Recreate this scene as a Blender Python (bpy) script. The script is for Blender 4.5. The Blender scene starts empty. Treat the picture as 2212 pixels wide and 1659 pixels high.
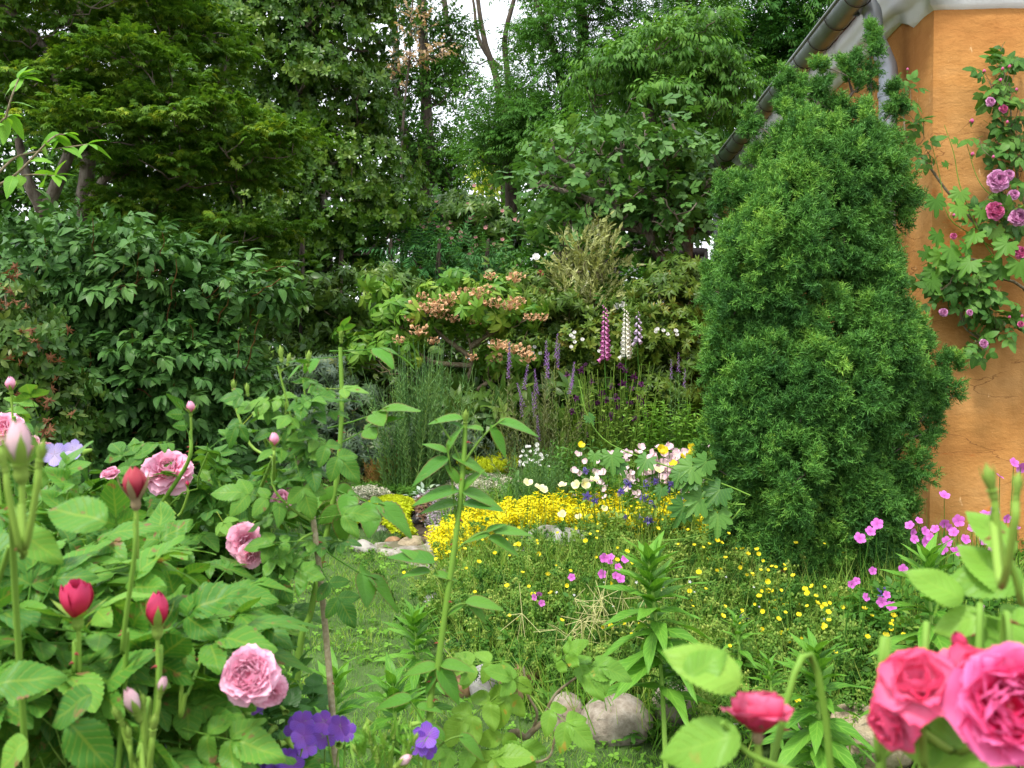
import bpy, math, random
import numpy as np
from mathutils import Vector, Matrix
# ---------------- camera, sky, sun, exposure ----------------
S = bpy.context.scene
C = S.collection
CAMZ = 1.5
PITCH = math.radians(1.15)
F = 2160.0            # focal length in pixels of a 2212 px wide picture
cam_d = bpy.data.cameras.new("camera")
cam_d.sensor_width = 36.0
cam_d.lens = 36.0 * F / 2212
cam_d.clip_start = 0.05
cam_d.clip_end = 900
cam_d.dof.use_dof = True
cam_d.dof.focus_distance = 4.0
cam_d.dof.aperture_fstop = 13.0
cam = bpy.data.objects.new("camera", cam_d)
C.objects.link(cam)
cam.location = (0, 0, CAMZ)
cam.rotation_euler = (math.radians(90) - PITCH, 0, 0)
S.camera = cam
SUN_EL, SUN_AZ = math.radians(58), math.radians(215)   # azimuth clockwise from +Y: behind, to the left
w = bpy.data.worlds.new("World")
S.world = w
w.use_nodes = True
nt = w.node_tree
sky = nt.nodes.new("ShaderNodeTexSky")
sky.sky_type = 'NISHITA'
sky.sun_disc = False
sky.sun_elevation = SUN_EL
sky.sun_rotation = SUN_AZ
sky.dust_density = 3.0
mixw = nt.nodes.new("ShaderNodeMixRGB")
mixw.inputs[0].default_value = 0.68
mixw.inputs[2].default_value = (11.0, 11.2, 11.6, 1)     # white overcast deck
nt.links.new(sky.outputs[0], mixw.inputs[1])
bg = nt.nodes["Background"]
bg.inputs[1].default_value = 0.135
nt.links.new(mixw.outputs[0], bg.inputs[0])
sd = bpy.data.lights.new("sun", 'SUN')
sd.energy = 2.5
sd.angle = math.radians(10)
sd.color = (1.0, 0.95, 0.86)
sun = bpy.data.objects.new("sun", sd)
C.objects.link(sun)
sun.rotation_euler = (math.radians(90) - SUN_EL, 0, -SUN_AZ + math.pi)
S.view_settings.view_transform = 'Standard'
S.view_settings.look = 'None'
S.view_settings.gamma = 1
S.view_settings.use_curve_mapping = False
S.view_settings.exposure = 0.8
S.render.engine = 'CYCLES'
S.cycles.max_bounces = 6
S.cycles.diffuse_bounces = 3
S.cycles.glossy_bounces = 2
S.cycles.transmission_bounces = 3
S.cycles.transparent_max_bounces = 4
S.cycles.caustics_reflective = False
S.cycles.caustics_refractive = False
rng = np.random.default_rng(7)
random.seed(7)
Z = np.array([0., 0, 1])

def ray(x, y):
    cp, sp = math.cos(PITCH), math.sin(PITCH)
    u, v = (x - 1106) / F, (829.5 - y) / F
    return np.array([u, cp + v * sp, -sp + v * cp])

def P(x, y, d):
    """the world point seen at (x, y) of the 2212 px wide photograph, d metres ahead"""
    r = ray(x, y)
    return np.array([0, 0, CAMZ]) + r * (d / r[1])

def hgt(y):
    """height of the gently rising land at distance y"""
    y = np.asarray(y, float)
    return np.where(y < 7, .0968 * np.maximum(y, -4), .6776 + .29 * (1 - np.exp(-np.maximum(y - 7, 0) / 3)))

def gz(p, dz=0.0):
    return np.array([p[0], p[1], float(hgt(p[1])) + dz])

def B(x, y, d):
    """the point of the ground under P(x, y, d)"""
    return gz(P(x, y, d))

def G(x, y, dz=0.0):
    """the point on the ground seen at (x, y)"""
    lo, hi = .5, 60.
    for _ in range(50):
        d = (lo + hi) / 2
        if P(x, y, d)[2] > hgt(d) + dz: lo = d
        else: hi = d
    return P(x, y, lo)

def nrm(v):
    v = np.asarray(v, float)
    return v / (np.linalg.norm(v, axis=-1, keepdims=True) + 1e-9)

def frames(d, n):
    y = nrm(d)
    n = np.broadcast_to(np.asarray(n, float), y.shape)
    z = n - (n * y).sum(-1, keepdims=True) * y
    l = np.linalg.norm(z, axis=-1, keepdims=True)
    z = np.where(l < 1e-4, np.cross(y, np.broadcast_to([1., .3, .2], y.shape)), z)
    z = nrm(z)
    x = np.cross(y, z)
    return np.stack([x, y, z], -1)

def fz(n):
    """frames whose Z axis is exactly n, spun at random"""
    n = nrm(np.asarray(n, float).reshape(-1, 3)); a = rng.normal(size=n.shape)
    x = nrm(a - (a * n).sum(-1, keepdims=True) * n)
    return np.stack([x, np.cross(n, x), n], -1)

def rdir(n):
    v = rng.normal(size=(n, 3))
    return nrm(v)

# ---------------- mesh building ----------------
class MB:
    def __init__(s):
        s.V, s.A, s.T, s.Q, s.TM, s.QM, s.n = [], [], [], [], [], [], 0
    def add(s, V, A=None, T=None, Q=None, mi=0):
        V = np.asarray(V, float).reshape(-1, 3)
        if A is None:
            A = np.tile([0, 0, .5], (len(V), 1))
        s.V.append(V); s.A.append(np.asarray(A, float).reshape(-1, 3))
        if T is not None and len(T):
            T = np.asarray(T, int).reshape(-1, 3); s.T.append(T + s.n); s.TM.append(np.full(len(T), mi) if np.isscalar(mi) else mi)
        if Q is not None and len(Q):
            Q = np.asarray(Q, int).reshape(-1, 4); s.Q.append(Q + s.n); s.QM.append(np.full(len(Q), mi))
        s.n += len(V)
        return s
    def pack(s):
        c = lambda L, k: np.concatenate(L) if L else np.zeros((0, k) if k else 0, int)
        return dict(V=np.concatenate(s.V), A=np.concatenate(s.A), T=c(s.T, 3), Q=c(s.Q, 4), TM=c(s.TM, 0), QM=c(s.QM, 0))
    def inst(s, t, pos, R, sc, rnd=None, mix=.65, mi=None):
        """add M transformed copies of a packed template"""
        pos = np.asarray(pos, float).reshape(-1, 3); M = len(pos)
        if M == 0: return s
        R = np.asarray(R, float).reshape(-1, 3, 3)
        sc = np.asarray(sc, float)
        if sc.ndim == 0: sc = np.full(M, float(sc))
        if rnd is None: rnd = rng.random(M)
        rnd = np.broadcast_to(np.asarray(rnd, float), (M,))
        V0 = t['V']; N = len(V0)
        if sc.ndim == 1:
            V = np.einsum('mij,nj->mni', R, V0) * sc[:, None, None] + pos[:, None, :]
        else:
            V = np.einsum('mij,mnj->mni', R, V0[None] * sc[:, None, :]) + pos[:, None, :]
        A = np.tile(t['A'][None], (M, 1, 1)).astype(float)
        A[:, :, 2] = rnd[:, None] * mix + A[:, :, 2] * (1 - mix)
        off = (np.arange(M) * N)[:, None, None]
        s.V.append(V.reshape(-1, 3)); s.A.append(A.reshape(-1, 3))
        if len(t['T']):
            s.T.append((t['T'][None] + off).reshape(-1, 3) + s.n); s.TM.append(np.tile(t['TM'], M) if mi is None else np.full(M * len(t['T']), mi))
        if len(t['Q']):
            s.Q.append((t['Q'][None] + off).reshape(-1, 4) + s.n); s.QM.append(np.tile(t['QM'], M) if mi is None else np.full(M * len(t['Q']), mi))
        s.n += M * N
        return s
    def mesh(s, name, mats, origin=(0, 0, 0), smooth=True):
        t = s.pack()
        V = t['V'] - np.asarray(origin)
        me = bpy.data.meshes.new(name)
        nT, nQ = len(t['T']), len(t['Q'])
        me.vertices.add(len(V)); me.vertices.foreach_set('co', V.astype(np.float32).ravel())
        me.loops.add(nT * 3 + nQ * 4)
        me.loops.foreach_set('vertex_index', np.concatenate([t['T'].ravel(), t['Q'].ravel()]).astype(np.int32))
        me.polygons.add(nT + nQ)
        me.polygons.foreach_set('loop_start', np.concatenate([np.arange(nT) * 3, nT * 3 + np.arange(nQ) * 4]).astype(np.int32))
        if not isinstance(mats, (list, tuple)): mats = [mats]
        for m in mats: me.materials.append(m)
        if len(mats) > 1:
            me.polygons.foreach_set('material_index', np.concatenate([t['TM'], t['QM']]).astype(np.int32))
        at = me.attributes.new('p', 'FLOAT_VECTOR', 'POINT')
        at.data.foreach_set('vector', t['A'].astype(np.float32).ravel())
        if smooth: me.polygons.foreach_set('use_smooth', np.ones(nT + nQ, bool))
        me.update(calc_edges=True)
        return me
    def build(s, name, mats, parent=None, smooth=True):
        if s.n == 0: return None
        org = np.array(parent.matrix_basis.translation) if parent is not None else np.zeros(3)
        if parent is not None and parent.parent is not None:
            org = org + np.array(parent.parent.matrix_basis.translation)
        o = bpy.data.objects.new(name, s.mesh(name, mats, org, smooth))
        C.objects.link(o)
        if parent is not None: o.parent = parent
        return o

def tag(o, label=None, cat=None, group=None, kind=None):
    if label: o['label'] = label
    if cat: o['category'] = cat
    if group: o['group'] = group
    if kind: o['kind'] = kind
    return o

def thing(name, label, cat, loc=(0, 0, 0), group=None):
    o = bpy.data.objects.new(name, None)
    o.empty_display_size = .1
    C.objects.link(o)
    o.location = tuple(float(q) for q in loc)
    return tag(o, label, cat, group)

def place(name, me, parent, pos, R=None, sc=1.0):
    """a part that shares its mesh with its fellows"""
    o = bpy.data.objects.new(name, me)
    C.objects.link(o)
    o.parent = parent
    org = np.array(parent.matrix_basis.translation)
    if parent.parent is not None: org = org + np.array(parent.parent.matrix_basis.translation)
    m = Matrix.Identity(4)
    if R is not None:
        for i in range(3):
            for j in range(3): m[i][j] = float(R[i][j]) * float(sc)
    else:
        m = Matrix.Scale(float(sc), 4)
    m.translation = Vector([float(q) for q in (np.asarray(pos) - org)])
    o.matrix_basis = m
    return o

def tube(mb, pts, r0, r1=None, sides=6, mi=0, rnd=.5, wob=0.0):
    pts = np.asarray(pts, float); n = len(pts)
    if r1 is None: r1 = r0
    rad = np.linspace(r0, r1, n) if np.isscalar(r0) else np.asarray(r0, float)
    tan = np.gradient(pts, axis=0)
    Fm = frames(tan, np.broadcast_to([0.31, -.2, .05], tan.shape) + np.abs(tan[:, [2]]) * np.array([0, -1., 0]))
    a = np.linspace(0, 2 * math.pi, sides, endpoint=False)
    ring = np.stack([np.cos(a), np.zeros(sides), np.sin(a)], -1)
    rr = rad[:, None] * (1 + wob * rng.normal(size=(n, sides))) if wob else np.repeat(rad[:, None], sides, 1)
    V = pts[:, None, :] + np.einsum('nij,kj->nki', Fm, ring) * rr[:, :, None]
    A = np.zeros((n, sides, 3)); A[:, :, 0] = a / 6.283; A[:, :, 1] = np.linspace(0, 1, n)[:, None]; A[:, :, 2] = rnd
    i, k = np.meshgrid(np.arange(n - 1), np.arange(sides), indexing='ij')
    k2 = (k + 1) % sides
    Q = np.stack([i * sides + k, i * sides + k2, (i + 1) * sides + k2, (i + 1) * sides + k], -1).reshape(-1, 4)
    mb.add(V.reshape(-1, 3), A.reshape(-1, 3), None, Q, mi)
    mb.add(V[-1], A[-1], [[0, q, q + 1] for q in range(1, sides - 1)], None, mi)
    return mb

def bend(a, b, n=6, sag=None, jit=0.0):
    """a curved line from a to b; sag is the sideways vector at its middle"""
    a, b = np.asarray(a, float), np.asarray(b, float)
    t = np.linspace(0, 1, n)[:, None]
    p = a + (b - a) * t
    if sag is not None: p = p + np.asarray(sag) * (4 * t * (1 - t))
    if jit: p[1:-1] += rng.normal(size=(n - 2, 3)) * jit
    return p

def spline(pts, n=24):
    pts = np.asarray(pts, float)
    q = np.concatenate([[2 * pts[0] - pts[1]], pts, [2 * pts[-1] - pts[-2]]])
    out = []; k = max(2, n // (len(pts) - 1))
    for i in range(len(pts) - 1):
        p0, p1, p2, p3 = q[i:i + 4]
        for t in np.linspace(0, 1, k, endpoint=False):
            out.append(.5 * (2 * p1 + (p2 - p0) * t + (2 * p0 - 5 * p1 + 4 * p2 - p3) * t * t + (3 * p1 - p0 - 3 * p2 + p3) * t ** 3))
    out.append(pts[-1])
    return np.array(out)

def box(mb, c, h, R=None, mi=0, rnd=.5):
    c = np.asarray(c, float); h = np.asarray(h, float)
    V = np.array([[x, y, z] for x in (-1, 1) for y in (-1, 1) for z in (-1, 1)], float) * h
    if R is not None: V = V @ np.asarray(R).T
    Q = [[0, 1, 3, 2], [4, 6, 7, 5], [0, 4, 5, 1], [2, 3, 7, 6], [0, 2, 6, 4], [1, 5, 7, 3]]
    mb.add(V + c, np.tile([0, 0, rnd], (8, 1)), None, Q, mi)
    return mb

# ---------------- leaf templates (length 1 along +Y, upper side +Z) ----------------
def leaf(w=.5, n=4, fold=.12, curl=.2, a=.8, b=1.0, serr=0.0, wave=0.0, cols=1, r=.5, tip=0.0):
    m = MB(); rows = []
    half = cols
    V, A = [[0, 0, 0]], [[0, 0, r]]
    for i in range(1, n):
        t = i / n
        wd = w / 2 * math.sin(math.pi * t ** a) ** b * (1 - tip * t)
        if serr: wd *= (1 + serr) if i % 2 else (1 - serr)
        for c in range(-half, half + 1):
            x = c / half
            V.append([x * wd, t - (serr * .03 * abs(x) if i % 2 else 0), -curl * t * t + fold * abs(x) * wd * 2 * (1.2 - t) + wave * math.sin(t * 9 + x * 2) * .05 - (cols > 1) * .1 * wd * x * x])
            A.append([x, t, r])
    V.append([0, 1, -curl]); A.append([0, 1, r])
    k = 2 * half + 1
    T, Q = [], []
    for c in range(k - 1):
        T.append([0, 1 + c + 1, 1 + c])
        e = 1 + (n - 2) * k
        T.append([e + c, e + c + 1, len(V) - 1])
    for i in range(n - 2):
        for c in range(k - 1):
            q = 1 + i * k + c
            Q.append([q, q + 1, q + k + 1, q + k])
    return m.add(V, A, T, Q).pack()

def lobed(angs, lens, widths, r=.5, cup=.08, n=None, base=.12, inner=.45):
    """palmate leaf: list of lobe angles (deg from +Y), lengths and half widths; sinuses in between"""
    m = MB(); rim = []
    K = len(angs)
    for i in range(K):
        a = math.radians(angs[i]); L = lens[i]; wd = widths[i]
        d = np.array([math.sin(a), math.cos(a)]); s_ = np.array([math.cos(a), -math.sin(a)])
        for (l, ww) in ((inner, -1.), (.5 + inner * .5, -.8), (1.0, 0), (.5 + inner * .5, .8), (inner, 1.)):
            p = d * L * l + s_ * wd * ww
            rim.append([p[0], p[1] + base, 0])
    V = [[0, base, 0], [-.01, 0, 0], [.01, 0, 0]] + rim
    V = np.array(V); rr = np.hypot(V[:, 0], V[:, 1] - base)
    V[3:, 2] = -cup * rr[3:] ** 2 * 4 + rng.normal(size=len(rim)) * .02
    A = np.stack([V[:, 0] * 2, V[:, 1], np.full(len(V), r)], -1)
    T = [[0, 3 + i, 4 + i] for i in range(len(rim) - 1)] + [[0, 1, 2]]
    return m.add(V, A, T).pack()

def compose(parts):
    """parts: (template, pos, dir, normal, size, rnd[, mi])"""
    m = MB()
    for p in parts:
        m.inst(p[0], [p[1]], frames(np.array([p[2]], float), np.array([p[3]], float)), p[4], [p[5]], .8, p[6] if len(p) > 6 else None)
    return m.pack()

def whorl(lf, n=7, tilt=35, size=1.0, jit=.2, up=.0, droop=0):
    """leaves round the tip of a twig that points along +Y"""
    L = []
    for i in range(n):
        a = i / n * 2 * math.pi + random.uniform(-.3, .3)
        t = math.radians(tilt + random.uniform(-18, 18))
        d = np.array([math.cos(a) * math.cos(t), math.sin(t) - droop, math.sin(a) * math.cos(t)])
        L.append((lf, [0, up * random.uniform(-.4, .1), 0], d, [-d[0] * .3, 1, -d[2] * .3], size * random.uniform(.75, 1.15), random.random()))
    return compose(L)

def spray(lf, n=8, length=1.0, size=.4, ang=50, flat=True, alt=False, droop=.0, stem=.012, mi=None):
    """leaves in pairs along a twig that points along +Y"""
    L = []
    for i in range(n):
        t = (i + .6) / n
        for s_ in ((-1, 1) if not alt else ((-1) ** i,)):
            a = math.radians(ang * random.uniform(.8, 1.2) * (1 - .5 * t))
            zz = random.uniform(-.25, .25) if flat else random.uniform(-.9, .9)
            d = np.array([s_ * math.sin(a), math.cos(a), zz - droop])
            L.append((lf, [0, t * length, -droop * .15 * t], d, [0, -.1, 1], size * random.uniform(.8, 1.15) * (1 - .25 * t), random.random()))
    L.append((lf, [0, length, 0], [0, 1, -droop], [0, 0, 1], size, random.random()))
    m = MB(); t = compose(L)
    m.add(t['V'], t['A'], t['T'], t['Q'])
    if stem:
        tube(m, [[0, -.15, 0], [0, length * .5, 0], [0, length, 0]], stem, stem * .5, 3, rnd=.2)
    return m.pack()

# ---------------- materials ----------------
MATS = {}
def newmat(name):
    m = bpy.data.materials.new(name); m.use_nodes = True
    return m, m.node_tree, m.node_tree.nodes, m.node_tree.links

def ramp(nodes, links, fac, cols, pos=None):
    r = nodes.new("ShaderNodeValToRGB")
    while len(r.color_ramp.elements) < len(cols): r.color_ramp.elements.new(.5)
    for i, c in enumerate(cols):
        r.color_ramp.elements[i].position = pos[i] if pos else i / (len(cols) - 1)
        r.color_ramp.elements[i].color = (*c, 1)
    links.new(fac, r.inputs[0])
    return r

def leafmat(name, cols, rough=.5, trans=.3, spec=.35, veins=0.0, spots=None, pos=None, edge=None, edge_w=.25, vfreq=55):
    if name in MATS: return MATS[name]
    spec *= .5
    cols = [(min(.9, c[0] * 1.12), min(.9, c[1] * 1.18), c[2] * .62) if c[1] > c[0] and c[2] < c[1] * .75 else c for c in cols]
    m, nt, N, L = newmat(name)
    at = N.new("ShaderNodeAttribute"); at.attribute_name = 'p'
    sp = N.new("ShaderNodeSeparateXYZ"); L.new(at.outputs['Vector'], sp.inputs[0])
    r = ramp(N, L, sp.outputs[2], cols, pos)
    col = r.outputs[0]
    if spots:
        tx = N.new("ShaderNodeTexNoise"); tx.inputs['Scale'].default_value = spots[1]; tx.inputs['Detail'].default_value = 4
        g = N.new("ShaderNodeNewGeometry"); L.new(g.outputs['Position'], tx.inputs['Vector'])
        rr = ramp(N, L, tx.outputs[0], [(0, 0, 0), (0, 0, 0), (1, 1, 1)], [0, spots[2], spots[2] + .06])
        mx = N.new("ShaderNodeMixRGB"); L.new(rr.outputs[0], mx.inputs[0]); L.new(col, mx.inputs[1]); mx.inputs[2].default_value = (*spots[0], 1)
        col = mx.outputs[0]
    b = N.new("ShaderNodeBsdfPrincipled")
    if veins:
        ab = N.new("ShaderNodeMath"); ab.operation = 'ABSOLUTE'; L.new(sp.outputs[0], ab.inputs[0])
        mr = N.new("ShaderNodeMath"); mr.operation = 'LESS_THAN'; L.new(ab.outputs[0], mr.inputs[0]); mr.inputs[1].default_value = .07
        m1 = N.new("ShaderNodeMath"); m1.operation = 'MULTIPLY_ADD'; L.new(ab.outputs[0], m1.inputs[0]); m1.inputs[1].default_value = -.28; L.new(sp.outputs[1], m1.inputs[2])
        m2 = N.new("ShaderNodeMath"); m2.operation = 'MULTIPLY'; L.new(m1.outputs[0], m2.inputs[0]); m2.inputs[1].default_value = vfreq
        m3 = N.new("ShaderNodeMath"); m3.operation = 'SINE'; L.new(m2.outputs[0], m3.inputs[0])
        m4 = N.new("ShaderNodeMapRange"); L.new(m3.outputs[0], m4.inputs[0]); m4.inputs[1].default_value = .72; m4.inputs[2].default_value = 1
        mm = N.new("ShaderNodeMath"); mm.operation = 'MAXIMUM'; L.new(mr.outputs[0], mm.inputs[0]); L.new(m4.outputs[0], mm.inputs[1])
        mu = N.new("ShaderNodeMath"); mu.operation = 'MULTIPLY'; L.new(mm.outputs[0], mu.inputs[0]); mu.inputs[1].default_value = veins
        mx = N.new("ShaderNodeMixRGB"); L.new(mu.outputs[0], mx.inputs[0]); L.new(col, mx.inputs[1])
        c = cols[-1]; mx.inputs[2].default_value = (min(1, c[0] * 1.4), min(1, c[1] * 1.25), min(1, c[2] * 1.3), 1)
        col = mx.outputs[0]
        bp = N.new("ShaderNodeBump"); bp.inputs['Strength'].default_value = .5; bp.inputs['Distance'].default_value = .001; bp.invert = True
        L.new(mm.outputs[0], bp.inputs['Height']); L.new(bp.outputs[0], b.inputs['Normal'])
    if edge:
        ab2 = N.new("ShaderNodeMath"); ab2.operation = 'ABSOLUTE'; L.new(sp.outputs[0], ab2.inputs[0])
        mr = N.new("ShaderNodeMapRange"); L.new(ab2.outputs[0], mr.inputs[0]); mr.inputs[1].default_value = 1 - edge_w; mr.inputs[2].default_value = 1.0
        mx = N.new("ShaderNodeMixRGB"); L.new(mr.outputs[0], mx.inputs[0]); L.new(col, mx.inputs[1]); mx.inputs[2].default_value = (*edge, 1)
        col = mx.outputs[0]
    L.new(col, b.inputs['Base Color'])
    b.inputs['Roughness'].default_value = rough
    b.inputs['Specular IOR Level'].default_value = spec
    out = N['Material Output']
    if trans:
        t = N.new("ShaderNodeBsdfTranslucent")
        hs = N.new("ShaderNodeMixRGB"); hs.blend_type = 'MULTIPLY'; hs.inputs[0].default_value = 1; L.new(col, hs.inputs[1]); hs.inputs[2].default_value = (1.35, 1.3, .6, 1)
        L.new(hs.outputs[0], t.inputs[0])
        ms = N.new("ShaderNodeMixShader"); ms.inputs[0].default_value = trans
        L.new(b.outputs[0], ms.inputs[1]); L.new(t.outputs[0], ms.inputs[2]); L.new(ms.outputs[0], out.inputs[0])
    N.remove([q for q in N if q.type == 'BSDF_PRINCIPLED' and q != b][0])
    if not trans: L.new(b.outputs[0], out.inputs[0])
    MATS[name] = m
    return m

def petalmat(name, c0, c1, c2=None, rough=.5, trans=.3, streak=0.0):
    """c0 base of the petal, c1 tip; small change from petal to petal"""
    if name in MATS: return MATS[name]
    m, nt, N, L = newmat(name)
    b = N['Principled BSDF']
    at = N.new("ShaderNodeAttribute"); at.attribute_name = 'p'
    sp = N.new("ShaderNodeSeparateXYZ"); L.new(at.outputs['Vector'], sp.inputs[0])
    r = ramp(N, L, sp.outputs[1], [c0, c1] + ([c2] if c2 else []))
    col = r.outputs[0]
    hv = N.new("ShaderNodeHueSaturation"); L.new(col, hv.inputs['Color'])
    mr = N.new("ShaderNodeMapRange"); L.new(sp.outputs[2], mr.inputs[0]); mr.inputs[3].default_value = .78; mr.inputs[4].default_value = 1.2
    L.new(mr.outputs[0], hv.inputs['Value']); col = hv.outputs[0]
    if streak:
        m2 = N.new("ShaderNodeMath"); m2.operation = 'MULTIPLY'; L.new(sp.outputs[0], m2.inputs[0]); m2.inputs[1].default_value = 16
        m3 = N.new("ShaderNodeMath"); m3.operation = 'SINE'; L.new(m2.outputs[0], m3.inputs[0])
        m4 = N.new("ShaderNodeMapRange"); L.new(m3.outputs[0], m4.inputs[0]); m4.inputs[1].default_value = .5; m4.inputs[4].default_value = streak
        mx = N.new("ShaderNodeMixRGB"); L.new(m4.outputs[0], mx.inputs[0]); L.new(col, mx.inputs[1]); mx.inputs[2].default_value = (c0[0] * .35, c0[1] * .2, c0[2] * .5, 1)
        col = mx.outputs[0]
    L.new(col, b.inputs['Base Color']); b.inputs['Roughness'].default_value = rough
    b.inputs['Specular IOR Level'].default_value = .25
    t = N.new("ShaderNodeBsdfTranslucent"); L.new(col, t.inputs[0])
    ms = N.new("ShaderNodeMixShader"); ms.inputs[0].default_value = trans
    L.new(b.outputs[0], ms.inputs[1]); L.new(t.outputs[0], ms.inputs[2]); L.new(ms.outputs[0], N['Material Output'].inputs[0])
    MATS[name] = m
    return m

def surf(name, cols, scale=5, rough=.8, bump=.3, bscale=None, metal=0.0, stretch=(1, 1, 1), dist=.01, spec=.3, detail=8, pos=None, stain=None):
    if name in MATS: return MATS[name]
    m, nt, N, L = newmat(name)
    b = N['Principled BSDF']
    g = N.new("ShaderNodeNewGeometry"); mp = N.new("ShaderNodeMapping"); L.new(g.outputs['Position'], mp.inputs[0]); mp.inputs['Scale'].default_value = stretch
    tx = N.new("ShaderNodeTexNoise"); tx.inputs['Scale'].default_value = scale; tx.inputs['Detail'].default_value = detail; tx.inputs['Roughness'].default_value = .62
    L.new(mp.outputs[0], tx.inputs['Vector'])
    r = ramp(N, L, tx.outputs[0], cols, pos or [.3 + .4 * i / (len(cols) - 1) for i in range(len(cols))])
    col = r.outputs[0]
    if stain:
        t3 = N.new("ShaderNodeTexNoise"); t3.inputs['Scale'].default_value = stain[1]; t3.inputs['Detail'].default_value = 6; L.new(mp.outputs[0], t3.inputs['Vector'])
        rr = ramp(N, L, t3.outputs[0], [(0, 0, 0), (1, 1, 1)], [stain[2], stain[2] + stain[3]])
        mx = N.new("ShaderNodeMixRGB"); L.new(rr.outputs[0], mx.inputs[0]); L.new(col, mx.inputs[1]); mx.inputs[2].default_value = (*stain[0], 1)
        col = mx.outputs[0]
    L.new(col, b.inputs['Base Color'])
    b.inputs['Roughness'].default_value = rough; b.inputs['Metallic'].default_value = metal; b.inputs['Specular IOR Level'].default_value = spec
    if bump:
        t2 = N.new("ShaderNodeTexNoise"); t2.inputs['Scale'].default_value = bscale or scale * 3; t2.inputs['Detail'].default_value = 10; t2.inputs['Roughness'].default_value = .65
        L.new(mp.outputs[0], t2.inputs['Vector'])
        bp = N.new("ShaderNodeBump"); bp.inputs['Strength'].default_value = bump; bp.inputs['Distance'].default_value = dist
        L.new(t2.outputs[0], bp.inputs['Height']); L.new(bp.outputs[0], b.inputs['Normal'])
    MATS[name] = m
    return m

bark = surf("bark_grey", [(.07, .055, .04), (.16, .13, .1), (.3, .28, .22)], 14, .9, .8, 40, stretch=(1, 1, .35), dist=.02)
bark_dark = surf("bark_dark", [(.03, .024, .018), (.07, .055, .04), (.11, .095, .07)], 10, .95, .8, 30, stretch=(1, 1, .3), dist=.02)
stem_green = leafmat("stem_green", [(.09, .17, .04), (.13, .24, .06), (.2, .3, .09)], .5, 0)
stem_red = leafmat("stem_red", [(.12, .04, .02), (.16, .08, .03), (.14, .16, .05)], .5, 0)
stem_brown = surf("stem_brown", [(.1, .07, .04), (.2, .16, .09), (.26, .25, .17)], 90, .75, .3, 200, dist=.001)

# ---------------- crowns ----------------
CAMP = np.array([0, 0, CAMZ])
def ell(x, y, d, rx, ry, rd=None):
    k = d / F
    return (P(x, y, d), np.array([rx * k, rd if rd is not None else (rx + ry) * .5 * k, ry * k]))

def crown(mb, ells, tpls, n, size, K=30, sub=.35, flat=.5, up=1.0, out=.6, jit=.4, droop=0.0, back=-.3, shell=.3, hemi=.75, rlo=0.0, twig=None, mis=None, targets=None, sizej=.25, zmin=0.02):
    """sprigs in sub-clumps spread over the shells of ellipsoids; n sprigs in all"""
    area = np.array([e[1][0] * e[1][2] for e in ells]); wts = area / area.sum()
    for (c, rad), wt in zip(ells, wts):
        k = max(2, int(K * wt + .5))
        tc = nrm(CAMP - c)
        D = rdir(k * 6); D = D[(D @ tc) > back][:k]
        if len(D) == 0: continue
        cen = c + D * rad * (1 - rng.random((len(D), 1)) ** 1.5 * shell)
        cen[:, 2] = np.maximum(cen[:, 2], hgt(cen[:, 1]) + zmin + .03)
        sr = sub * rng.uniform(.6, 1.35, len(D))
        if targets is not None: targets.extend(list(cen))
        m = max(1, int(n * wt / len(D) + .5))
        ii = np.repeat(np.arange(len(D)), m)
        M = len(ii)
        d2 = rdir(M); fl = rng.random(M) < hemi; d2[fl, 2] = np.abs(d2[fl, 2])
        rr = sr[ii] * (rlo + (1 - rlo) * rng.random(M) ** .4)
        pos = cen[ii] + d2 * np.array([1, 1, flat]) * rr[:, None]
        keep = pos[:, 2] > zmin + hgt(pos[:, 1])
        pos, d2, ii = pos[keep], d2[keep], ii[keep]; M = len(ii)
        nn = nrm(up * Z + out * (d2 * .6 + D[ii] * .4) + rng.normal(size=(M, 3)) * jit)
        dd = d2 * np.array([1, 1, .5]) + D[ii] * .5 + rng.normal(size=(M, 3)) * jit - Z * droop
        R = frames(dd, nn)
        sc = size * rng.uniform(1 - sizej, 1 + sizej, M)
        cr = np.clip(rng.normal(.5, .16, len(D))[ii] + rng.normal(0, .22, M), 0, 1)
        which = rng.integers(0, len(tpls), M)
        for q, t in enumerate(tpls):
            w_ = which == q
            mb.inst(t, pos[w_], R[w_], sc[w_], cr[w_])
    return mb

def limbs(mb, trunk_pts, targets, r0=.05, r1=.01, n=7, every=1, jit=.03, sides=5, mi=0, keep=None, lift=.25):
    """branches from the nearest lower point of the trunk polylines to each target"""
    allp = np.concatenate([np.asarray(t) for t in trunk_pts])
    nodes = list(allp)
    for q, t in enumerate(targets):
        if q % every: continue
        A = np.array(nodes)
        dist = np.linalg.norm(A - t, axis=1) + np.maximum(0, A[:, 2] - t[2] + .1) * 2
        s = A[np.argmin(dist)]
        L = np.linalg.norm(t - s)
        pts = bend(s, t, n, np.array([0, 0, -lift * L * .3]) + rng.normal(size=3) * L * .06, jit * L)
        rr = r1 + (r0 - r1) * min(1, L / 2.5)
        tube(mb, pts, rr, r1, sides, mi, rnd=random.random())
        nodes.extend(list(pts[2:-1:2]))
    return mb
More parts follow.
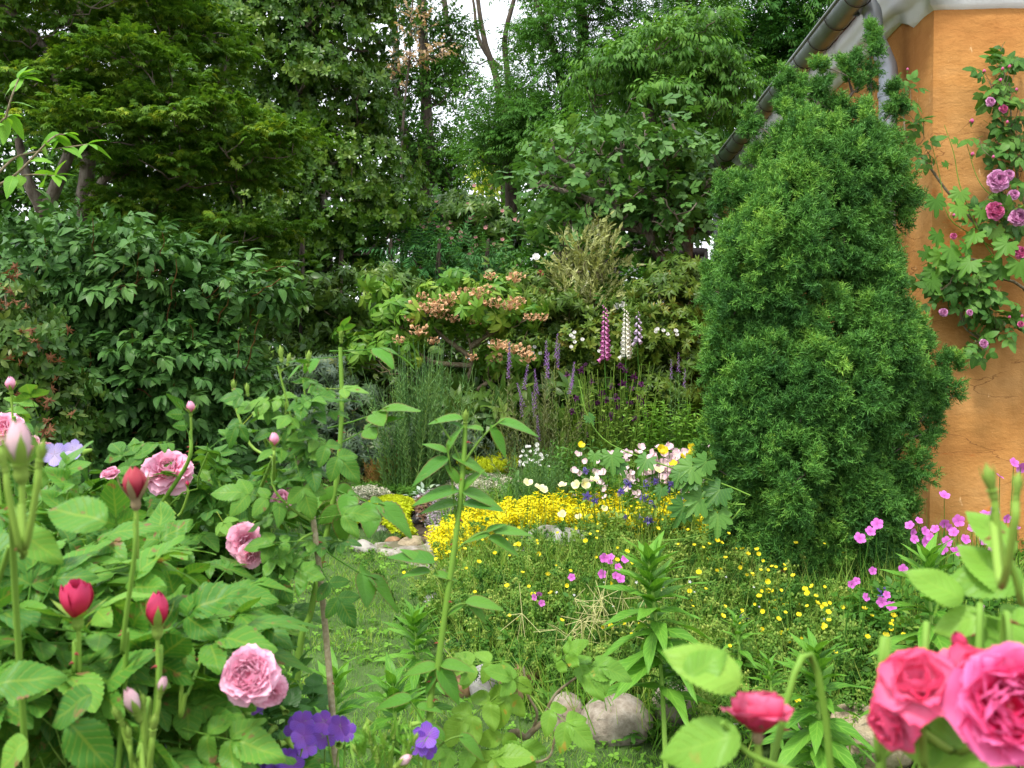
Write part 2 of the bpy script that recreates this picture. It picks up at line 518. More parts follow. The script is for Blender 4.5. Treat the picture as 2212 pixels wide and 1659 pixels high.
# ---------------- ground ----------------
soil = surf("soil", [(.035, .025, .017), (.07, .05, .032), (.11, .085, .06)], 9, .95, .9, 60, dist=.03)
m = MB()
xs = np.concatenate([[-400, -120, -40, -15], np.linspace(-8, 8, 50), [15, 40, 120, 400]])
ys = np.concatenate([[-60, -10, -4], np.linspace(0, 16, 60), [25, 45, 90, 200, 500]])
X, Y = np.meshgrid(xs, ys)
ZZ = np.where((np.abs(X) < 8.1) & (Y < 17) & (Y > 0), np.sin(X * 5.1) * np.sin(Y * 4.3) * .008, 0) - .005 + hgt(Y)
nx, ny = len(xs), len(ys)
V = np.stack([X, Y, ZZ], -1).reshape(-1, 3)
Q = [[j * nx + i, j * nx + i + 1, (j + 1) * nx + i + 1, (j + 1) * nx + i] for j in range(ny - 1) for i in range(nx - 1)]
m.add(V, None, None, Q)
tag(m.build("ground", soil), kind="structure")

def poly_sheet(name, pts, z, mat, n=26, bumpy=.006):
    """flat patch with an uneven outline through pts"""
    L = spline(np.array([list(p[:2]) + [0] for p in pts] + [list(pts[0][:2]) + [0]]), len(pts) * 6)[:-1]
    c = L.mean(0); mm = MB(); K = len(L); rings = 8
    V = [gz(c, z + bumpy)]
    for r in range(1, rings + 1):
        q = c + (L - c) * (r / rings) ** .8
        q[:, 2] = hgt(q[:, 1]) + z + (rng.normal(size=K) * bumpy * .4 + bumpy if r < rings else -.02)
        V += list(q)
    T = [[0, 1 + k, 1 + (k + 1) % K] for k in range(K)]
    Q = [[1 + (r * K) + k, 1 + (r + 1) * K + k, 1 + (r + 1) * K + (k + 1) % K, 1 + r * K + (k + 1) % K] for r in range(rings - 1) for k in range(K)]
    mm.add(V, None, T, Q)
    return mm.build(name, mat), L

# lawn: a curved tongue between the rose bed and the flower bed
lawn_px = [(560, 1085), (700, 1040), (790, 1030), (760, 1140), (850, 1200), (950, 1240), (930, 1330), (960, 1420), (1010, 1480), (1130, 1560), (1400, 1640), (1750, 1665), (2100, 1760), (2000, 2300), (400, 2300), (100, 1650), (300, 1250), (450, 1110)]
LAWN = [G(*q) for q in lawn_px]
turf = surf("turf", [(.04, .08, .02), (.07, .13, .03), (.09, .16, .04)], 12, .9, .8, 90, dist=.02)
o, LO = poly_sheet("lawn", LAWN, .008, turf, bumpy=.01)
tag(o, kind="structure")
path_px = [(800, 1185), (930, 1175), (1010, 1160), (1010, 1230), (960, 1245), (880, 1222), (820, 1205)]
pathm = surf("path_stone", [(.2, .18, .15), (.34, .31, .27), (.45, .42, .38)], 14, .9, .7, 70, dist=.01, stain=((.13, .12, .07), 6, .5, .1))
o, _ = poly_sheet("path", [G(*q) for q in path_px], .03, pathm, bumpy=.006)
tag(o, kind="structure")

def inside(poly, x, y):
    p = np.asarray(poly)[:, :2]; r = np.zeros(len(x), bool); j = len(p) - 1
    for i in range(len(p)):
        c = ((p[i, 1] > y) != (p[j, 1] > y)) & (x < (p[j, 0] - p[i, 0]) * (y - p[i, 1]) / (p[j, 1] - p[i, 1] + 1e-12) + p[i, 0])
        r ^= c; j = i
    return r

blade = MB().add([[-.04, 0, 0], [.04, 0, 0], [.032, .5, .04], [-.032, .5, .04], [0, 1, .22]], [[-1, 0, .5], [1, 0, .5], [1, .5, .5], [-1, .5, .5], [0, 1, .5]], [[3, 2, 4]], [[0, 1, 2, 3]]).pack()
grass_m = leafmat("grass_blades", [(.08, .2, .05), (.13, .28, .07), (.19, .36, .1), (.34, .38, .18)], .5, .4)
m = MB()
n = 240000
gx = rng.uniform(-2.6, 1.6, n); gy = 2.2 + 6.5 * rng.random(n) ** 1.5
k = inside(LO, gx, gy); gx, gy = gx[k], gy[k]; n = len(gx)
nz = np.sin(gx * 9 + np.sin(gy * 7) * 2) * np.sin(gy * 8 + 1.3) * .5 + .5
dd = np.stack([rng.normal(size=n) * .55, rng.normal(size=n) * .55, np.ones(n)], -1)
m.inst(blade, np.stack([gx, gy, hgt(gy) + .012], -1), frames(dd, rdir(n)), rng.uniform(.016, .04, n) * (.7 + .6 * nz), np.clip(nz * .5 + rng.normal(size=n) * .25 + .2, 0, 1), mix=1)
tag(m.build("grass", grass_m), kind="stuff")
# clover-like weeds in the lawn
ovl = leaf(.75, 3, .1, .15, .9)
cl3 = compose([(ovl, [0, 0, 0], [math.sin(a), math.cos(a), .15], [0, 0, 1], 1, .5) for a in (0, 2.1, 4.2)])
m = MB(); n = 6000
gx = rng.uniform(-2.2, 1.6, n); gy = rng.uniform(2.4, 5.2, n)
nz = np.sin(gx * 6 + 2 + np.sin(gy * 5)) * np.sin(gy * 6)
k = inside(LO, gx, gy) & (nz > .1); gx, gy = gx[k], gy[k]; n = len(gx)
dd = np.stack([rng.normal(size=n), rng.normal(size=n), np.full(n, .2)], -1)
m.inst(cl3, np.stack([gx, gy, hgt(gy) + rng.uniform(.02, .05, n)], -1), frames(dd, Z + rng.normal(size=(n, 3)) * .35), rng.uniform(.01, .022, n))
tag(m.build("lawn_weeds", leafmat("weed_leaf", [(.07, .17, .03), (.12, .26, .05), (.18, .34, .08)], .5, .3)), kind="stuff")

# ---------------- house ----------------
HD = nrm(np.array([.043, 1, 0.])); HN = np.array([-HD[1], HD[0], 0.])     # along the eaves wall; its outward side (left)
HU = -HN                                                                  # along the gable-side wall, to the right
CORN = P(2015, 300, 5.1); CORN[2] = 0
def H(s, o, z):
    """s metres back along the eaves wall from its near corner, o metres out to the left, z up"""
    return CORN + HD * s + HN * o + Z * z
house = thing("farmhouse", "long ochre orange plastered house with white cornice and grey gutter at the right", "house", CORN)
def plaster_mat():
    m, nt, N, L = newmat("ochre_plaster")
    b = N['Principled BSDF']; g = N.new("ShaderNodeNewGeometry")
    def noise(sc, st, det=8, ro=.6):
        mp = N.new("ShaderNodeMapping"); L.new(g.outputs['Position'], mp.inputs[0]); mp.inputs['Scale'].default_value = st
        t = N.new("ShaderNodeTexNoise"); t.inputs['Scale'].default_value = sc; t.inputs['Detail'].default_value = det; t.inputs['Roughness'].default_value = ro
        L.new(mp.outputs[0], t.inputs['Vector']); return t.outputs[0]
    a = noise(1.3, (1, 1, 1.6)); r = ramp(N, L, a, [(.42, .18, .05), (.5, .24, .07), (.55, .3, .11)], [.32, .5, .68])
    a2 = noise(9, (1, 1, 1.7)); r2 = ramp(N, L, a2, [(.74, .68, .6), (1, 1, 1)], [.3, .55])
    mx = N.new("ShaderNodeMixRGB"); mx.blend_type = 'MULTIPLY'; mx.inputs[0].default_value = .4; L.new(r.outputs[0], mx.inputs[1]); L.new(r2.outputs[0], mx.inputs[2])
    a3 = noise(3.2, (.7, .7, 1.6), 12, .7); r3 = ramp(N, L, a3, [(0, 0, 0), (1, 1, 1)], [.6, .68])
    m2 = N.new("ShaderNodeMixRGB"); m2.inputs[2].default_value = (.55, .16, .035, 1); L.new(r3.outputs[0], m2.inputs[0]); L.new(mx.outputs[0], m2.inputs[1])
    a5 = noise(26, (1, 1, .3)); r5 = ramp(N, L, a5, [(0, 0, 0), (1, 1, 1)], [.66, .72])
    m5 = N.new("ShaderNodeMixRGB"); m5.inputs[2].default_value = (.85, .58, .3, 1); L.new(r5.outputs[0], m5.inputs[0]); L.new(m2.outputs[0], m5.inputs[1])
    mpv = N.new("ShaderNodeMapping"); L.new(g.outputs['Position'], mpv.inputs[0]); mpv.inputs['Scale'].default_value = (1, 1, 3.2)
    wn = N.new("ShaderNodeTexNoise"); wn.inputs['Scale'].default_value = 3; wn.inputs['Detail'].default_value = 5; L.new(mpv.outputs[0], wn.inputs['Vector'])
    vm = N.new("ShaderNodeMixRGB"); vm.inputs[0].default_value = .35; L.new(mpv.outputs[0], vm.inputs[1]); L.new(wn.outputs[1], vm.inputs[2])
    vo = N.new("ShaderNodeTexVoronoi"); vo.feature = 'DISTANCE_TO_EDGE'; vo.inputs['Scale'].default_value = 2.6; L.new(vm.outputs[0], vo.inputs['Vector'])
    cr_ = ramp(N, L, vo.outputs[0], [(1, 1, 1), (0, 0, 0)], [0.0, .012])
    mk = ramp(N, L, noise(1.7, (1, 1, 1.5), 3), [(0, 0, 0), (1, 1, 1)], [.5, .56])
    ck = N.new("ShaderNodeMath"); ck.operation = 'MULTIPLY'; L.new(cr_.outputs[0], ck.inputs[0]); L.new(mk.outputs[0], ck.inputs[1])
    st = ramp(N, L, noise(7, (1, 1, .12), 6), [(1, 1, 1), (.8, .76, .72)], [.5, .68])
    m6 = N.new("ShaderNodeMixRGB"); m6.blend_type = 'MULTIPLY'; m6.inputs[0].default_value = .8; L.new(m5.outputs[0], m6.inputs[1]); L.new(st.outputs[0], m6.inputs[2])
    m7 = N.new("ShaderNodeMixRGB"); m7.inputs[2].default_value = (.2, .085, .03, 1); L.new(ck.outputs[0], m7.inputs[0]); L.new(m6.outputs[0], m7.inputs[1])
    L.new(m7.outputs[0], b.inputs['Base Color']); b.inputs['Roughness'].default_value = .9; b.inputs['Specular IOR Level'].default_value = .15
    b1 = noise(5, (1, 1, 1.6), 12, .6); bp = N.new("ShaderNodeBump"); bp.inputs['Strength'].default_value = .6; bp.inputs['Distance'].default_value = .025; L.new(b1, bp.inputs['Height'])
    b2 = noise(60, (1, 1, 1.3), 8, .7); bq = N.new("ShaderNodeBump"); bq.inputs['Strength'].default_value = .6; bq.inputs['Distance'].default_value = .006; L.new(b2, bq.inputs['Height']); L.new(bp.outputs[0], bq.inputs['Normal'])
    L.new(bq.outputs[0], b.inputs['Normal'])
    return m
PL = plaster_mat()
white = surf("lime_white", [(.78, .77, .75), (.85, .85, .83), (.88, .88, .87)], 4, .85, .3, 22, dist=.012, stain=((.6, .59, .54), 3.5, .62, .12))
WT = 3.31
def wall_sheet(mb, f, s0, s1, z0, z1, ns, nz, amp=.006):
    ss, zz = np.linspace(s0, s1, ns), np.linspace(z0, z1, nz)
    V = []
    for z in zz:
        for s in ss:
            bump_ = math.sin(s * 3.1 + z * 2) * math.sin(z * 4.3 + s) * amp + random.uniform(-1, 1) * amp * .25
            V.append(f(s, bump_, z))
    Q = [[j * ns + i, j * ns + i + 1, (j + 1) * ns + i + 1, (j + 1) * ns + i] for j in range(nz - 1) for i in range(ns - 1)]
    mb.add(V, None, None, Q)
m = MB()
wall_sheet(m, lambda s, b, z: H(s, b if s > .001 else 0, z), 0, 6.3, .3, WT + .13, 90, 40)
wall_sheet(m, lambda s, b, z: H(0, 0, z) + HU * s + (-HD) * (b if s > .001 else 0), 0, 5.5, .3, WT + .02, 60, 40)
box(m, (H(3.2, -2.8, 1.8)), (2.75, 3.08, 1.48), np.stack([HU, HD, Z], -1))
m.build("wall", PL, house)
# cornice: swept along the two walls, mitred at the corner
prof = [(.0, WT - .02), (.03, WT), (.034, WT + .055), (.05, WT + .07), (.07, WT + .09), (.085, WT + .13), (.085, WT + .16), (.1, WT + .18), (.115, WT + .21), (.115, WT + .27), (0, WT + .32)]
m = MB(); V = []
stations = []
for s in list(np.linspace(6.3, 0, 70)): stations.append(('a', s))
for s in list(np.linspace(0, 5.5, 40))[0:]: stations.append(('b', s))
for k_, (w_, s) in enumerate(stations):
    j_ = rng.normal(size=len(prof)) * .0025
    for (o_, z_), jj in zip(prof, j_):
        q = H(0, 0, z_ + (jj if s > 0 else 0) + (.075 * min(1, max(0, (s - .3) / .12)) * max(0, 1 - (z_ - WT) / .2) if w_ == 'a' else 0))
        oo = o_ + (jj if (o_ > 0 and s > 0) else 0)
        if w_ == 'a': V.append(q + HD * (s if s > 0 else -oo) + HN * oo)
        else: V.append(q + HU * (s if s > 0 else -oo) - HD * oo)
np_ = len(prof)
Q = [[i * np_ + j, i * np_ + j + 1, (i + 1) * np_ + j + 1, (i + 1) * np_ + j] for i in range(len(stations) - 1) for j in range(np_ - 1)]
m.add(V, None, None, Q); m.build("cornice", white, house)
# roof
rm = surf("roof_tiles", [(.12, .05, .03), (.2, .08, .045), (.26, .12, .07)], 5, .8, .5, 30)
m = MB()
e0, e1 = H(-.25, .24, WT + .28), H(6.6, .24, WT + .28); r0_, r1_ = H(-.25, -3.2, WT + 3.0), H(6.6, -3.2, WT + 3.0)
th = np.array([0, 0, .05])
V = [e0, e1, r1_, r0_, e0 + th, e1 + th, r1_ + th, r0_ + th]
m.add(V, None, None, [[0, 1, 2, 3], [4, 7, 6, 5], [0, 4, 5, 1], [0, 3, 7, 4], [1, 5, 6, 2]])
m.build("roof", rm, house, False)
# gutter (half round, hanging in brackets)
zinc = surf("zinc", [(.18, .19, .19), (.3, .32, .33), (.42, .44, .45)], 3, .42, .15, 30, metal=.55, spec=.5, stain=((.16, .17, .11), 2.2, .5, .2), stretch=(1, .6, 1))
zinc2 = surf("zinc_pipe", [(.27, .29, .32), (.33, .36, .39)], 3, .45, .05, 30, metal=.35, spec=.5)
iron = surf("bracket_iron", [(.03, .028, .026), (.07, .05, .04)], 30, .7, .3)
m = MB(); gr = .074; GO, GZ = .30, WT + .175
ss = np.linspace(-.3, 6.4, 40); V = []; K = 14
for s in ss:
    for k_ in range(K):
        a = math.pi * (1 + k_ / (K - 1)); V.append(H(s, GO - math.cos(a) * gr, GZ + math.sin(a) * gr))
    for k_ in range(K):
        a = math.pi * (2 - k_ / (K - 1)); V.append(H(s, GO - math.cos(a) * (gr - .004), GZ + math.sin(a) * (gr - .004)))
KK = 2 * K
m.add(V, None, None, [[i * KK + j, i * KK + (j + 1) % KK, (i + 1) * KK + (j + 1) % KK, (i + 1) * KK + j] for i in range(len(ss) - 1) for j in range(KK)])
tube(m, [H(s, GO + gr + .002, GZ + .004) for s in ss], .011, .011, 6)
gut = m.build("gutter", zinc, house)
s = -.1; k_ = 0
while s < 6.3:
    mm = MB(); pts = []
    for a in np.linspace(math.pi * .98, 2.02 * math.pi, 12): pts.append(H(s, GO - math.cos(a) * (gr + .006), GZ + math.sin(a) * (gr + .006)))
    pts = [H(s, GO + gr + .02, GZ + .03)] [:0] + pts
    tube(mm, pts, .0035, .0035, 5)
    tube(mm, [H(s, GO - gr - .006, GZ), H(s, GO - gr - .03, GZ + .03), H(s, .1, WT + .4)], .005, .005, 4)
    ob = mm.build("bracket", iron, house)
    ob.parent = gut
    s += .37
# downpipe with swan neck
m = MB(); sp_ = .37
pts = spline([H(sp_, .3, GZ - .06), H(sp_, .26, GZ - .02), H(sp_, .2, GZ - .06), H(sp_, .185, GZ - .15), H(sp_, .18, GZ - .2), H(sp_, .12, GZ - .34), H(sp_, .105, GZ - .4), H(sp_, .105, GZ - .55)], 40)
tube(m, pts, .05, .05, 16)
tube(m, [H(sp_, .105, GZ - .5), H(sp_, .105, .56)], .0485, .0485, 16)
for z_ in (GZ - .52, 1.9): tube(m, [H(sp_, .105, z_ - .014), H(sp_, .105, z_ + .014)], .055, .055, 16)
m.build("downpipe", zinc2, house)
# second downpipe and a window at the far end
m = MB(); tube(m, [H(6.1, .14, GZ - .1), H(6.1, .1, GZ - .4), H(6.1, .1, .8)], .045, .045, 10); m.build("downpipe", zinc2, house)
m = MB()
Rw = np.stack([HD, HN, Z], -1)
for (s_, z_, hs, hz) in ((5.2, 2.45, .5, .04), (5.2, 1.55, .5, .04), (4.73, 2.0, .04, .42), (5.67, 2.0, .04, .42), (5.2, 2.0, .025, .42)):
    box(m, H(s_, .02, z_), (hs, .035, hz), Rw)
wi = m.build("window", white, house, False)
glass = surf("dark_glass", [(.02, .03, .035), (.04, .05, .05)], 2, .08, 0, spec=.8)
m = MB(); box(m, H(5.2, -.0 + .012, 2.0), (.44, .012, .4), Rw); g_ = m.build("pane", glass, house, False); g_.parent = wi

# ---------------- greenhouse with a dark frame ----------------
gl = thing("greenhouse", "dark framed glass garden house behind the silver shrub", "greenhouse", B(1330, 660, 12.2))
fr = surf("dark_wood", [(.028, .022, .022), (.05, .042, .042)], 20, .6, .3, stretch=(1, 1, .2))
m = MB()
def bar(a, b, r_):
    a, b = np.asarray(a), np.asarray(b); d_ = b - a; Lh = np.linalg.norm(d_) / 2
    box(m, (a + b) / 2, (r_, Lh, r_), frames(d_, [0.02, -1, .1] if abs(nrm(d_)[2]) > .5 else Z))
def gp(x, y, d): return P(x, y, d)
D0 = 12.2
p1 = gp(1332, 545, D0); p1g = gz(p1); p2 = gp(1520, 545, D0); p2g = gz(p2)
q1, q2 = p1 + [0, 2.6, 0], p2 + [0, 2.6, 0]
for a in (p1, p2, q1, q2): bar(gz(a), a, .045)
mid_ = (p1 + p2) / 2; bar(gz(mid_), mid_, .03)
bar(p1, p2, .05); bar(q1, q2, .05); bar(p1, q1, .05); bar(p2, q2, .05)
bar(gp(1140, 590, D0), gp(1330, 537, D0), .05); bar(gp(1330, 537, D0), gp(1500, 490, D0), .055)
bar(gp(1500, 490, D0), gp(1680, 540, D0), .05)
m.build("frame", fr, gl, False)
m = MB()
gm, nt, N, L = newmat("greenhouse_glass")
b = N['Principled BSDF']; b.inputs['Base Color'].default_value = (.55, .65, .62, 1); b.inputs['Roughness'].default_value = .05; b.inputs['Alpha'].default_value = .25
for (a, b_) in ((p1, mid_), (mid_, p2)):
    a0, b0 = gz(a), gz(b_)
    m.add([a0 + [0, .01, .4], b0 + [0, .01, .4], b_ + [0, .01, -.03], a + [0, .01, -.03], a0 + [0, .016, .4], b0 + [0, .016, .4], b_ + [0, .016, -.03], a + [0, .016, -.03]], None, None, [[0, 1, 2, 3], [4, 7, 6, 5]])
m.build("pane", gm, gl, False)
# ---------------- leaf and sprig templates ----------------
L_small = leaf(.5, 2, .12, .15)
L_oval = leaf(.5, 4, .14, .25, .85, .9)
L_lance = leaf(.3, 4, .12, .35, .75, .9)
L_vib = leaf(.52, 6, .16, .42, .72, .85)
L_obov = leaf(.42, 4, .12, .2, 1.25, .9)
L_maple = lobed([-115, -70, -35, 0, 35, 70, 115], [.4, .62, .8, .88, .8, .62, .4], [.07, .09, .1, .1, .1, .09, .07])
L_fig = lobed([-110, -55, 0, 55, 110], [.42, .62, .85, .62, .42], [.17, .2, .21, .2, .17])
W_ever = [whorl(L_obov, 8, 30, 1, up=.3) for _ in range(4)]
W_rhod = [whorl(L_lance, 9, 12, 1, up=.15, droop=.25) for _ in range(4)]
S_cherry = [spray(L_lance, 5, .9, .75, 55, True, True, .55, .012) for _ in range(4)]
S_ash = [spray(leaf(.3, 3, .1, .25), 5, 1.0, .36, 60, True, False, .25, .008) for _ in range(3)]
S_broad = [spray(L_oval, 4, .9, .6, 55, False, True, .1, .012) for _ in range(3)]
S_vib = [spray(L_vib, 3, .9, .8, 60, False, False, .2, .014) for _ in range(4)]
S_map = [compose([(L_maple, [random.uniform(-.8, .8), random.uniform(-.6, .9), random.uniform(-.15, .15)], [random.uniform(-1, 1), random.uniform(-.6, 1), -.25], [random.gauss(0, .25), random.gauss(0, .25), 1], random.uniform(.8, 1.1), random.random()) for _ in range(6)]) for _ in range(4)]

def tree(name, label, cat, base, trunks, ells, tpls, n, size, lm, barkm, K=60, sub=.4, flat=.5, group=None, lr=(.05, .008), every=1, **kw):
    t = thing(name, label, cat, base, group)
    m = MB(); tg = []
    crown(m, ells, tpls, n, size, K, sub, flat, targets=tg, **kw)
    m.build("crown", lm, t)
    m = MB(); lines = []
    for pts, r0, r1 in trunks:
        L_ = spline(pts, 26); lines.append(L_)
        tube(m, L_, r0, r1, 8, wob=.05)
    if tg and lr:
        limbs(m, lines, tg, lr[0], lr[1], every=every)
    m.build("stems" if cat == "shrub" else "trunk", barkm, t)
    return t

# ---- far trees with the sky between them ----
gm_dark = leafmat("leaf_far_dark", [(.018, .05, .014), (.03, .085, .022), (.05, .12, .03), (.09, .17, .04)], .55, .3, .2)
gm_ash = leafmat("leaf_ash", [(.022, .075, .022), (.04, .12, .03), (.07, .18, .045), (.1, .22, .05)], .5, .32, .3)
gm_sunlit = leafmat("leaf_sunny", [(.22, .3, .05), (.4, .48, .12), (.55, .58, .2)], .5, .4)  # sunshine on the far tree is put into these pale leaf colours
def trunkline(xs, d, z0=True):
    p = [P(x, y, d) for x, y in xs]
    b0 = gz(p[0])
    return [b0 - [0, 0, .1]] + p
far = "tall trees at the back of the garden"
D = 24
tree("tall_tree", "tall dark tree with ivy-clad trunk left of the sky gap", "tree", B(925, 440, D),
     [(trunkline([(928, 420), (925, 300), (915, 120), (912, -100), (925, -300)], D), .2, .08), (trunkline([(905, 400), (862, 250), (855, 100), (845, -60)], D), .15, .06)],
     [ell(940, 70, D, 50, 60), ell(945, 180, D, 70, 40), ell(880, 300, D, 75, 60), ell(960, 360, D, 85, 60), ell(870, 200, D, 60, 45), ell(900, 385, D + 1, 105, 60), ell(920, -60, D, 60, 50), ell(850, 40, D, 35, 40)],
     S_broad, 4600, .17, gm_dark, bark_dark, 120, .55, .7, far, (.05, .015), back=-1, sizej=.3, shell=.8)
D = 28
tree("tall_tree", "tall tree with forking bare limbs crossing the bright sky gap", "tree", B(1060, 440, D),
     [(trunkline([(1100, 440), (1095, 380), (1085, 300), (1075, 180), (1050, 100), (1035, 20), (1020, -120)], D), .16, .05), (trunkline([(1090, 400), (1084, 290), (1098, 190), (1090, 90), (1110, 0), (1140, -100)], D), .13, .05),
      ([P(1084, 150, D), P(1050, 115, D), P(1030, 70, D), P(1025, 20, D), P(1012, -60, D)], .07, .03), ([P(965, 60, D), P(962, 20, D), P(955, -40, D), P(950, -160, D)], .09, .06)],
     [ell(985, 100, D, 24, 50), ell(1140, 110, D, 26, 60), ell(1120, 240, D, 80, 60), ell(1110, 340, D, 70, 55), ell(1000, 300, D, 30, 50), ell(985, 190, D, 40, 45), ell(1190, -20, D, 50, 60)],
     S_broad, 3600, .18, gm_dark, bark_dark, 100, .6, .7, far, (.04, .012), back=-1, shell=.8)
D = 32
tree("sunlit_tree", "pale yellow green sunlit tree seen in the gap beyond the dark trunks", "tree", B(1060, 450, D),
     [(trunkline([(1065, 450), (1062, 390), (1065, 340)], D), .1, .05)],
     [ell(1062, 385, D, 42, 42), ell(1085, 335, D, 30, 25)], S_broad, 420, .3, gm_sunlit, bark, 30, .4, .7, far, (.03, .01), back=-1)
for (x, r_, y0) in ((880, .16, 330), (1130, .14, 330), (1180, .2, 300), (1260, .18, 250), (760, .2, 200)):
    pass
# dark thicket closing the view under the far trees
def thicket(name, label, x0, x1, yt, d, n, K, size=.34, col=gm_dark, grp=far, ybase=850):
    xs_ = np.linspace(x0, x1, max(2, int((x1 - x0) / 90)))
    E = [ell(x, (yt + ybase) / 2 + random.uniform(-12, 12), d + random.uniform(-1, 1), 70, (ybase - yt) / 2 + random.uniform(-10, 10), 1.2) for x in xs_]
    return tree(name, label, "hedge" if "hedge" in name else "tree", B((x0 + x1) / 2, 560, d), [([B(x, 560, d), P(x + 15, 520, d), P(x - 5, yt + 60, d)], .02, .006) for x in xs_],
                E, S_broad, n, size, col, bark_dark, K, .5, .7, grp, (.03, .01), back=-.6, every=3)
thicket("hedge", "dark thicket behind the trees on the left half", -100, 700, 330, 22, 1900, 100, .42)
thicket("hedge", "dark thicket under the trunks at the middle of the garden", 830, 1250, 425, 21, 1500, 90, .3)
thicket("hedge", "dark thicket behind the greenhouse and the fig", 1250, 1750, 300, 24, 1900, 100, .42)

gm_hm = leafmat('leaf_hedge_mid', [(.02, .06, .016), (.035, .1, .025), (.06, .14, .035), (.1, .19, .05)], .5, .25, .3)
thicket('hedge', 'dark evergreen hedge behind the maple trunks at the left', -120, 620, 190, 12.5, 7000, 280, .17, gm_hm)
# ---- ash trees, right of the sky gap ----
D = 17
tree("ash_tree", "large ash tree with feathery leaves filling the top middle of the view", "tree", B(1250, 560, D),
     [(trunkline([(1215, 420), (1225, 250), (1260, 100), (1240, -80)], D), .17, .07), (trunkline([(1105, 440), (1100, 370), (1085, 290), (1100, 200)], D + 1), .13, .05),
      ([P(1225, 250, D), P(1200, 120, D), P(1165, 20, D), P(1140, -80, D)], .08, .03)],
     [ell(1290, 90, D, 130, 90), ell(1180, 230, D, 110, 90), ell(1110, 330, D + .5, 80, 60), ell(1250, 330, D, 130, 100), ell(1400, 10, D, 150, 90), ell(1060, 275, D + .5, 35, 30), ell(1230, -80, D, 130, 70), ell(1380, 200, D + 1, 140, 130), ell(1040, 360, D + 1, 40, 30)],
     S_ash, 9500, .23, gm_ash, bark_dark, 200, .5, .5, None, (.05, .01), droop=.35, back=-.5, every=2)
gm_ash2 = leafmat("leaf_ash_dark", [(.012, .05, .016), (.02, .08, .022), (.04, .12, .03), (.07, .16, .04)], .55, .3, .25)
D = 20
tree("ash_tree", "dark ash tree above the gutter of the house", "tree", B(1650, 560, D),
     [(trunkline([(1640, 420), (1650, 200), (1680, 40), (1660, -120)], D), .22, .1), ([P(1650, 200, D), P(1550, 90, D), P(1480, 20, D)], .09, .03)],
     [ell(1580, 60, D, 170, 100), ell(1700, 170, D, 150, 130), ell(1560, 240, D, 160, 100), ell(1600, 380, D, 150, 80), ell(1750, 20, D, 170, 100), ell(1480, 120, D + 1, 120, 100), ell(1880, 100, D, 120, 150), ell(1650, -80, D, 200, 70), ell(1420, 320, D + 1, 110, 90)],
     S_ash, 7500, .34, gm_ash2, bark_dark, 180, .6, .5, None, (.06, .012), droop=.35, back=-.5, every=2)
# ---- cherry ----
gm_ch = leafmat("leaf_cherry", [(.033, .1, .025), (.06, .155, .038), (.1, .22, .055), (.16, .28, .085)], .42, .35, .35)
D = 12.5
tree("cherry_tree", "cherry tree with drooping bright green leaves in front of the ashes", "tree", B(1480, 600, D),
     [(trunkline([(1485, 560), (1470, 420), (1430, 330), (1405, 220), (1430, 120)], D), .1, .03), ([P(1430, 330, D), P(1520, 260, D), P(1600, 200, D)], .05, .015), ([P(1440, 350, D), P(1340, 300, D), P(1260, 330, D)], .05, .015)],
     [ell(1440, 130, D, 120, 60, .8), ell(1300, 175, D, 60, 45, .7), ell(1530, 100, D, 65, 60, .7), ell(1370, 230, D, 130, 55, .9), ell(1520, 220, D, 90, 60, .8), ell(1250, 330, D, 85, 50, .8), ell(1400, 330, D, 110, 50, .8), ell(1570, 160, D, 40, 50, .5), ell(1180, 330, D, 50, 40), ell(1480, 400, D + .6, 130, 70), ell(1340, 430, D + .8, 120, 50)],
     S_cherry, 5200, .135, gm_ch, bark, 170, .3, .35, None, (.03, .006), droop=.5, back=-.6, sizej=.2)
# ---- dead brown sprays ----
gm_dead = leafmat("leaf_dead", [(.26, .15, .08), (.4, .27, .17), (.46, .36, .24)], .7, .3)
D = 15
tree("dying_tree", "thin tree with withered brown leaves at the top left of the sky gap", "tree", B(870, 500, D),
     [(trunkline([(868, 400), (872, 250), (885, 120), (890, 20), (900, -40)], D), .025, .01)],
     [ell(885, 90, D, 32, 55), ell(925, 110, D, 35, 25), ell(865, 150, D, 28, 30)], S_broad, 150, .11, gm_dead, bark_dark, 34, .22, .6, None, (.02, .006), back=-1)

# ---- evergreen magnolia-like tree, left of the middle ----
gm_ev = leafmat("leaf_evergreen", [(.02, .06, .012), (.04, .1, .02), (.075, .15, .03), (.14, .21, .055)], .36, .2, .5)
D = 11
tree("evergreen_oak", "big evergreen tree with leathery oval leaves left of the middle", "tree", B(700, 640, D),
     [(trunkline([(690, 600), (680, 420), (660, 200), (640, 0), (650, -150)], D + .6), .2, .07), ([P(670, 300, D + .5), P(760, 180, D + .3), P(820, 90, D)], .06, .02), ([P(670, 350, D + .5), P(560, 250, D + .3), P(480, 180, D)], .06, .02)],
     [ell(600, 110, D, 130, 110, 1.0), ell(740, 90, D, 90, 100, .9), ell(520, 40, D, 110, 90, .8), ell(700, 230, D, 110, 90, .9), ell(800, 50, D, 60, 70, .6), ell(790, 250, D, 50, 60, .5), ell(640, 330, D, 120, 90, .9), ell(780, 400, D, 85, 80, .8), ell(700, 470, D, 130, 90, .9), ell(600, 520, D, 110, 80, .9), ell(480, 330, D, 110, 110, .9), ell(720, 580, D + .3, 110, 60, .8), ell(850, 470, D, 45, 50, .5), ell(680, -60, D, 180, 80, 1), ell(400, 100, D + 1, 130, 150, 1), ell(560, 640, D + .4, 110, 70)],
     W_ever, 13000, .064, gm_ev, bark, 380, .36, .55, None, (.05, .008), droop=.1, back=-.35, out=.9, jit=.35, every=2)
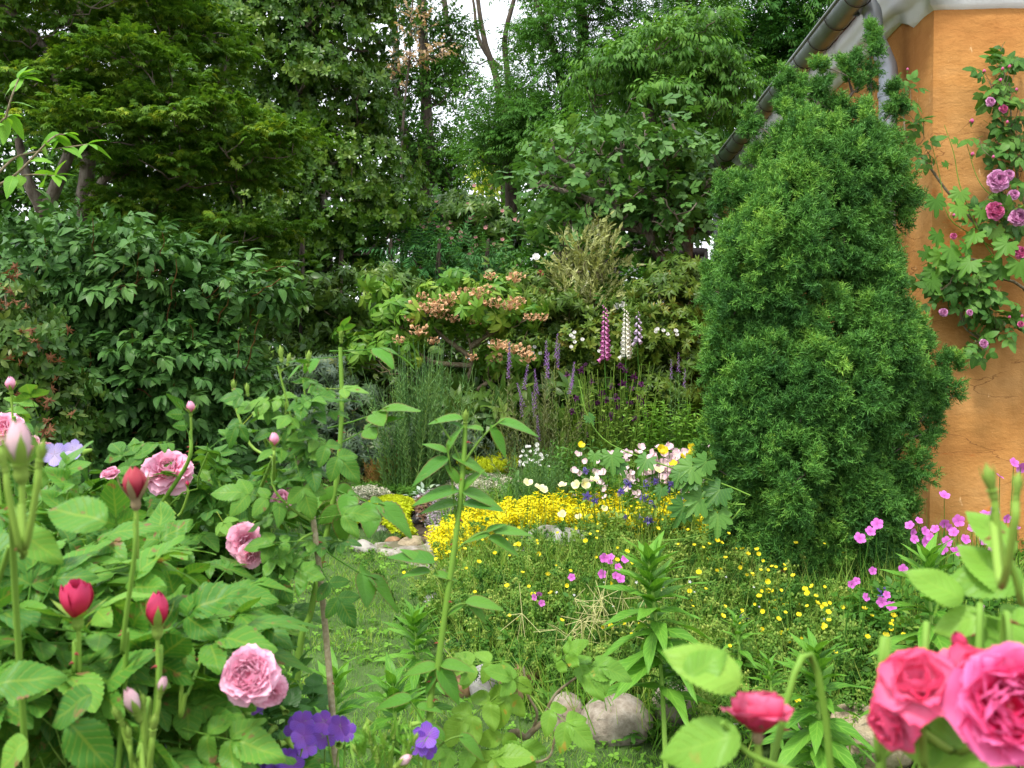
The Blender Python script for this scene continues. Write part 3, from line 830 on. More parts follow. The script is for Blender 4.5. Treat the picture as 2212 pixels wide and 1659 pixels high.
# ---- Japanese maple ----
gm_mp = leafmat("leaf_maple", [(.03, .09, .02), (.06, .14, .025), (.09, .18, .035), (.17, .25, .045), (.33, .36, .07)], .45, .35, .35, pos=[0, .3, .62, .85, 1])
D = 8
mt = [([B(180, 620, D), P(190, 560, D), P(175, 480, D), P(185, 400, D), P(195, 300, D), P(200, 180, D), P(185, 80, D), P(160, -40, D)], .085, .035),
      ([B(115, 620, D + .2), P(105, 520, D + .2), P(90, 450, D + .1), P(60, 390, D), P(40, 300, D)], .08, .03),
      ([P(95, 460, D + .1), P(130, 380, D), P(155, 300, D), P(135, 210, D), P(100, 110, D), P(40, 40, D), P(0, 10, D)], .055, .02),
      ([P(180, 470, D), P(215, 400, D - .2), P(260, 360, D - .3), P(320, 340, D - .4), P(390, 330, D - .5)], .04, .012),
      ([P(195, 300, D), P(250, 200, D - .1), P(330, 120, D - .2), P(400, 60, D)], .035, .012),
      ([P(185, 430, D), P(300, 480, D), P(350, 430, D - .2), P(400, 400, D - .3)], .022, .01)]
tree("japanese_maple", "japanese maple with grey forked trunks and layered small leaves at the left", "tree", B(180, 620, D), mt,
     [ell(80, 60, D, 120, 90, .9), ell(260, 40, D, 130, 80, .8), ell(120, 190, D - .3, 130, 50, .7), ell(320, 170, D - .2, 140, 60, .8), ell(430, 270, D - .3, 170, 55, .8), ell(250, 290, D - .4, 150, 45, .7), ell(520, 340, D - .2, 110, 55, .6), ell(380, 380, D - .2, 120, 40, .6), ell(620, 310, D - .2, 50, 30, .4), ell(320, 440, D, 110, 45, .6), ell(520, 490, D - .1, 110, 40, .5), ell(450, 550, D - .1, 130, 40, .5), ell(30, 130, D + .6, 90, 110, .5), ell(160, -60, D, 260, 70, 1), ell(560, 570, D, 60, 35, .4), ell(420, 110, D + .2, 90, 70, .5)],
     S_map, 8500, .052, gm_mp, bark, 400, .25, .4, None, (.018, .004), droop=.15, back=-.7, up=1.5, jit=.22, sizej=.2)
# ---- young cherry branch close at the left edge ----
gm_yc = leafmat("leaf_bright_near", [(.08, .24, .04), (.14, .32, .06), (.22, .4, .09)], .45, .35, .4, veins=.25)
D = 3.1
yc = thing("young_cherry", "slender branches with bright green toothed leaves at the left edge", "tree", B(-150, 1100, D))
m = MB(); m2 = MB()
Ly = leaf(.5, 10, .12, .45, .7, .85, serr=.04, cols=2)
trk = spline([B(-150, 1100, D), P(-120, 700, D), P(-60, 420, D), P(-40, 250, D)], 20); tube(m2, trk, .016, .008, 6)
for pts in ([(-80, 560), (0, 500), (90, 500)][:0], [(-60, 440), (20, 350), (70, 330), (190, 312)], [(-60, 400), (0, 290), (25, 210), (40, 170)], [(-50, 420), (30, 380), (110, 300), (140, 290)], [(-70, 500), (0, 400), (60, 378), (120, 380)], [(-60, 380), (-20, 300), (5, 260), (20, 250)]):
    if not pts: continue
    L_ = spline([P(x, y, D + random.uniform(-.05, .05)) for x, y in pts], 16); tube(m2, L_, .005, .002, 5)
    for i in range(5, len(L_), 2):
        s_ = (-1) ** i
        tg_ = nrm(L_[min(i + 1, len(L_) - 1)] - L_[i - 1])
        dd = tg_ * .5 + np.array([s_ * .1, random.uniform(-.4, .4), -.75 if s_ > 0 else -.2]) + rng.normal(size=3) * .25
        m.inst(Ly, [L_[i]], frames(dd[None], (Z + rng.normal(size=3) * .5)[None]), random.uniform(.055, .08))
    for q in range(3): m.inst(Ly, [L_[-1]], frames((tg_ + rng.normal(size=3) * .6 + [0, 0, .2])[None], Z[None]), .055)
m.build("leaves", gm_yc, yc); m2.build("branches", stem_brown, yc)

# ---- fig tree by the greenhouse ----
gm_fig = leafmat("leaf_fig", [(.03, .09, .035), (.055, .14, .05), (.09, .19, .08), (.15, .25, .12)], .45, .25, .4)
D = 9.6
ft = [([B(1470, 640, D), P(1455, 600, D), P(1430, 560, D), P(1405, 520, D), P(1390, 500, D), P(1340, 465, D), P(1290, 440, D), P(1240, 420, D), P(1170, 400, D)], .08, .02),
      ([B(1480, 640, D), P(1485, 540, D), P(1500, 470, D), P(1510, 420, D), P(1540, 380, D)], .06, .02),
      ([P(1405, 520, D), P(1415, 440, D), P(1400, 350, D), P(1395, 290, D), P(1390, 240, D)], .035, .01), ([P(1485, 540, D), P(1440, 450, D), P(1470, 330, D), P(1440, 240, D)], .035, .01),
      ([P(1340, 465, D), P(1300, 400, D), P(1210, 340, D), P(1190, 300, D)], .03, .01), ([P(1415, 440, D), P(1350, 370, D), P(1340, 290, D)], .025, .008), ([P(1500, 470, D), P(1450, 420, D), P(1395, 395, D), P(1380, 300, D)], .025, .008),
      ([P(1390, 500, D), P(1300, 490, D), P(1230, 500, D)], .025, .008)]
tree("fig_tree", "fig tree with many bare branches and lobed blue green leaves beside the house end", "tree", B(1470, 640, D), ft,
     [ell(1230, 360, D + .5, 100, 50, .7), ell(1370, 330, D, 110, 80, .8), ell(1490, 360, D, 80, 90, .7), ell(1300, 440, D, 110, 50, .7), ell(1180, 430, D, 60, 45, .5), ell(1430, 470, D, 100, 60, .7), ell(1250, 520, D, 90, 40, .6), ell(1380, 570, D, 100, 45, .6), ell(1500, 440, D, 60, 60, .5)],
     [L_fig], 1500, .125, gm_fig, bark, 170, .3, .8, None, (.016, .006), droop=.25, back=-1, jit=.5, up=.7, sizej=.35, shell=.7)

# ---- viburnum, the big dark shrub on the left ----
gm_vb = leafmat("leaf_viburnum", [(.018, .065, .022), (.034, .1, .036), (.058, .14, .055), (.1, .19, .08)], .42, .18, .45, veins=.3, vfreq=50)
D = 5.4
tree("viburnum", "dense dark green viburnum with ribbed pointed leaves at the left", "shrub", B(300, 1050, D),
     [([B(x0, 1080, D + .3), P(x1, 800, D + .1), P(x2, 600, D + .1)], .02, .006) for x0, x1, x2 in ((200, 150, 100), (250, 230, 220), (330, 330, 340), (380, 430, 450), (300, 280, 300), (420, 460, 470))],
     [ell(110, 620, D, 150, 90, .5), ell(300, 640, D, 150, 100, .5), ell(460, 680, D, 110, 85, .4), ell(150, 790, D, 150, 120, .5), ell(350, 820, D, 160, 130, .5), ell(500, 800, D, 60, 90, .35), ell(220, 970, D + .1, 180, 120, .5), ell(440, 980, D + .05, 120, 110, .4), ell(60, 900, D + .3, 120, 140, .5), ell(540, 640, D, 60, 30, .2), ell(180, 540, D + .1, 120, 50, .4), ell(20, 560, D + .2, 90, 60, .4)],
     S_vib, 4300, .078, gm_vb, stem_red, 300, .17, .7, None, (.01, .003), droop=.35, back=-.2, out=.9, jit=.52, up=.9, sizej=.38)
# upright leading shoots
vb2 = thing("viburnum", "red-stemmed viburnum shoots reaching up out of the dark shrub's top edge", "shrub", B(380, 1050, D))
m = MB(); m2 = MB()
for (x, y, x2, y2) in ((200, 470, 205, 580), (350, 500, 345, 610), (545, 590, 620, 575), (545, 640, 618, 600), (410, 700, 420, 800), (560, 690, 530, 800), (95, 500, 100, 600), (380, 560, 360, 700), (130, 560, 140, 700), (300, 545, 290, 640), (500, 620, 470, 700), (195, 760, 180, 900), (420, 850, 400, 950), (520, 720, 500, 850), (285, 720, 290, 830)):
    if y > y2: x, y, x2, y2 = x2, y2, x, y
    a_, b_ = P(x2, y2, D - .25), P(x, y, D - .42); L_ = bend(a_, b_, 8, jit=.006); tube(m2, L_, .004, .002, 5)
    for i in range(1, 8, 2):
        for s_ in (-1, 1):
            m.inst(L_vib, [L_[i]], frames(np.array([[s_ * .9, random.uniform(-.6, .3), random.uniform(-.1, .4)]]), Z[None]), .085 - .005 * i, [.75])
    for q in range(4): m.inst(L_vib, [L_[-1]], frames(np.array([[math.cos(q * 1.57 + .4) * .7, math.sin(q * 1.57 + .4) * .7, .9]]), Z[None]), .05, [1.0])
m.build("leaves", gm_vb, vb2); m2.build("stems", stem_red, vb2)

# ---- browned shrub at the left edge ----
gm_br = leafmat("leaf_browned", [(.018, .055, .014), (.035, .085, .022), (.065, .12, .035), (.13, .17, .05), (.15, .1, .04)], .4, .15, .45, pos=[0, .35, .65, .85, 1])
D = 4.4
t_ = tree("azalea", "small leaved azalea with rust brown spent flowers at the left edge", "shrub", B(20, 1050, D),
     [([B(20, 1080, D), P(30, 850, D), P(10, 620, D)], .014, .004), ([B(60, 1080, D), P(100, 900, D), P(110, 800, D)], .012, .004)],
     [ell(15, 680, D, 60, 70, .3), ell(60, 770, D, 80, 70, .3), ell(90, 880, D, 80, 80, .3), ell(10, 850, D, 90, 120, .3), ell(60, 970, D, 110, 80, .3)],
     [whorl(L_obov, 6, 30) for _ in range(3)], 1300, .045, gm_br, stem_brown, 90, .12, .7, None, (.006, .002), back=-.4)
m = MB(); gm_sp = leafmat("spent_rust", [(.09, .035, .02), (.17, .075, .035), (.24, .13, .07)], .7, .2)
Wsp = MB().inst(whorl(leaf(.35, 3, .3, .5), 7, 50), [[0, 0, 0]], np.eye(3)[None], 1.0).mesh("spent_flower", gm_sp)
for i in range(52):
    x, y = random.choice([(20, 640), (15, 600), (60, 740), (100, 800), (120, 860), (40, 830), (100, 930), (60, 900)])
    place("spent_flower", Wsp, t_, P(x + random.gauss(0, 22), y + random.gauss(0, 30), D - .32 + random.uniform(-.05, .1)), frames(rdir(1) + Z * .5, rdir(1))[0], .028)
# ---------------- rocks ----------------
def sph(nu=26, nv=18):
    u = np.linspace(0, 2 * math.pi, nu, endpoint=False); v = np.linspace(0, math.pi, nv)
    V = np.array([[math.sin(b) * math.cos(a), math.sin(b) * math.sin(a), math.cos(b)] for b in v for a in u])
    Q = [[j * nu + i, (j + 1) * nu + i, (j + 1) * nu + (i + 1) % nu, j * nu + (i + 1) % nu] for j in range(nv - 1) for i in range(nu)]
    return V, Q
SPH = sph()
rk_grey = surf("granite_grey", [(.16, .15, .15), (.27, .26, .25), (.38, .37, .36)], 30, .85, .6, 60, dist=.006, stain=((.16, .14, .11), 7, .55, .12))
rk_beige = surf("granite_beige", [(.15, .12, .09), (.26, .22, .175), (.36, .32, .27)], 30, .85, .9, 60, dist=.006, stain=((.26, .19, .13), 8, .55, .14))
rk_brown = surf("stone_brown", [(.16, .09, .045), (.3, .18, .09), (.44, .32, .2)], 10, .85, .6, 50, dist=.006, stain=((.1, .06, .04), 8, .55, .14))
rk_white = surf("stone_white", [(.22, .2, .17), (.36, .34, .3), (.48, .46, .42)], 9, .9, .7, 50, dist=.008, stain=((.1, .09, .07), 9, .58, .08))
rk_sand = surf("sandstone", [(.22, .17, .11), (.38, .31, .2), (.5, .43, .3)], 12, .95, 1.0, 45, dist=.02, stain=((.14, .11, .07), 14, .52, .1))
def rock(x, y, w_, h_, mat, label, ang=0.0, round_=1.0, deep=.8, d=None, lift=.0, group=None):
    """stone whose foot is seen at (x, y), w_ by h_ photo pixels large"""
    c = G(x, y) if d is None else P(x, y, d)
    k = c[1] / F
    V, Q = SPH; V = V.copy()
    s_ = rng.normal(size=(6, 3)) * 2.2; ph = rng.random(6) * 6
    nz = sum(np.sin(V @ s_[i] + ph[i]) for i in range(6)) / 6
    s2 = rng.normal(size=(8, 3)) * 7; nz2 = sum(np.sin(V @ s2[i] + i) for i in range(8)) / 8
    V = V * (1 + .16 * nz + .035 * nz2)[:, None]
    if round_ < 1:
        for q in range(9):
            n_ = rdir(1)[0]; lim = random.uniform(.55, .8)
            dd = V @ n_; V -= np.maximum(dd - lim, 0)[:, None] * n_ * (1 - round_)
    V = V * np.array([w_ / 2 * k, w_ / 2 * k * deep, h_ / 2 * k * 1.1])
    ca, sa = math.cos(ang), math.sin(ang)
    V = V @ np.array([[ca, 0, sa], [0, 1, 0], [-sa, 0, ca]])
    c2 = c + [0, w_ / 2 * k * deep * .7, h_ * .42 * k + lift]
    mm = MB(); mm.add(V + c2, None, None, Q)
    o = mm.build("stone", mat)
    o['label'] = label; o['category'] = "stone"
    if group: o['group'] = group
    # origin at its foot
    return o
ge, gr_ = "stones edging the flower bed", "small rocks of the rockery"
rock(1335, 1622, 165, 112, rk_beige, "largest round beige granite boulder at the front of the bed", .1, group=ge)
rock(1222, 1600, 95, 100, rk_beige, "smaller pale boulder leaning on the left of the largest beige one", -.3, group=ge)
rock(1462, 1590, 110, 110, rk_beige, "rounded pinkish boulder right of the largest beige one", .3, group=ge)
rock(1290, 1530, 100, 70, rk_brown, "tan stone tucked behind the two pale boulders", 0, group=ge)
rock(1046, 1528, 70, 92, rk_grey, "upright egg shaped grey stone at the lawn edge", .2, group=ge)
rock(985, 1520, 85, 75, rk_brown, "rusty brown angular stone left of the upright grey one", 0, .5, group=ge)
rock(1120, 1530, 110, 90, rk_brown, "tan stone half hidden behind the yellow green rose leaves", .1, .7, group=ge)
rock(992, 1425, 100, 42, rk_white, "flat white stone above the rusty brown one", -.1, .5, group=ge)
rock(935, 1325, 48, 46, rk_grey, "small grey stone at the curve of the lawn", -.4, .7, group=ge)
rock(967, 1282, 56, 56, rk_beige, "tan stone at the bed edge just below the yellow flowers", .3, .8, group=ge)
rock(1815, 1590, 150, 75, rk_white, "broken white stone with dark cracks at the lower right", -.1, .3, group=ge)
rock(1895, 1690, 250, 160, rk_sand, "big rough sandstone block at the lower right under the pink roses", -.1, .3, group=ge)
rock(1735, 1640, 90, 90, rk_beige, "pink tinged stone left of the sandstone block", .2, group=ge)
rock(1600, 1620, 120, 90, rk_grey, "grey stone in shade behind the red rosebud at the bottom", 0, .7, group=ge)
rock(1210, 1215, 200, 85, rk_grey, "wide flat grey rock surfacing among the yellow flowers", -.05, .4, group=gr_)
rock(1130, 1240, 90, 60, rk_grey, "grey rock left end of the wide flat one among yellow flowers", .1, .4, group=gr_)
rock(785, 1202, 68, 34, rk_white, "white rock at the left end of the rockery path", -.35, .4, group=gr_)
rock(888, 1192, 66, 34, rk_sand, "yellowish rounded rock at the path's back edge", .1, .8, group=gr_)
rock(847, 1180, 42, 22, rk_brown, "little reddish rock touching the yellowish one on the path", 0, .6, group=gr_)
rock(757, 1152, 30, 22, rk_grey, "little grey rock left of the yellow green cushion", 0, .8, group=gr_)
rock(812, 1160, 60, 24, rk_grey, "thin grey slab under the yellow green cushion", 0, .3, group=gr_)
rock(905, 1130, 50, 20, rk_grey, "thin slab between the yellow green cushion and the lilac thyme", .3, .3, group=gr_)
rock(940, 1160, 30, 26, rk_white, "pale rock beside the first yellow flower stems", .2, .5, group=gr_)
rock(930, 1178, 40, 30, rk_brown, "dark brown rock right behind the yellowish rock", .2, .5, group=gr_)
rock(775, 1035, 60, 30, rk_beige, "tan rock among the cushions in front of the dwarf rhododendron", 0, .5, group=gr_)
rock(850, 1160, 40, 20, rk_brown, "brown slab just under the low yellow green tuft", 0, .5, group=gr_)

# ---------------- ground cover of the beds ----------------
palm5 = compose([(leaf(.4, 3, .1, .2, 1.1), [0, 0, 0], [math.sin(a), math.cos(a), .1], [0, 0, 1], 1, .5) for a in (-2.2, -1.1, 0, 1.1, 2.2)])
gc_m = leafmat("ground_cover_leaf", [(.025, .08, .02), (.05, .13, .03), (.085, .19, .045), (.15, .25, .07)], .5, .3, .3)
def scatter(n, x0, x1, y0, y1, cond=None, pw=1.0):
    x = rng.uniform(x0, x1, n); y = y0 + (y1 - y0) * rng.random(n) ** pw
    k = ~inside(LO, x, y)
    k &= ~((y > 5.1) & (x > 2.05 + .043 * (y - 5.1)))
    if cond is not None: k &= cond(x, y)
    return x[k], y[k]
PXY = [G(*q) for q in path_px + [(760, 1060), (900, 1010), (1115, 1010), (1140, 1070), (1000, 1120)]]
x, y = scatter(26000, -1.3, 2.8, 3.0, 8.6, lambda x, y: ~inside([G(740, 1200), G(730, 1060), G(900, 1020), G(1130, 1010), G(1130, 1070), G(950, 1130), G(940, 1240)], x, y), 1.2)
n = len(x); hh = .02 + .16 * rng.random(n) * (.6 + .4 * np.sin(x * 5) * np.sin(y * 4))
m = MB()
m.inst(palm5, np.stack([x, y, hgt(y) + hh], -1), frames(np.stack([rng.normal(size=n), rng.normal(size=n), rng.normal(size=n) * .3], -1), Z + rng.normal(size=(n, 3)) * .45), rng.uniform(.018, .045, n))
x, y = scatter(9000, -8, 6, 7.5, 14, None)
n = len(x)
m.inst(S_broad[0], np.stack([x, y, hgt(y) + rng.random(n) * .25], -1), frames(np.stack([rng.normal(size=n), rng.normal(size=n), np.full(n, .8)], -1), Z + rng.normal(size=(n, 3)) * .5), rng.uniform(.08, .16, n))
x, y = scatter(7000, -5, -1.0, 3.5, 8, None)
n = len(x)
m.inst(S_broad[1], np.stack([x, y, hgt(y) + rng.random(n) * .1], -1), frames(np.stack([rng.normal(size=n), rng.normal(size=n), np.full(n, .8)], -1), Z + rng.normal(size=(n, 3)) * .5), rng.uniform(.04, .09, n))
tag(m.build("ground_cover", gc_m), kind="stuff")
# long grassy blades in the beds
x, y = scatter(16000, -.9, 2.4, 2.9, 7.6, lambda x, y: (x > -1.2 + y * .02) & ~inside([G(700, 1240), G(700, 1060), G(820, 990), G(1150, 980), G(1150, 1060), G(1010, 1110), G(950, 1160), G(940, 1260)], x, y), 1.1); n = len(x)
m = MB(); m.inst(blade, np.stack([x, y, hgt(y)], -1), frames(np.stack([rng.normal(size=n) * .4, rng.normal(size=n) * .4, np.ones(n)], -1), rdir(n)), np.stack([rng.uniform(.05, .09, n), rng.uniform(.08, .3, n), rng.uniform(.1, .3, n)], -1), mix=1)
x, y = scatter(9000, -.3, 2.2, 3.1, 4.9, lambda x, y: x > -.35, 1); n = len(x)
m.inst(blade, np.stack([x, y, hgt(y)], -1), frames(np.stack([rng.normal(size=n) * .5, rng.normal(size=n) * .5, np.ones(n)], -1), rdir(n)), np.stack([rng.uniform(.03, .05, n), rng.uniform(.15, .38, n), rng.uniform(.1, .3, n)], -1), rng.uniform(.55, 1, n), mix=1)
tag(m.build("bed_grass", grass_m), kind="stuff")

# ---------------- shrubs of the middle distance ----------------
gm_rh = leafmat("leaf_rhodo", [(.02, .055, .016), (.04, .09, .025), (.07, .13, .035), (.13, .18, .05)], .35, .12, .45)
gm_rb = leafmat("leaf_rhodo_bronze", [(.03, .07, .018), (.055, .105, .025), (.09, .145, .035), (.16, .18, .05), (.24, .15, .05)], .4, .15, .4, pos=[0, .35, .65, .88, 1])
gm_rg = leafmat("leaf_rhodo_grey", [(.03, .065, .045), (.06, .1, .075), (.11, .16, .12), (.17, .2, .13), (.2, .1, .05)], .5, .12, .35, pos=[0, .4, .75, .93, 1])
gm_ro = leafmat("leaf_rhodo_lime", [(.04, .13, .025), (.075, .18, .035), (.13, .24, .05), (.24, .32, .08), (.34, .26, .06)], .38, .22, .4, pos=[0, .35, .65, .9, 1])
gm_fe = leafmat("leaf_feathery", [(.025, .1, .05), (.045, .14, .065), (.08, .19, .09)], .5, .3, .3)
def shrub(name, label, ells, tpls, n, size, lm, K=60, sub=.2, flat=.7, stems=None, d=8, group=None, cat="shrub", bm=stem_brown, lr=(.012, .004), every=2, sr=.02, **kw):
    c = ells[0][0]
    base = gz(c)
    if name == 'rhododendron': group = 'rhododendrons behind the flower bed'
    if stems is None:
        stems = [[gz(e[0] + rng.normal(size=3) * .1), e[0] - [0, 0, e[1][2] * .3]] for e in ells]
    return tree(name, label, cat, base, [([*s_], sr, sr * .4) for s_ in stems], ells, tpls, n, size, lm, bm, K, sub, flat, group, lr, every, **kw)
D = 12
t_ = shrub("rhododendron", "tall dark rhododendron dotted with faded pink flowers at the centre back",
      [ell(1000, 500, D, 100, 60, .7), ell(930, 500, D, 60, 50, .5), ell(1060, 520, D, 70, 50, .6), ell(1010, 590, D, 120, 60, .6)], W_rhod, 3400, .095, gm_rh, 170, .24, .6, sr=.04, back=-.4)
pk = petalmat("petal_faded_pink", (.5, .2, .2), (.75, .45, .42))
cup5 = compose([(leaf(.8, 3, .05, -.35, 1.5), [0, 0, 0], [math.sin(a), math.cos(a), .35], [0, 0, 1], .5, random.random()) for a in np.linspace(0, 5.03, 5)])
me = MB().inst(cup5, [[0, 0, 0]], np.eye(3)[None], 1.0).mesh("faded_flower", pk)
for q in range(60):
    x, y = random.gauss(1010, 60), random.gauss(500, 38)
    place("flower", me, t_, P(x, y, D - .8 + random.uniform(0, .25)), fz(np.array([[0, -1, .5]]))[0], .06)
D = 11
shrub("stag_sumac", "low tree with feathery blue green fronds below the pink dotted rhododendron", [ell(960, 575, D, 110, 32, .5), ell(1060, 585, D - .3, 60, 25, .4), ell(900, 560, D, 50, 40, .4), ell(1000, 620, D, 110, 30, .4)],
      [spray(leaf(.2, 3, .1, .3), 9, 1, .24, 65, True, False, .2, .006) for _ in range(2)], 420, .4, gm_fe, 40, .3, .3, cat="tree", sr=.03, droop=.3, back=-.5, up=1.4)
D = 9.3
shrub("rhododendron", "dark rhododendron with bare pale twigs left of the orange flowered one", [ell(780, 650, D, 110, 60, .6), ell(860, 640, D, 80, 45, .5), ell(720, 740, D, 110, 90, .6), ell(830, 760, D, 90, 80, .5), ell(650, 840, D, 80, 80, .5)], W_rhod, 2100, .078, gm_rh, 140, .2, .6, sr=.025, back=-.4)
shrub("rhododendron", "bronze tinged rhododendron behind the foxgloves", [ell(1200, 680, 9.2, 90, 70, .6), ell(1290, 740, 9.2, 100, 90, .6), ell(1180, 780, 9.2, 90, 80, .6), ell(1150, 640, 9.6, 70, 45, .5), ell(1250, 850, 9, 120, 70, .5)], W_rhod, 2900, .068, gm_rb, 170, .18, .6, sr=.025, back=-.4)
shrub("rhododendron", "olive brown rhododendron with many grey twigs left of the juniper", [ell(1440, 680, 8.6, 90, 80, .5), ell(1480, 780, 8.6, 80, 110, .5), ell(1400, 760, 8.8, 70, 80, .5), ell(1480, 620, 8.8, 60, 50, .4), ell(1440, 860, 8.5, 90, 60, .4)], W_rhod, 2600, .066, gm_rb, 160, .18, .6, sr=.025, back=-.4, every=1)
t_ = shrub("dwarf_rhododendron", "low dwarf rhododendron with small blue grey rosettes left of centre", [ell(690, 830, 7.6, 80, 55, .5), ell(750, 900, 7.4, 110, 70, .5), ell(660, 930, 7.4, 110, 80, .5), ell(800, 960, 7.2, 90, 50, .4), ell(720, 985, 7.1, 120, 45, .4), ell(1020, 960, 7.6, 100, 50, .4), ell(900, 960, 7.5, 90, 60, .4)], [whorl(L_lance, 8, 15, 1, up=.2) for _ in range(3)], 3000, .05, gm_rg, 170, .14, .6, back=-.4, lr=(.008, .003))
# the rhododendron with spent orange trusses
D = 7.7
ot = [[B(1000, 900, D), P(1008, 880, D), P(1000, 850, D), P(1018, 790, D), P(1015, 740, D), P(1000, 700, D)],
      [P(1005, 870, D), P(1040, 835, D), P(1085, 810, D), P(1100, 800, D)], [P(1015, 750, D), P(1060, 720, D), P(1105, 700, D), P(1150, 680, D)],
      [P(1015, 770, D), P(960, 730, D), P(920, 690, D)], [P(1018, 790, D), P(930, 780, D), P(880, 740, D), P(850, 720, D)], [P(1000, 850, D), P(960, 890, D), P(930, 870, D)]]
t_ = tree("rhododendron", "open rhododendron covered in spent orange flower trusses in the middle", "shrub", B(1000, 900, D), [(o_, .022, .008) for o_ in ot],
      [ell(960, 650, D, 80, 40, .45), ell(1050, 650, D, 90, 45, .5), ell(1000, 690, D, 110, 40, .5), ell(1120, 690, D, 40, 30, .3), ell(870, 700, D, 60, 45, .4), ell(830, 640, D + .3, 40, 30, .3), ell(860, 760, D, 70, 40, .4), ell(1080, 790, D, 60, 30, .3), ell(1000, 620, D, 50, 25, .3), ell(790, 760, D, 40, 40)],
      [whorl(leaf(.34, 4, .12, .3, .95, .9), 8, 8, 1, up=.1, droop=.35) for _ in range(4)], 620, .088, gm_ro, stem_brown, 110, .14, .5, lr=(.009, .004), back=-.8, shell=.6)
og = petalmat("spent_orange", (.42, .2, .08), (.7, .4, .2), (.76, .54, .34), .6, .25)
trum = MB()
for k_ in range(9):
    a = k_ * 2.4; e = .3 + .6 * (k_ / 9)
    d_ = nrm(np.array([math.cos(a) * e, math.sin(a) * e, .9 - e]))
    q_ = d_ * random.uniform(.45, .8); tube(trum, [[0, 0, -.25], q_ * .5, q_], .03, .02, 4, rnd=.2)
    trum.inst(cup5, [q_], fz((d_ - [0, 0, .6] + rng.normal(size=3) * .4)[None]), random.uniform(.34, .56), [random.random()])
trm = trum.mesh("orange_truss", og)
tr_px = [(905, 670), (935, 655), (950, 672), (965, 650), (1000, 640), (1035, 640), (1050, 628), (1078, 660), (1100, 665), (1150, 685), (1165, 690), (985, 655), (1030, 700), (945, 685), (1060, 600), (1110, 610), (975, 690), (1025, 660), (1075, 750), (1090, 745), (1105, 755), (1135, 765), (1145, 775), (940, 735), (900, 720), (915, 640), (890, 690), (1068, 775), (1020, 775), (960, 665), (1045, 655), (1120, 660), (860, 735), (928, 668), (1010, 670)]
for x, y in tr_px:
    place("flower_truss", trm, t_, P(x + random.uniform(-5, 5), y + random.uniform(-5, 5), D - .4 + random.uniform(-.1, .15)), fz(np.array([[0, -.2, 1.]]))[0], random.uniform(.062, .1))
# dark foliage that closes the view behind the shrubs
thicket("hedge", "dark hedge closing the view behind the orange flowered rhododendron", 620, 1250, 660, 10.5, 2600, 130, .16, gm_rh, None, 950)
thicket("hedge", "dark hedge behind the viburnum at the left", -60, 640, 620, 9.0, 2400, 130, .14, gm_rh, None, 1000)
thicket("hedge", "dark hedge between greenhouse and house corner", 1200, 1560, 640, 11.0, 1500, 90, .16, gm_rh, None, 900)
# silver shrub
gm_si = leafmat("leaf_silver", [(.14, .16, .09), (.26, .28, .18), (.4, .41, .3), (.55, .55, .44)], .6, .2, .3)
D = 9.0
shrub("silver_shrub", "upright silvery grey leaved shrub in front of the greenhouse post", [ell(1245, 570, D, 35, 60, .25), ell(1285, 620, D, 40, 65, .3), ell(1240, 640, D, 40, 50, .3), ell(1300, 560, D, 25, 40, .2), ell(1250, 520, D, 20, 30, .2), ell(1270, 690, D, 45, 40, .3)],
      [spray(leaf(.3, 3, .1, .1), 6, 1, .36, 28, False, False, 0, .012) for _ in range(3)], 420, .14, gm_si, 60, .16, 1.0, sr=.015, up=.3, droop=-.9, back=-1)
# white flowered bush
wh = petalmat("petal_white", (.75, .76, .7), (.86, .86, .84))
gm_mid = leafmat("leaf_mid", [(.03, .1, .025), (.055, .15, .035), (.09, .21, .05)], .45, .3, .35)
t_ = shrub("white_rose", "leafy rose bush with a few white blooms beside the greenhouse", [ell(1350, 640, 9.3, 45, 60, .3), ell(1335, 690, 9, 40, 45, .3), ell(1170, 590, 10, 80, 40, .3)], S_broad, 420, .11, gm_mid, 40, .18, .7)
wf = MB()
for r_, k_ in ((.5, 7), (.35, 6), (.18, 5)):
    for i in range(k_):
        a = i / k_ * 6.28 + r_ * 3; wf.inst(leaf(1.0, 4, .02, -.4, 1.4, .7), [[0, 0, 0]], frames(np.array([[math.cos(a), math.sin(a), .9 - r_ * 1.6]]), Z[None]), r_ + .1, [random.random()])
wfm = wf.mesh("white_bloom", wh)
for x, y in ((1335, 662), (1345, 660), (1362, 678), (1368, 684), (1158, 556), (1430, 680), (1410, 668)): place("flower", wfm, t_, P(x, y, 8.6), fz(np.array([[0, -1, .5]]))[0], .062)
rdm = petalmat("petal_crimson", (.4, .01, .05), (.62, .03, .13))
rf = wf.mesh("red_bloom", rdm); place("flower", rf, t_, P(1168, 592, 9.5), fz(np.array([[0, -1, .5]]))[0], .07)
t_ = thing("white_azalea", "scattered white azalea flowers among the rhododendrons", "shrub", B(1350, 760, 8.5))
m = MB(); crown(m, [ell(1350, 750, 8.4, 120, 50, .3), ell(1270, 735, 8.4, 60, 30, .2), ell(1460, 715, 8.2, 50, 25, .2)], [whorl(L_oval, 5, 30)], 420, .05, 50, .14, .7); m.build("leaves", gm_rb, t_)
for q in range(26):
    x, y = random.choice([(1240, 738), (1265, 735), (1150, 765), (1100, 760), (1420, 708), (1455, 710), (1470, 716), (1300, 650 + 110), (1230, 725)])
    place("flower", wfm, t_, P(x + random.gauss(0, 10), y + random.gauss(0, 6), 7.9), fz(np.array([[0, -1, .5]]))[0], .028)
# dark leafy clump under the orange rhododendron
shrub("peony_foliage", "dark lance-leaved clump under the orange flowered rhododendron", [ell(1020, 870, 7.9, 90, 40, .4), ell(930, 860, 8, 80, 50, .4), ell(1060, 920, 7.7, 60, 40, .3), ell(1180, 900, 7.8, 120, 60, .3)], [whorl(L_lance, 6, 20)], 420, .15, gm_rh, 40, .2, .6, cat="plant", back=-.6)

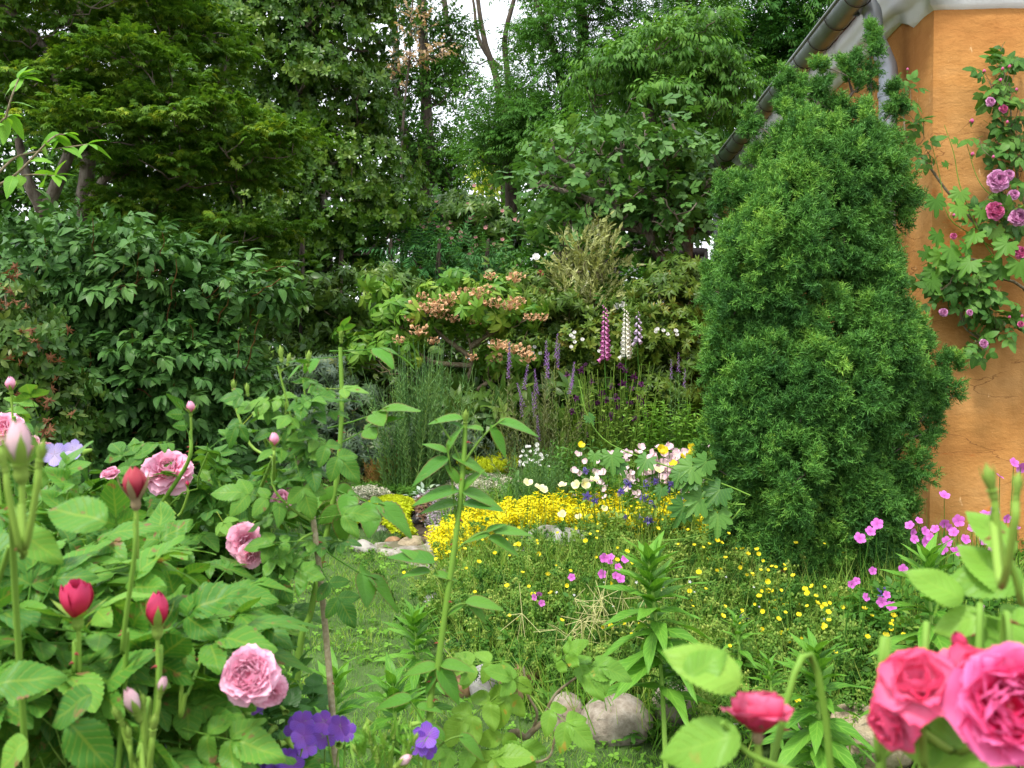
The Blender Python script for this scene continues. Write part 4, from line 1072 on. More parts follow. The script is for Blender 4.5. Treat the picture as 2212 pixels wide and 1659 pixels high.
# ---------------- stemmed perennials ----------------
lin = leaf(.13, 2, .1, .1)
def stemplant(h=1., k=40, ll=.09, up=.8, r_=.008, leafy=1.0, w0=0.0, tpl=lin):
    mm = MB()
    for i in range(k):
        t = i / k; a = i * 2.4
        if t > leafy: break
        mm.inst(tpl, [[0, t, 0]], frames(np.array([[math.cos(a), up, math.sin(a)]]), np.array([[0, 1., 0]])), ll * (1 - .4 * t), [random.random()])
    tube(mm, [[0, 0, 0], [.01, .5, .01], [0, 1, 0]], r_, r_ * .5, 4, rnd=.4)
    return mm.pack()
SP1 = [stemplant(k=70, ll=.085, r_=.0035, leafy=.85) for _ in range(3)]
gm_tf = leafmat("toadflax_green", [(.05, .13, .075), (.085, .18, .1), (.13, .24, .13), (.2, .27, .14)], .55, .25)
pu = petalmat("petal_purple", (.36, .16, .52), (.56, .32, .72))
pud = petalmat("petal_dull_purple", (.12, .07, .14), (.24, .14, .28))
flo = compose([(leaf(.7, 2, .1, .2), [0, 0, 0], [1, .5, 0], [0, 1, 0], .5, .6), (leaf(.7, 2, .1, -.3), [0, 0, 0], [1, -.2, 0], [0, 1, 0], .45, .3), (leaf(.5, 2, .1, -.3), [0, 0, 0], [.5, .9, .2], [0, 1, 0], .4, .9)])
def spike(mm, base, tip, k, size, r0=.016):
    for i in range(k):
        t = (i + .5) / k; a = i * 2.4; ax = nrm(tip - base)
        d_ = np.array([math.cos(a), math.sin(a), .1]); rr = r0 * (1 - .65 * t)
        mm.inst(flo, [base + (tip - base) * t + d_ * rr * .3], np.stack([np.cross(ax, d_), ax, d_], -1)[None][:, :, [2, 1, 0]], size * (1 - .5 * t), [random.random()])
def clump(name, label, cat, base_px, d, tops, r_b, tpls, lm, pm, sl=.12, lean=.0, size=.014, k=22, thick=1.0, group=None, extra=0, xr=60, hr=(.3, .7)):
    """stems fan out of one base; each (x, y) in tops gets its own flower spike part"""
    b0 = G(*base_px) if d is None else B(base_px[0], base_px[1], d)
    t_ = thing(name, label, cat, b0, group)
    m = MB()
    def one(tipp):
        bb = gz(b0 + np.array([random.gauss(0, r_b) + (tipp[0] - b0[0]) * .45, random.gauss(0, r_b * .6), 0]))
        v = tipp - bb; L = np.linalg.norm(v)
        m.inst(random.choice(tpls), [bb], frames(v[None], rdir(1)), np.array([[L * .9 * thick, L, L * .9 * thick]]))
        return bb
    for (x, y) in tops:
        tp = P(x, y, d + random.uniform(-.15, .15)); bb = one(tp)
        if pm is not None:
            v = nrm(tp - bb); s = MB(); spike(s, tp - v * sl, tp + v * .01, k, size); s.build("flower_spike", pm, t_)
    for q in range(extra):
        x = base_px[0] + random.gauss(0, xr * .5); y = base_px[1] - (base_px[1] - min(t[1] for t in tops)) * random.uniform(*hr)
        one(P(x, y, d + random.uniform(-.2, .2)))
    m.build("stems", lm, t_)
    return t_
tops = [(random.gauss(905, 38), random.uniform(730, 800)) for _ in range(46)]
clump("toadflax", "tall clump of slender grey green stems with faded tips left of centre", "plant", (905, 1000), 6.6, tops, .06, SP1, gm_tf, pud, .09, size=.011, k=14, extra=90, xr=150, hr=(.35, .8))
tops = [(1100, 742), (1098, 765), (1140, 790), (1180, 738), (1204, 724), (1208, 745), (1155, 800), (1240, 785), (1123, 850), (1155, 830), (1150, 850), (1185, 765), (1240, 800), (1118, 830), (1160, 900)]
clump("toadflax", "purple spiked toadflax clump right of the orange flowered rhododendron", "plant", (1165, 980), 6.8, tops, .08, SP1, leafmat("toadflax_olive", [(.09, .12, .06), (.14, .17, .09), (.2, .2, .12)], .6, .2), pu, .17, size=.034, k=40, extra=38, xr=130, hr=(.3, .75))
clump("toadflax", "two lilac toadflax spikes right beside the juniper", "plant", (1465, 900), 7.0, [(1450, 780), (1466, 765), (1480, 800)], .04, SP1, gm_tf, pu, .13, size=.03, k=28, extra=8, xr=50)
clump("toadflax", "low feathery green clump below the purple spikes", "plant", (1175, 1075), 5.9, [(1160, 960), (1190, 950), (1200, 990)], .06, SP1, gm_tf, pud, .05, size=.01, k=8, extra=90, xr=90, hr=(.3, 1.1))
# foxgloves
def bell():
    mm = MB(); n1, n2 = 8, 10; V, A = [], []
    prof_ = [(0, .06), (.12, .16), (.3, .2), (.55, .24), (.8, .27), (.95, .34), (1.0, .42), (.93, .3)]
    for i, (t, r_) in enumerate(prof_):
        for k_ in range(n2):
            a = k_ / n2 * 6.283; ex = .14 * (i >= 5) * max(0, -math.sin(a))
            V.append([math.cos(a) * r_, t + ex, math.sin(a) * r_ * .85]); A.append([a, t, .5])
    mm.add(V, A, None, [[i * n2 + k_, i * n2 + (k_ + 1) % n2, (i + 1) * n2 + (k_ + 1) % n2, (i + 1) * n2 + k_] for i in range(n1 - 1) for k_ in range(n2)])
    return mm
BELL = bell(); BT = BELL.pack()
def foxglove(x, ytop, ybot, ybase, d, pm, label, k=30, sz=.052):
    b0 = B(x + 4, ybase, d)
    t_ = thing("foxglove", label, "flower", b0, "foxgloves behind the flower bed")
    top, bot = P(x, ytop, d), P(x, ybot, d)
    m = MB(); tube(m, spline([b0, (b0 + bot) / 2 + [.01, 0, 0], bot, top + [0, 0, .05]], 16), .007, .003, 6)
    for q in range(9):
        a = q * 2.4; p_ = b0 + (bot - b0) * (q / 10); m.inst(L_oval, [p_], frames(np.array([[math.cos(a), math.sin(a), .3]]), Z[None]), .16 - .01 * q)
    m.build("stem", gm_mid, t_)
    me = BELL.mesh("foxglove_bell", pm)
    for i in range(k):
        f = i / k; p_ = bot + (top - bot) * f; a = -1.57 + ((i * 2.4) % 3.6 - 1.8)
        dd = np.array([math.cos(a), math.sin(a), -.85 - .3 * (1 - f)]); s_ = sz * (1 - .75 * f ** 1.6) * random.uniform(.9, 1.1)
        place("bell", me, t_, p_ + nrm(dd * [1, 1, 0]) * .006, frames(dd[None], Z[None])[0], s_)
    m = MB()
    for i in range(14):
        a = i * 2.4; p_ = top + [0, 0, -.03 + i * .006]; m.inst(BT, [p_], frames(np.array([[math.cos(a), math.sin(a), -.2 + i * .04]]), Z[None]), .014 - .0006 * i)
    m.build("buds", leafmat("bud_green", [(.2, .3, .08), (.32, .4, .14)], .5, .2), t_)
    return t_
foxglove(1306, 655, 768, 960, 7.4, petalmat("petal_foxglove_pink", (.7, .42, .6), (.62, .17, .45)), "pink foxglove, leftmost of the three spires", 34)
foxglove(1351, 662, 762, 960, 7.35, petalmat("petal_foxglove_white", (.8, .8, .62), (.86, .86, .78)), "pure white foxglove spire in the middle", 34, .055)
foxglove(1377, 668, 735, 960, 7.5, petalmat("petal_foxglove_pale", (.6, .5, .66), (.7, .58, .76)), "pale lilac foxglove right behind the white one", 14, .045)

# columbines
def columbine():
    mm = MB()
    for k_ in range(5):
        a = k_ * 1.2566
        mm.inst(leaf(.5, 4, .08, -.15, .9), [[0, 0, 0]], frames(np.array([[math.cos(a), math.sin(a), -.1]]), Z[None]), .55, [.3])
        a += .63
        mm.inst(leaf(.6, 3, .15, -.1, 1.4), [[0, 0, 0]], frames(np.array([[math.cos(a) * .45, math.sin(a) * .45, .9]]), np.array([[-math.cos(a), -math.sin(a), .3]])), .4, [.8])
        pts = [[math.cos(a) * .1, math.sin(a) * .1, 0], [math.cos(a) * .2, math.sin(a) * .2, -.25], [math.cos(a) * .1, math.sin(a) * .1, -.45], [0, 0, -.4]]
        tube(mm, pts, .05, .015, 4, rnd=.4)
    return mm
COL = columbine()
thin = compose([(L_small, [random.uniform(-.04, .04), t, random.uniform(-.04, .04)], [math.cos(t * 37), .4, math.sin(t * 37)], [0, 1, 0], .07, random.random()) for t in (.15, .3, .42, .55, .63, .72, .8)])
def mk_thin():
    mm = MB(); mm.add(thin['V'], thin['A'], thin['T'], thin['Q']); tube(mm, [[0, 0, 0], [.012, .5, .0], [0, 1, 0]], .005, .003, 4, rnd=.6); return mm.pack()
THIN = [mk_thin() for _ in range(2)]
gm_co = leafmat("columbine_green", [(.07, .14, .04), (.13, .22, .06), (.2, .29, .09)], .5, .3)
def columbines(label, base_px, d, fl, pm, sz, extra, group=None, name="columbine", face=(0, -.6, -.6)):
    b0 = B(base_px[0], base_px[1], d); t_ = thing(name, label, "flower", b0, group)
    m = MB(); me = COL.mesh(name + "_flower", pm)
    pts = [P(x, y, d + random.uniform(-.2, .2)) for x, y in fl]
    for p_ in pts + [P(random.gauss(base_px[0], 70), random.uniform(min(f[1] for f in fl) - 10, base_px[1] - 30), d + random.uniform(-.25, .25)) for _ in range(extra)]:
        bb = gz(b0 + [(p_[0] - b0[0]) * .6 + random.gauss(0, .05), random.gauss(0, .06), 0]); v = p_ - bb; L = np.linalg.norm(v)
        m.inst(random.choice(THIN), [bb], frames(v[None], rdir(1)), L)
    for p_ in pts:
        n_ = np.array(face) + rng.normal(size=3) * .45
        place("flower", me, t_, p_, fz(n_[None])[0], sz * random.uniform(.75, 1.2))
    crown(m, [(gz(b0, .12), np.array([.35, .25, .12]))], [palm5], 160, .04, 20, .1)
    m.build("stems", gm_co, t_)
    return t_
dkp = petalmat("petal_dark_plum", (.06, .012, .06), (.16, .035, .15))
fl = [(1255, 800), (1262, 790), (1225, 810), (1278, 825), (1300, 850), (1310, 865), (1290, 870), (1275, 880), (1330, 860), (1345, 830), (1350, 800), (1340, 790), (1370, 815), (1385, 830), (1380, 860), (1390, 875), (1395, 895), (1360, 870), (1335, 880), (1320, 900), (1300, 905), (1280, 910), (1260, 895), (1250, 920), (1310, 925), (1345, 905), (1370, 905), (1355, 930), (1235, 890), (1300, 945), (1365, 840), (1320, 835), (1245, 860), (1270, 940)]
columbines("cloud of dark plum columbines below the foxgloves", (1310, 985), 7.0, fl, dkp, .062, 90)
blu = petalmat("petal_violet_blue", (.14, .1, .42), (.26, .2, .58))
fl = [(1357, 1046), (1342, 1062), (1268, 1072), (1395, 1050), (1415, 1040), (1450, 1045), (1390, 1075), (1410, 1090), (1380, 1120), (1402, 1125), (1440, 1062), (1285, 1082), (1265, 1018), (1470, 1078), (1350, 1120)]
columbines("violet blue columbines standing in the yellow flower carpet", (1385, 1170), 5.1, fl, blu, .058, 50)
fl = [(1712, 1135), (1690, 1120), (1600, 1160), (1620, 1175), (1590, 1200), (1640, 1190), (1575, 1215), (1655, 1165), (1610, 1220)]
columbines("small mauve columbines between yellow carpet and juniper foot", (1600, 1290), 4.7, [(x - 20, y) for x, y in fl], petalmat("petal_mauve", (.2, .1, .3), (.36, .22, .48)), .036, 40)
columbines("single violet blue columbine at the juniper's right foot", (1925, 1400), 3.5, [(1908, 1280), (1850, 1365), (1605, 1338), (1915, 1300)], blu, .052, 6)
# light green upright perennials by the juniper
SP2 = [stemplant(k=26, ll=.17, up=.5, r_=.008, tpl=L_lance) for _ in range(3)]
clump("phlox", "light green leafy upright stems not yet in flower left of the juniper", "plant", (1460, 990), 6.7, [(x, random.uniform(860, 900)) for x in range(1395, 1540, 9)], .1, SP2, leafmat("leaf_light", [(.08, .2, .04), (.13, .27, .06), (.2, .35, .1)], .5, .3), None, extra=30, xr=140, hr=(.5, 1))
clump("phlox", "leafy green stems below the plum columbines", "plant", (1230, 1060), 6.0, [(x, random.uniform(940, 990)) for x in range(1190, 1300, 9)], .1, SP2, gm_mid, None, extra=20, xr=120, hr=(.5, 1))

# pale pink evening primroses
ppk = petalmat("petal_pale_pink", (.74, .66, .55), (.72, .5, .64))
SAUC = MB()
for a in np.linspace(0, 6.28, 4, endpoint=False): SAUC.inst(leaf(1.05, 5, .03, -.35, 1.55, .65, cols=2), [[0, 0, 0]], frames(np.array([[math.cos(a), math.sin(a), .25]]), Z[None]), .55, [random.random()])
def meadow(name, label, cat, base, d, pts, me, sz, face, lm, n_leaf, rad, h, group=None, dj=.15, stem_r=.0025, cond=None):
    b0 = B(base[0], base[1], d); t_ = thing(name, label, cat, b0, group); m = MB()
    for (x, y) in pts:
        p_ = P(x, y, d + random.uniform(-dj, dj)); bb = gz(p_ + [random.gauss(0, .02), random.uniform(0, .05), 0])
        if p_[2] < bb[2] + .02: p_[2] = bb[2] + .03
        tube(m, bend(bb, p_, 4, rng.normal(size=3) * .01), stem_r, stem_r * .6, 3, rnd=.5)
        place("flower", me, t_, p_, fz((np.array(face) + rng.normal(size=3) * .35)[None])[0], sz * random.uniform(.75, 1.2))
    crown(m, [(gz(b0, h * .5), np.array([rad, rad * .6, h * .5]))], [S_broad[0]], n_leaf, .07, 40, .1)
    m.build("stems", lm, t_); return t_
pme = SAUC.mesh("primrose_flower", ppk)
pts = [(random.gauss(1440, 45), random.uniform(965, 1045)) for _ in range(95)]
meadow("evening_primrose", "dense drift of pale pink saucer flowers beside the juniper", "flower", (1440, 1060), 5.9, pts, pme, .06, (0, -.6, .8), gm_mid, 200, .4, .2)
pts = [(random.uniform(1235, 1380), random.uniform(975, 1075)) for _ in range(34)] + [(1483, 1070), (1475, 1062), (1490, 1068), (1500, 1110), (1540, 1080)]
meadow("evening_primrose", "scattered pale pink flowers left of the dense pink drift", "flower", (1310, 1070), 5.7, pts, pme, .046, (0, -.6, .8), gm_mid, 250, .45, .2)
yel = petalmat("petal_yellow", (.72, .56, .02), (.86, .77, .03))
yme = SAUC.mesh("poppy_flower", yel)
meadow("welsh_poppy", "handful of big yellow poppies standing above the pink drift", "flower", (1480, 1060), 5.6, [(1427, 968), (1433, 975), (1492, 966), (1478, 992), (1490, 988), (1502, 998), (1455, 1003), (1497, 975), (1255, 962), (1610 - 60, 930)], yme, .06, (0, -.7, .5), gm_mid, 40, .3, .2)
crm = SAUC.mesh("cream_flower", petalmat("petal_cream", (.8, .7, .2), (.84, .82, .6)))
meadow("rock_rose", "cream flowers with yellow hearts dotted over the yellow carpet", "flower", (1250, 1110), 5.0, [(1165, 1055), (1174, 1060), (1215, 1112), (1250, 1118), (1215, 1050), (1262, 1045), (1285, 1038), (1305, 1100), (1245, 1048), (1410, 1015), (1425, 1018), (1140, 1045)], crm, .05, (0, -.6, .9), gm_mid, 20, .3, .08)
# white upright little flowers
wsp = [(x, y) for x, y in zip(rng.uniform(1120, 1185, 26), rng.uniform(960, 1010, 26))]
meadow("silene", "small white flowers left of the leafy stems", "flower", (1150, 1040), 6.3, wsp, wfm, .024, (0, -.6, .6), gm_tf, 60, .25, .15)

# ---------------- carpets ----------------
def region(px): return [G(*q) for q in px]
def fill(poly, n):
    p = np.array(poly)[:, :2]; a, b = p.min(0), p.max(0)
    x = rng.uniform(a[0], b[0], n); y = rng.uniform(a[1], b[1], n); k = inside(p, x, y); return x[k], y[k]
tuft = MB()
for q in range(16):
    a = q * 2.4; r_ = .04 + .12 * random.random(); t = .55 + .45 * q / 16
    tuft.inst(leaf(.8, 2, .2, .3), [[math.cos(a) * .02, t, math.sin(a) * .02]], frames(np.array([[math.cos(a), .9, math.sin(a)]]), np.array([[0, 1., 0]])), .12, [random.random()], mi=1)
for q in range(14):
    a = q * 2.4; t = q / 14 * .6
    tuft.inst(lin, [[0, t, 0]], frames(np.array([[math.cos(a), 1.2, math.sin(a)]]), np.array([[0, 1., 0]])), .22, [random.random()], mi=0)
tube(tuft, [[0, 0, 0], [0, .5, 0], [0, 1, 0]], .012, .008, 3, mi=0)
TUFT = tuft.pack()
brt = petalmat("petal_bright_yellow", (.75, .62, .0), (.86, .79, .015), None, .6, .25)
def carpet(name, label, px, n, tpl, size, mats, zr=(0, .02), tilt=.25, grow=None, kind="stuff", cat=None):
    poly = region(px); x, y = fill(poly, n); k = len(x)
    p = np.stack([x, y, hgt(y) + rng.uniform(*zr, k)], -1)
    if grow is not None:
        c = np.array(poly)[:, :2].mean(0); sc = np.abs(np.array(poly)[:, :2] - c).max(0)
        rr = (((np.stack([x, y], -1) - c) / sc) ** 2).sum(-1); p[:, 2] += grow * np.maximum(0, 1 - rr)
    m = MB()
    dd = np.stack([rng.normal(size=k) * tilt, rng.normal(size=k) * tilt, np.ones(k)], -1)
    cv = np.clip(.5 + .3 * np.sin(x * 17 + 2 * np.sin(y * 13)) + rng.normal(size=k) * .2, 0, 1)
    m.inst(tpl, p, frames(dd, rdir(k)), size * rng.uniform(.7, 1.25, k), cv)
    o = m.build(name, mats); tag(o, kind=kind)
    if label: o['label'] = label; 
    if cat: o['category'] = cat
    return o
carpet("genista_carpet", None, [(950, 1250), (942, 1205), (1000, 1175), (1100, 1146), (1200, 1126), (1320, 1124), (1450, 1138), (1560, 1155), (1560, 1200), (1450, 1200), (1330, 1190), (1200, 1180), (1100, 1190), (1030, 1226), (985, 1255)], 6500, TUFT, .155, [gm_co, brt], tilt=.22)
cush = MB()
for q in range(7):
    a = q * 2.4
    cush.inst(leaf(.4, 2, .2, .1), [[0, .2, 0]], frames(np.array([[math.cos(a), .9, math.sin(a)]]), np.array([[0, 1., 0]])), .7, [random.random()])
CUSH = cush.pack()
sed_y = leafmat("sedum_lime", [(.3, .1, .04), (.3, .33, .03), (.42, .48, .03), (.55, .58, .04)], .5, .3, pos=[0, .12, .5, 1])
carpet("sedum_cushion", None, [(748, 1150), (760, 1125), (800, 1105), (850, 1092), (893, 1092), (895, 1120), (880, 1145), (900, 1160), (860, 1168), (800, 1150)], 10000, CUSH, .024, [sed_y], (0, .03), .5, .1)
carpet("stonecrop", None, [(1000, 1000), (1050, 988), (1115, 990), (1115, 1025), (1050, 1040), (1000, 1030)], 5000, TUFT, .07, [sed_y, sed_y], (0, .03), .4, .04)
fl4 = compose([(L_small, [0, 0, 0], [math.cos(a), .35, math.sin(a)], [0, 1, 0], .5, random.random()) for a in (0, 1.26, 2.5, 3.8, 5.0)])
thy = MB()
for q in range(7):
    thy.inst(fl4, [[random.uniform(-.6, .6), random.uniform(.6, 1), random.uniform(-.6, .6)]], np.eye(3)[None], .42, [random.random()], mi=1)
for q in range(10):
    a = q * 2.4; thy.inst(L_small, [[random.uniform(-.5, .5), random.uniform(0, .7), random.uniform(-.5, .5)]], frames(np.array([[math.cos(a), .5, math.sin(a)]]), np.array([[0, 1., 0]])), .35, [random.random()], mi=0)
THY = thy.pack()
gm_ty = leafmat("thyme_leaf", [(.03, .07, .025), (.06, .12, .04), (.1, .17, .07)], .6, .2)
carpet("white_sedum", None, [(730, 1130), (728, 1100), (770, 1075), (820, 1068), (850, 1080), (800, 1100), (760, 1125)], 3600, THY, .026, [gm_ty, petalmat("petal_cream_white", (.6, .58, .4), (.78, .76, .64))], (0, .03), .4, .05)
carpet("lilac_thyme", None, [(895, 1120), (900, 1095), (950, 1075), (1020, 1080), (1060, 1080), (1000, 1110), (960, 1140), (930, 1145)], 5200, THY, .026, [gm_ty, petalmat("petal_lilac", (.5, .4, .5), (.72, .6, .7))], (0, .03), .4, .05)
carpet("white_thyme", None, [(940, 1085), (960, 1060), (1020, 1045), (1080, 1040), (1140, 1045), (1140, 1085), (1060, 1090), (1000, 1090)], 5600, THY, .026, [gm_ty, petalmat("petal_cream_white", (.6, .58, .4), (.78, .76, .64))], (0, .03), .4, .05)
carpet("green_mat", None, [(750, 1070), (800, 1060), (900, 1030), (1010, 1020), (1100, 1040), (960, 1060), (900, 1085), (830, 1070)], 6500, THY, .03, [leafmat("mat_green", [(.04, .13, .03), (.08, .2, .05), (.14, .27, .08)], .5, .3)] * 2, (0, .03), .4, .03)
t_ = tag(carpet("small_fern", None, [(790, 1060), (800, 1015), (850, 1000), (920, 1005), (900, 1045), (830, 1065)], 500, spray(leaf(.3, 2, .1, .2), 8, 1, .25, 60), .15, [leafmat("fern_bronze", [(.12, .16, .04), (.22, .17, .05), (.3, .12, .05)], .5, .3)], (0, .05), .6), kind="stuff")
lamb = thing("lambs_ear", "small clump of silvery felted leaves between the cushions", "plant", G(930, 1090))
m = MB(); 
for q in range(90):
    p_ = G(random.gauss(925, 20), random.gauss(1088, 8)); m.inst(L_oval, [gz(p_, random.uniform(.01, .08))], frames((rdir(1) * [1, 1, .4] + [0, 0, .4]), Z[None]), .05)
m.build("leaves", leafmat("leaf_felt", [(.2, .28, .2), (.32, .42, .32), (.42, .52, .42)], .8, .1), lamb)
dk = tag(carpet("brown_tuft", None, [(893, 1120), (900, 1100), (930, 1100), (935, 1130), (910, 1140)], 500, CUSH, .03, [leafmat("tuft_brown", [(.12, .07, .04), (.22, .13, .08), (.3, .2, .13)], .8, .1)], (0, .05), .5, .05), kind="stuff")
carpet("blue_fescue", None, [(790, 1172), (800, 1155), (860, 1158), (870, 1175), (830, 1180)], 900, blade, .05, [leafmat("fescue", [(.04, .1, .05), (.07, .14, .08), (.12, .2, .13)], .5, .2)], (0, .01), .5)

# ---------------- potentilla bed ----------------
def buds_tpl():
    mm = MB(); tips = []
    def grow(p, d, L, lev):
        q = p + d * L
        tube(mm, [p, (p + q) / 2 + rng.normal(size=3) * .01, q], .006 * (3 - lev) / 3 + .002, .003, 3, mi=0, rnd=.4 + .2 * lev)
        for s_ in range(3): mm.inst(palm5, [p + (q - p) * random.random()], fz(np.array([[0, 1., 0]]) + rng.normal(size=(1, 3)) * .4), .07 * random.uniform(.6, 1.1) * (1.3 - .25 * lev), [random.random() * .6], mi=0)
        if lev < 2:
            for s_ in range(3): grow(q, nrm(d + rng.normal(size=3) * .5 + [0, .25, 0]), L * .55, lev + 1)
        else:
            V, Qs = OCT
            mm.add(V * [.02, .026, .02] + q, np.tile([0, 0, .85 + random.random() * .15], (len(V), 1)), Qs, None, 0); tips.append(q)
    grow(np.zeros(3), np.array([0., 1, 0]), .5, 0)
    return mm.pack()
OCT = (np.array([[1, 0, 0], [-1, 0, 0], [0, 1, 0], [0, -1, 0], [0, 0, 1], [0, 0, -1]], float), [[0, 2, 4], [2, 1, 4], [1, 3, 4], [3, 0, 4], [2, 0, 5], [1, 2, 5], [3, 1, 5], [0, 3, 5]])
POT = [buds_tpl() for _ in range(4)]
gm_po = leafmat("potentilla_green", [(.025, .085, .022), (.05, .13, .035), (.1, .2, .055), (.18, .27, .09), (.32, .37, .16)], .55, .35, .25)
BUTT = MB()
for a in np.linspace(0, 6.28, 5, endpoint=False): BUTT.inst(leaf(.95, 4, .05, -.3, 1.5, .7), [[0, 0, 0]], frames(np.array([[math.cos(a), math.sin(a), .45]]), Z[None]), .5, [random.random()])
BUTT.inst(compose([(L_small, [0, 0, .05], [math.cos(a), math.sin(a), 1], [0, 0, 1], .16, .1) for a in range(6)]), [[0, 0, 0]], np.eye(3)[None], 1)
bme = BUTT.mesh("buttercup_flower", yel)
Pd = [(1060, 1290, 4.0, "right beside the tan stone at the bed edge", 4), (1120, 1250, 4.3, "around the left end of the flat grey rock", 12), (1260, 1270, 4.1, "in front of the wide flat grey rock", 12), (1130, 1370, 3.7, "right behind the flat white stone", 4), (1220, 1400, 3.6, "behind the yellow green rose leaves", 4), (1420, 1240, 4.3, "between the flat rock and the mauve columbines", 10), (1530, 1310, 4.1, "left in front of the juniper", 12),
      (1390, 1390, 3.6, "behind the tall leafy stem", 5), (1520, 1420, 3.5, "in the middle of the bed over the stones", 7), (1640, 1410, 3.8, "at the dark foot of the juniper", 16), (1730, 1400, 3.8, "thickest with yellow flowers under the juniper", 24), (1770, 1450, 3.4, "right of the middle in the bed", 16), (1660, 1470, 3.3, "near the small leafy stem at the right", 4), (1850, 1420, 3.4, "below the violet columbine", 9), (1890, 1500, 3.2, "above the broken white stone", 4), (1480, 1170, 4.7, "behind the tall leafy stem among yellow carpet flowers", 8), (1590, 1240, 4.4, "climbing against the juniper's left foot", 6), (1180, 1180, 4.7, "behind the flat grey rock", 10), (1960, 1330, 3.3, "by the wall under the magenta geraniums", 5)]
for x, y, d, lb, nf in Pd:
    b0 = gz(P(x, y, d)); t_ = thing("potentilla", "bushy cinquefoil with small yellow flowers " + lb, "flower", b0, "yellow cinquefoil plants of the bed")
    m = MB(); k = 46
    off = rng.normal(size=(k, 2)) * [.17, .14]
    pos = np.stack([b0[0] + off[:, 0], b0[1] + off[:, 1], hgt(b0[1] + off[:, 1]) - .02], -1)
    for q, tp in enumerate(POT):
        w_ = np.arange(k) % 4 == q; kk = w_.sum()
        m.inst(tp, pos[w_], frames(np.stack([off[w_, 0] * 1.2 + rng.normal(size=kk) * .25, off[w_, 1] * 1.2 + rng.normal(size=kk) * .25 - .1, np.ones(kk)], -1), rdir(kk)), rng.uniform(.2, .34, kk))
    m.build("foliage", gm_po, t_)
    cc = rng.normal(size=(4, 2)) * [.2, .13]
    for q in range(int(nf * 1.15)):
        a_ = cc[q % 4 if q % 5 else 0] + rng.normal(size=2) * [.06, .05]; p_ = np.array([b0[0] + a_[0], b0[1] + a_[1] - .05, 0]); p_ = gz(p_, random.uniform(.18, .36))
        place("flower", bme, t_, p_, fz(np.array([[0, -.6, .8]]) + rng.normal(size=(1, 3)) * .3)[0], random.uniform(.014, .03))
# tiny forget-me-nots
fm = MB()
for a in np.linspace(0, 6.28, 5, endpoint=False): fm.inst(L_small, [[0, 0, 0]], frames(np.array([[math.cos(a), math.sin(a), .2]]), Z[None]), .5, [random.random()])
fme = fm.mesh("tiny_blue_flower", petalmat("petal_sky", (.75, .7, .5), (.5, .58, .8)))
meadow("forget_me_not", "sparse tiny pale blue flowers scattered in the yellow bed", "flower", (1500, 1400), 3.8, [(random.gauss(1450, 110), random.uniform(1240, 1430)) for _ in range(42)], fme, .012, (0, -.6, .8), gm_mid, 20, .3, .1, dj=.4, stem_r=.0012)
# magenta geraniums
GER = MB()
for a in np.linspace(0, 6.28, 5, endpoint=False): GER.inst(leaf(.85, 6, .03, -.12, 1.7, .75, cols=2), [[0, 0, 0]], frames(np.array([[math.cos(a), math.sin(a), .12]]), Z[None]), .5, [random.random()])
mag = petalmat("petal_magenta", (.5, .08, .42), (.72, .2, .64), None, .5, .3, streak=.5)
gme = GER.mesh("cranesbill_flower", mag)
pts = [(1895, 1132), (1880, 1148), (1857, 1163), (1965, 1135), (1972, 1150), (1985, 1125), (1998, 1148), (2010, 1160), (2020, 1143), (2040, 1130), (2060, 1150), (2070, 1125), (2085, 1165), (2100, 1140), (2110, 1150), (2125, 1165), (2140, 1120), (2150, 1135), (2165, 1160), (2180, 1185), (2045, 1170), (2035, 1185), (2060, 1190), (2085, 1195), (2145, 1190), (2160, 1195), (2175, 1120), (2150, 1105), (2195, 1140), (2120, 1140), (2000, 1170), (2010, 1185), (1975, 1165), (2075, 1190), (2100, 1195), (2050, 1140), (2130, 1110), (2190, 1000), (2160, 1030), (2040, 1070), (2115, 1195), (2205, 1010)]
meadow("cranesbill", "magenta cranesbill in front of the orange wall, richest in flowers", "flower", (2080, 1330), 3.6, pts, gme, .042, (0, -.9, .35), gm_mid, 900, .42, .32, dj=.15)
pts = [(1915, 1285), (1840, 1262), (1850, 1255), (1870, 1290), (1925, 1310), (1905, 1300), (1885, 1255 - 22), (2120, 1315), (1950, 1230)]
meadow("cranesbill", "few magenta cranesbill flowers at the juniper's right foot", "flower", (1890, 1400), 3.3, pts, gme, .036, (0, -.9, .35), gm_mid, 350, .25, .16, dj=.1)
pts = [(1305, 1205), (1315, 1212), (1320, 1203), (1335, 1225), (1330, 1243), (1235, 1247), (1155, 1290), (1170, 1303), (1165, 1282), (1350, 1208), (1300, 1240), (1340, 1250)]
meadow("cranesbill", "magenta cranesbill flowers dotted over the left half of the yellow bed", "flower", (1260, 1400), 3.7, pts, gme, .034, (0, -.9, .35), gm_mid, 250, .35, .18, dj=.1)
# seed heads like thin yellow spokes
t_ = thing("cranesbill", "faded cranesbill with radiating straw coloured stalks in front of the leafy stem", "flower", B(1280, 1480, 3.4)); m = MB()
for q in range(24):
    c = P(random.gauss(1290, 60), random.uniform(1290, 1400), 3.5 + random.uniform(-.2, .2)); tube(m, bend(gz(c + [random.gauss(0, .05), .05, 0]), c, 4), .0022, .0018, 4, rnd=.7)
    for s_ in range(6): tube(m, bend(c, c + nrm(rng.normal(size=3) + [0, -.2, -.1]) * random.uniform(.05, .11), 3), .0014, .001, 3, rnd=.95)
m.build("stalks", leafmat("straw_green", [(.2, .3, .08), (.35, .4, .14), (.5, .48, .22)], .6, .1), t_)

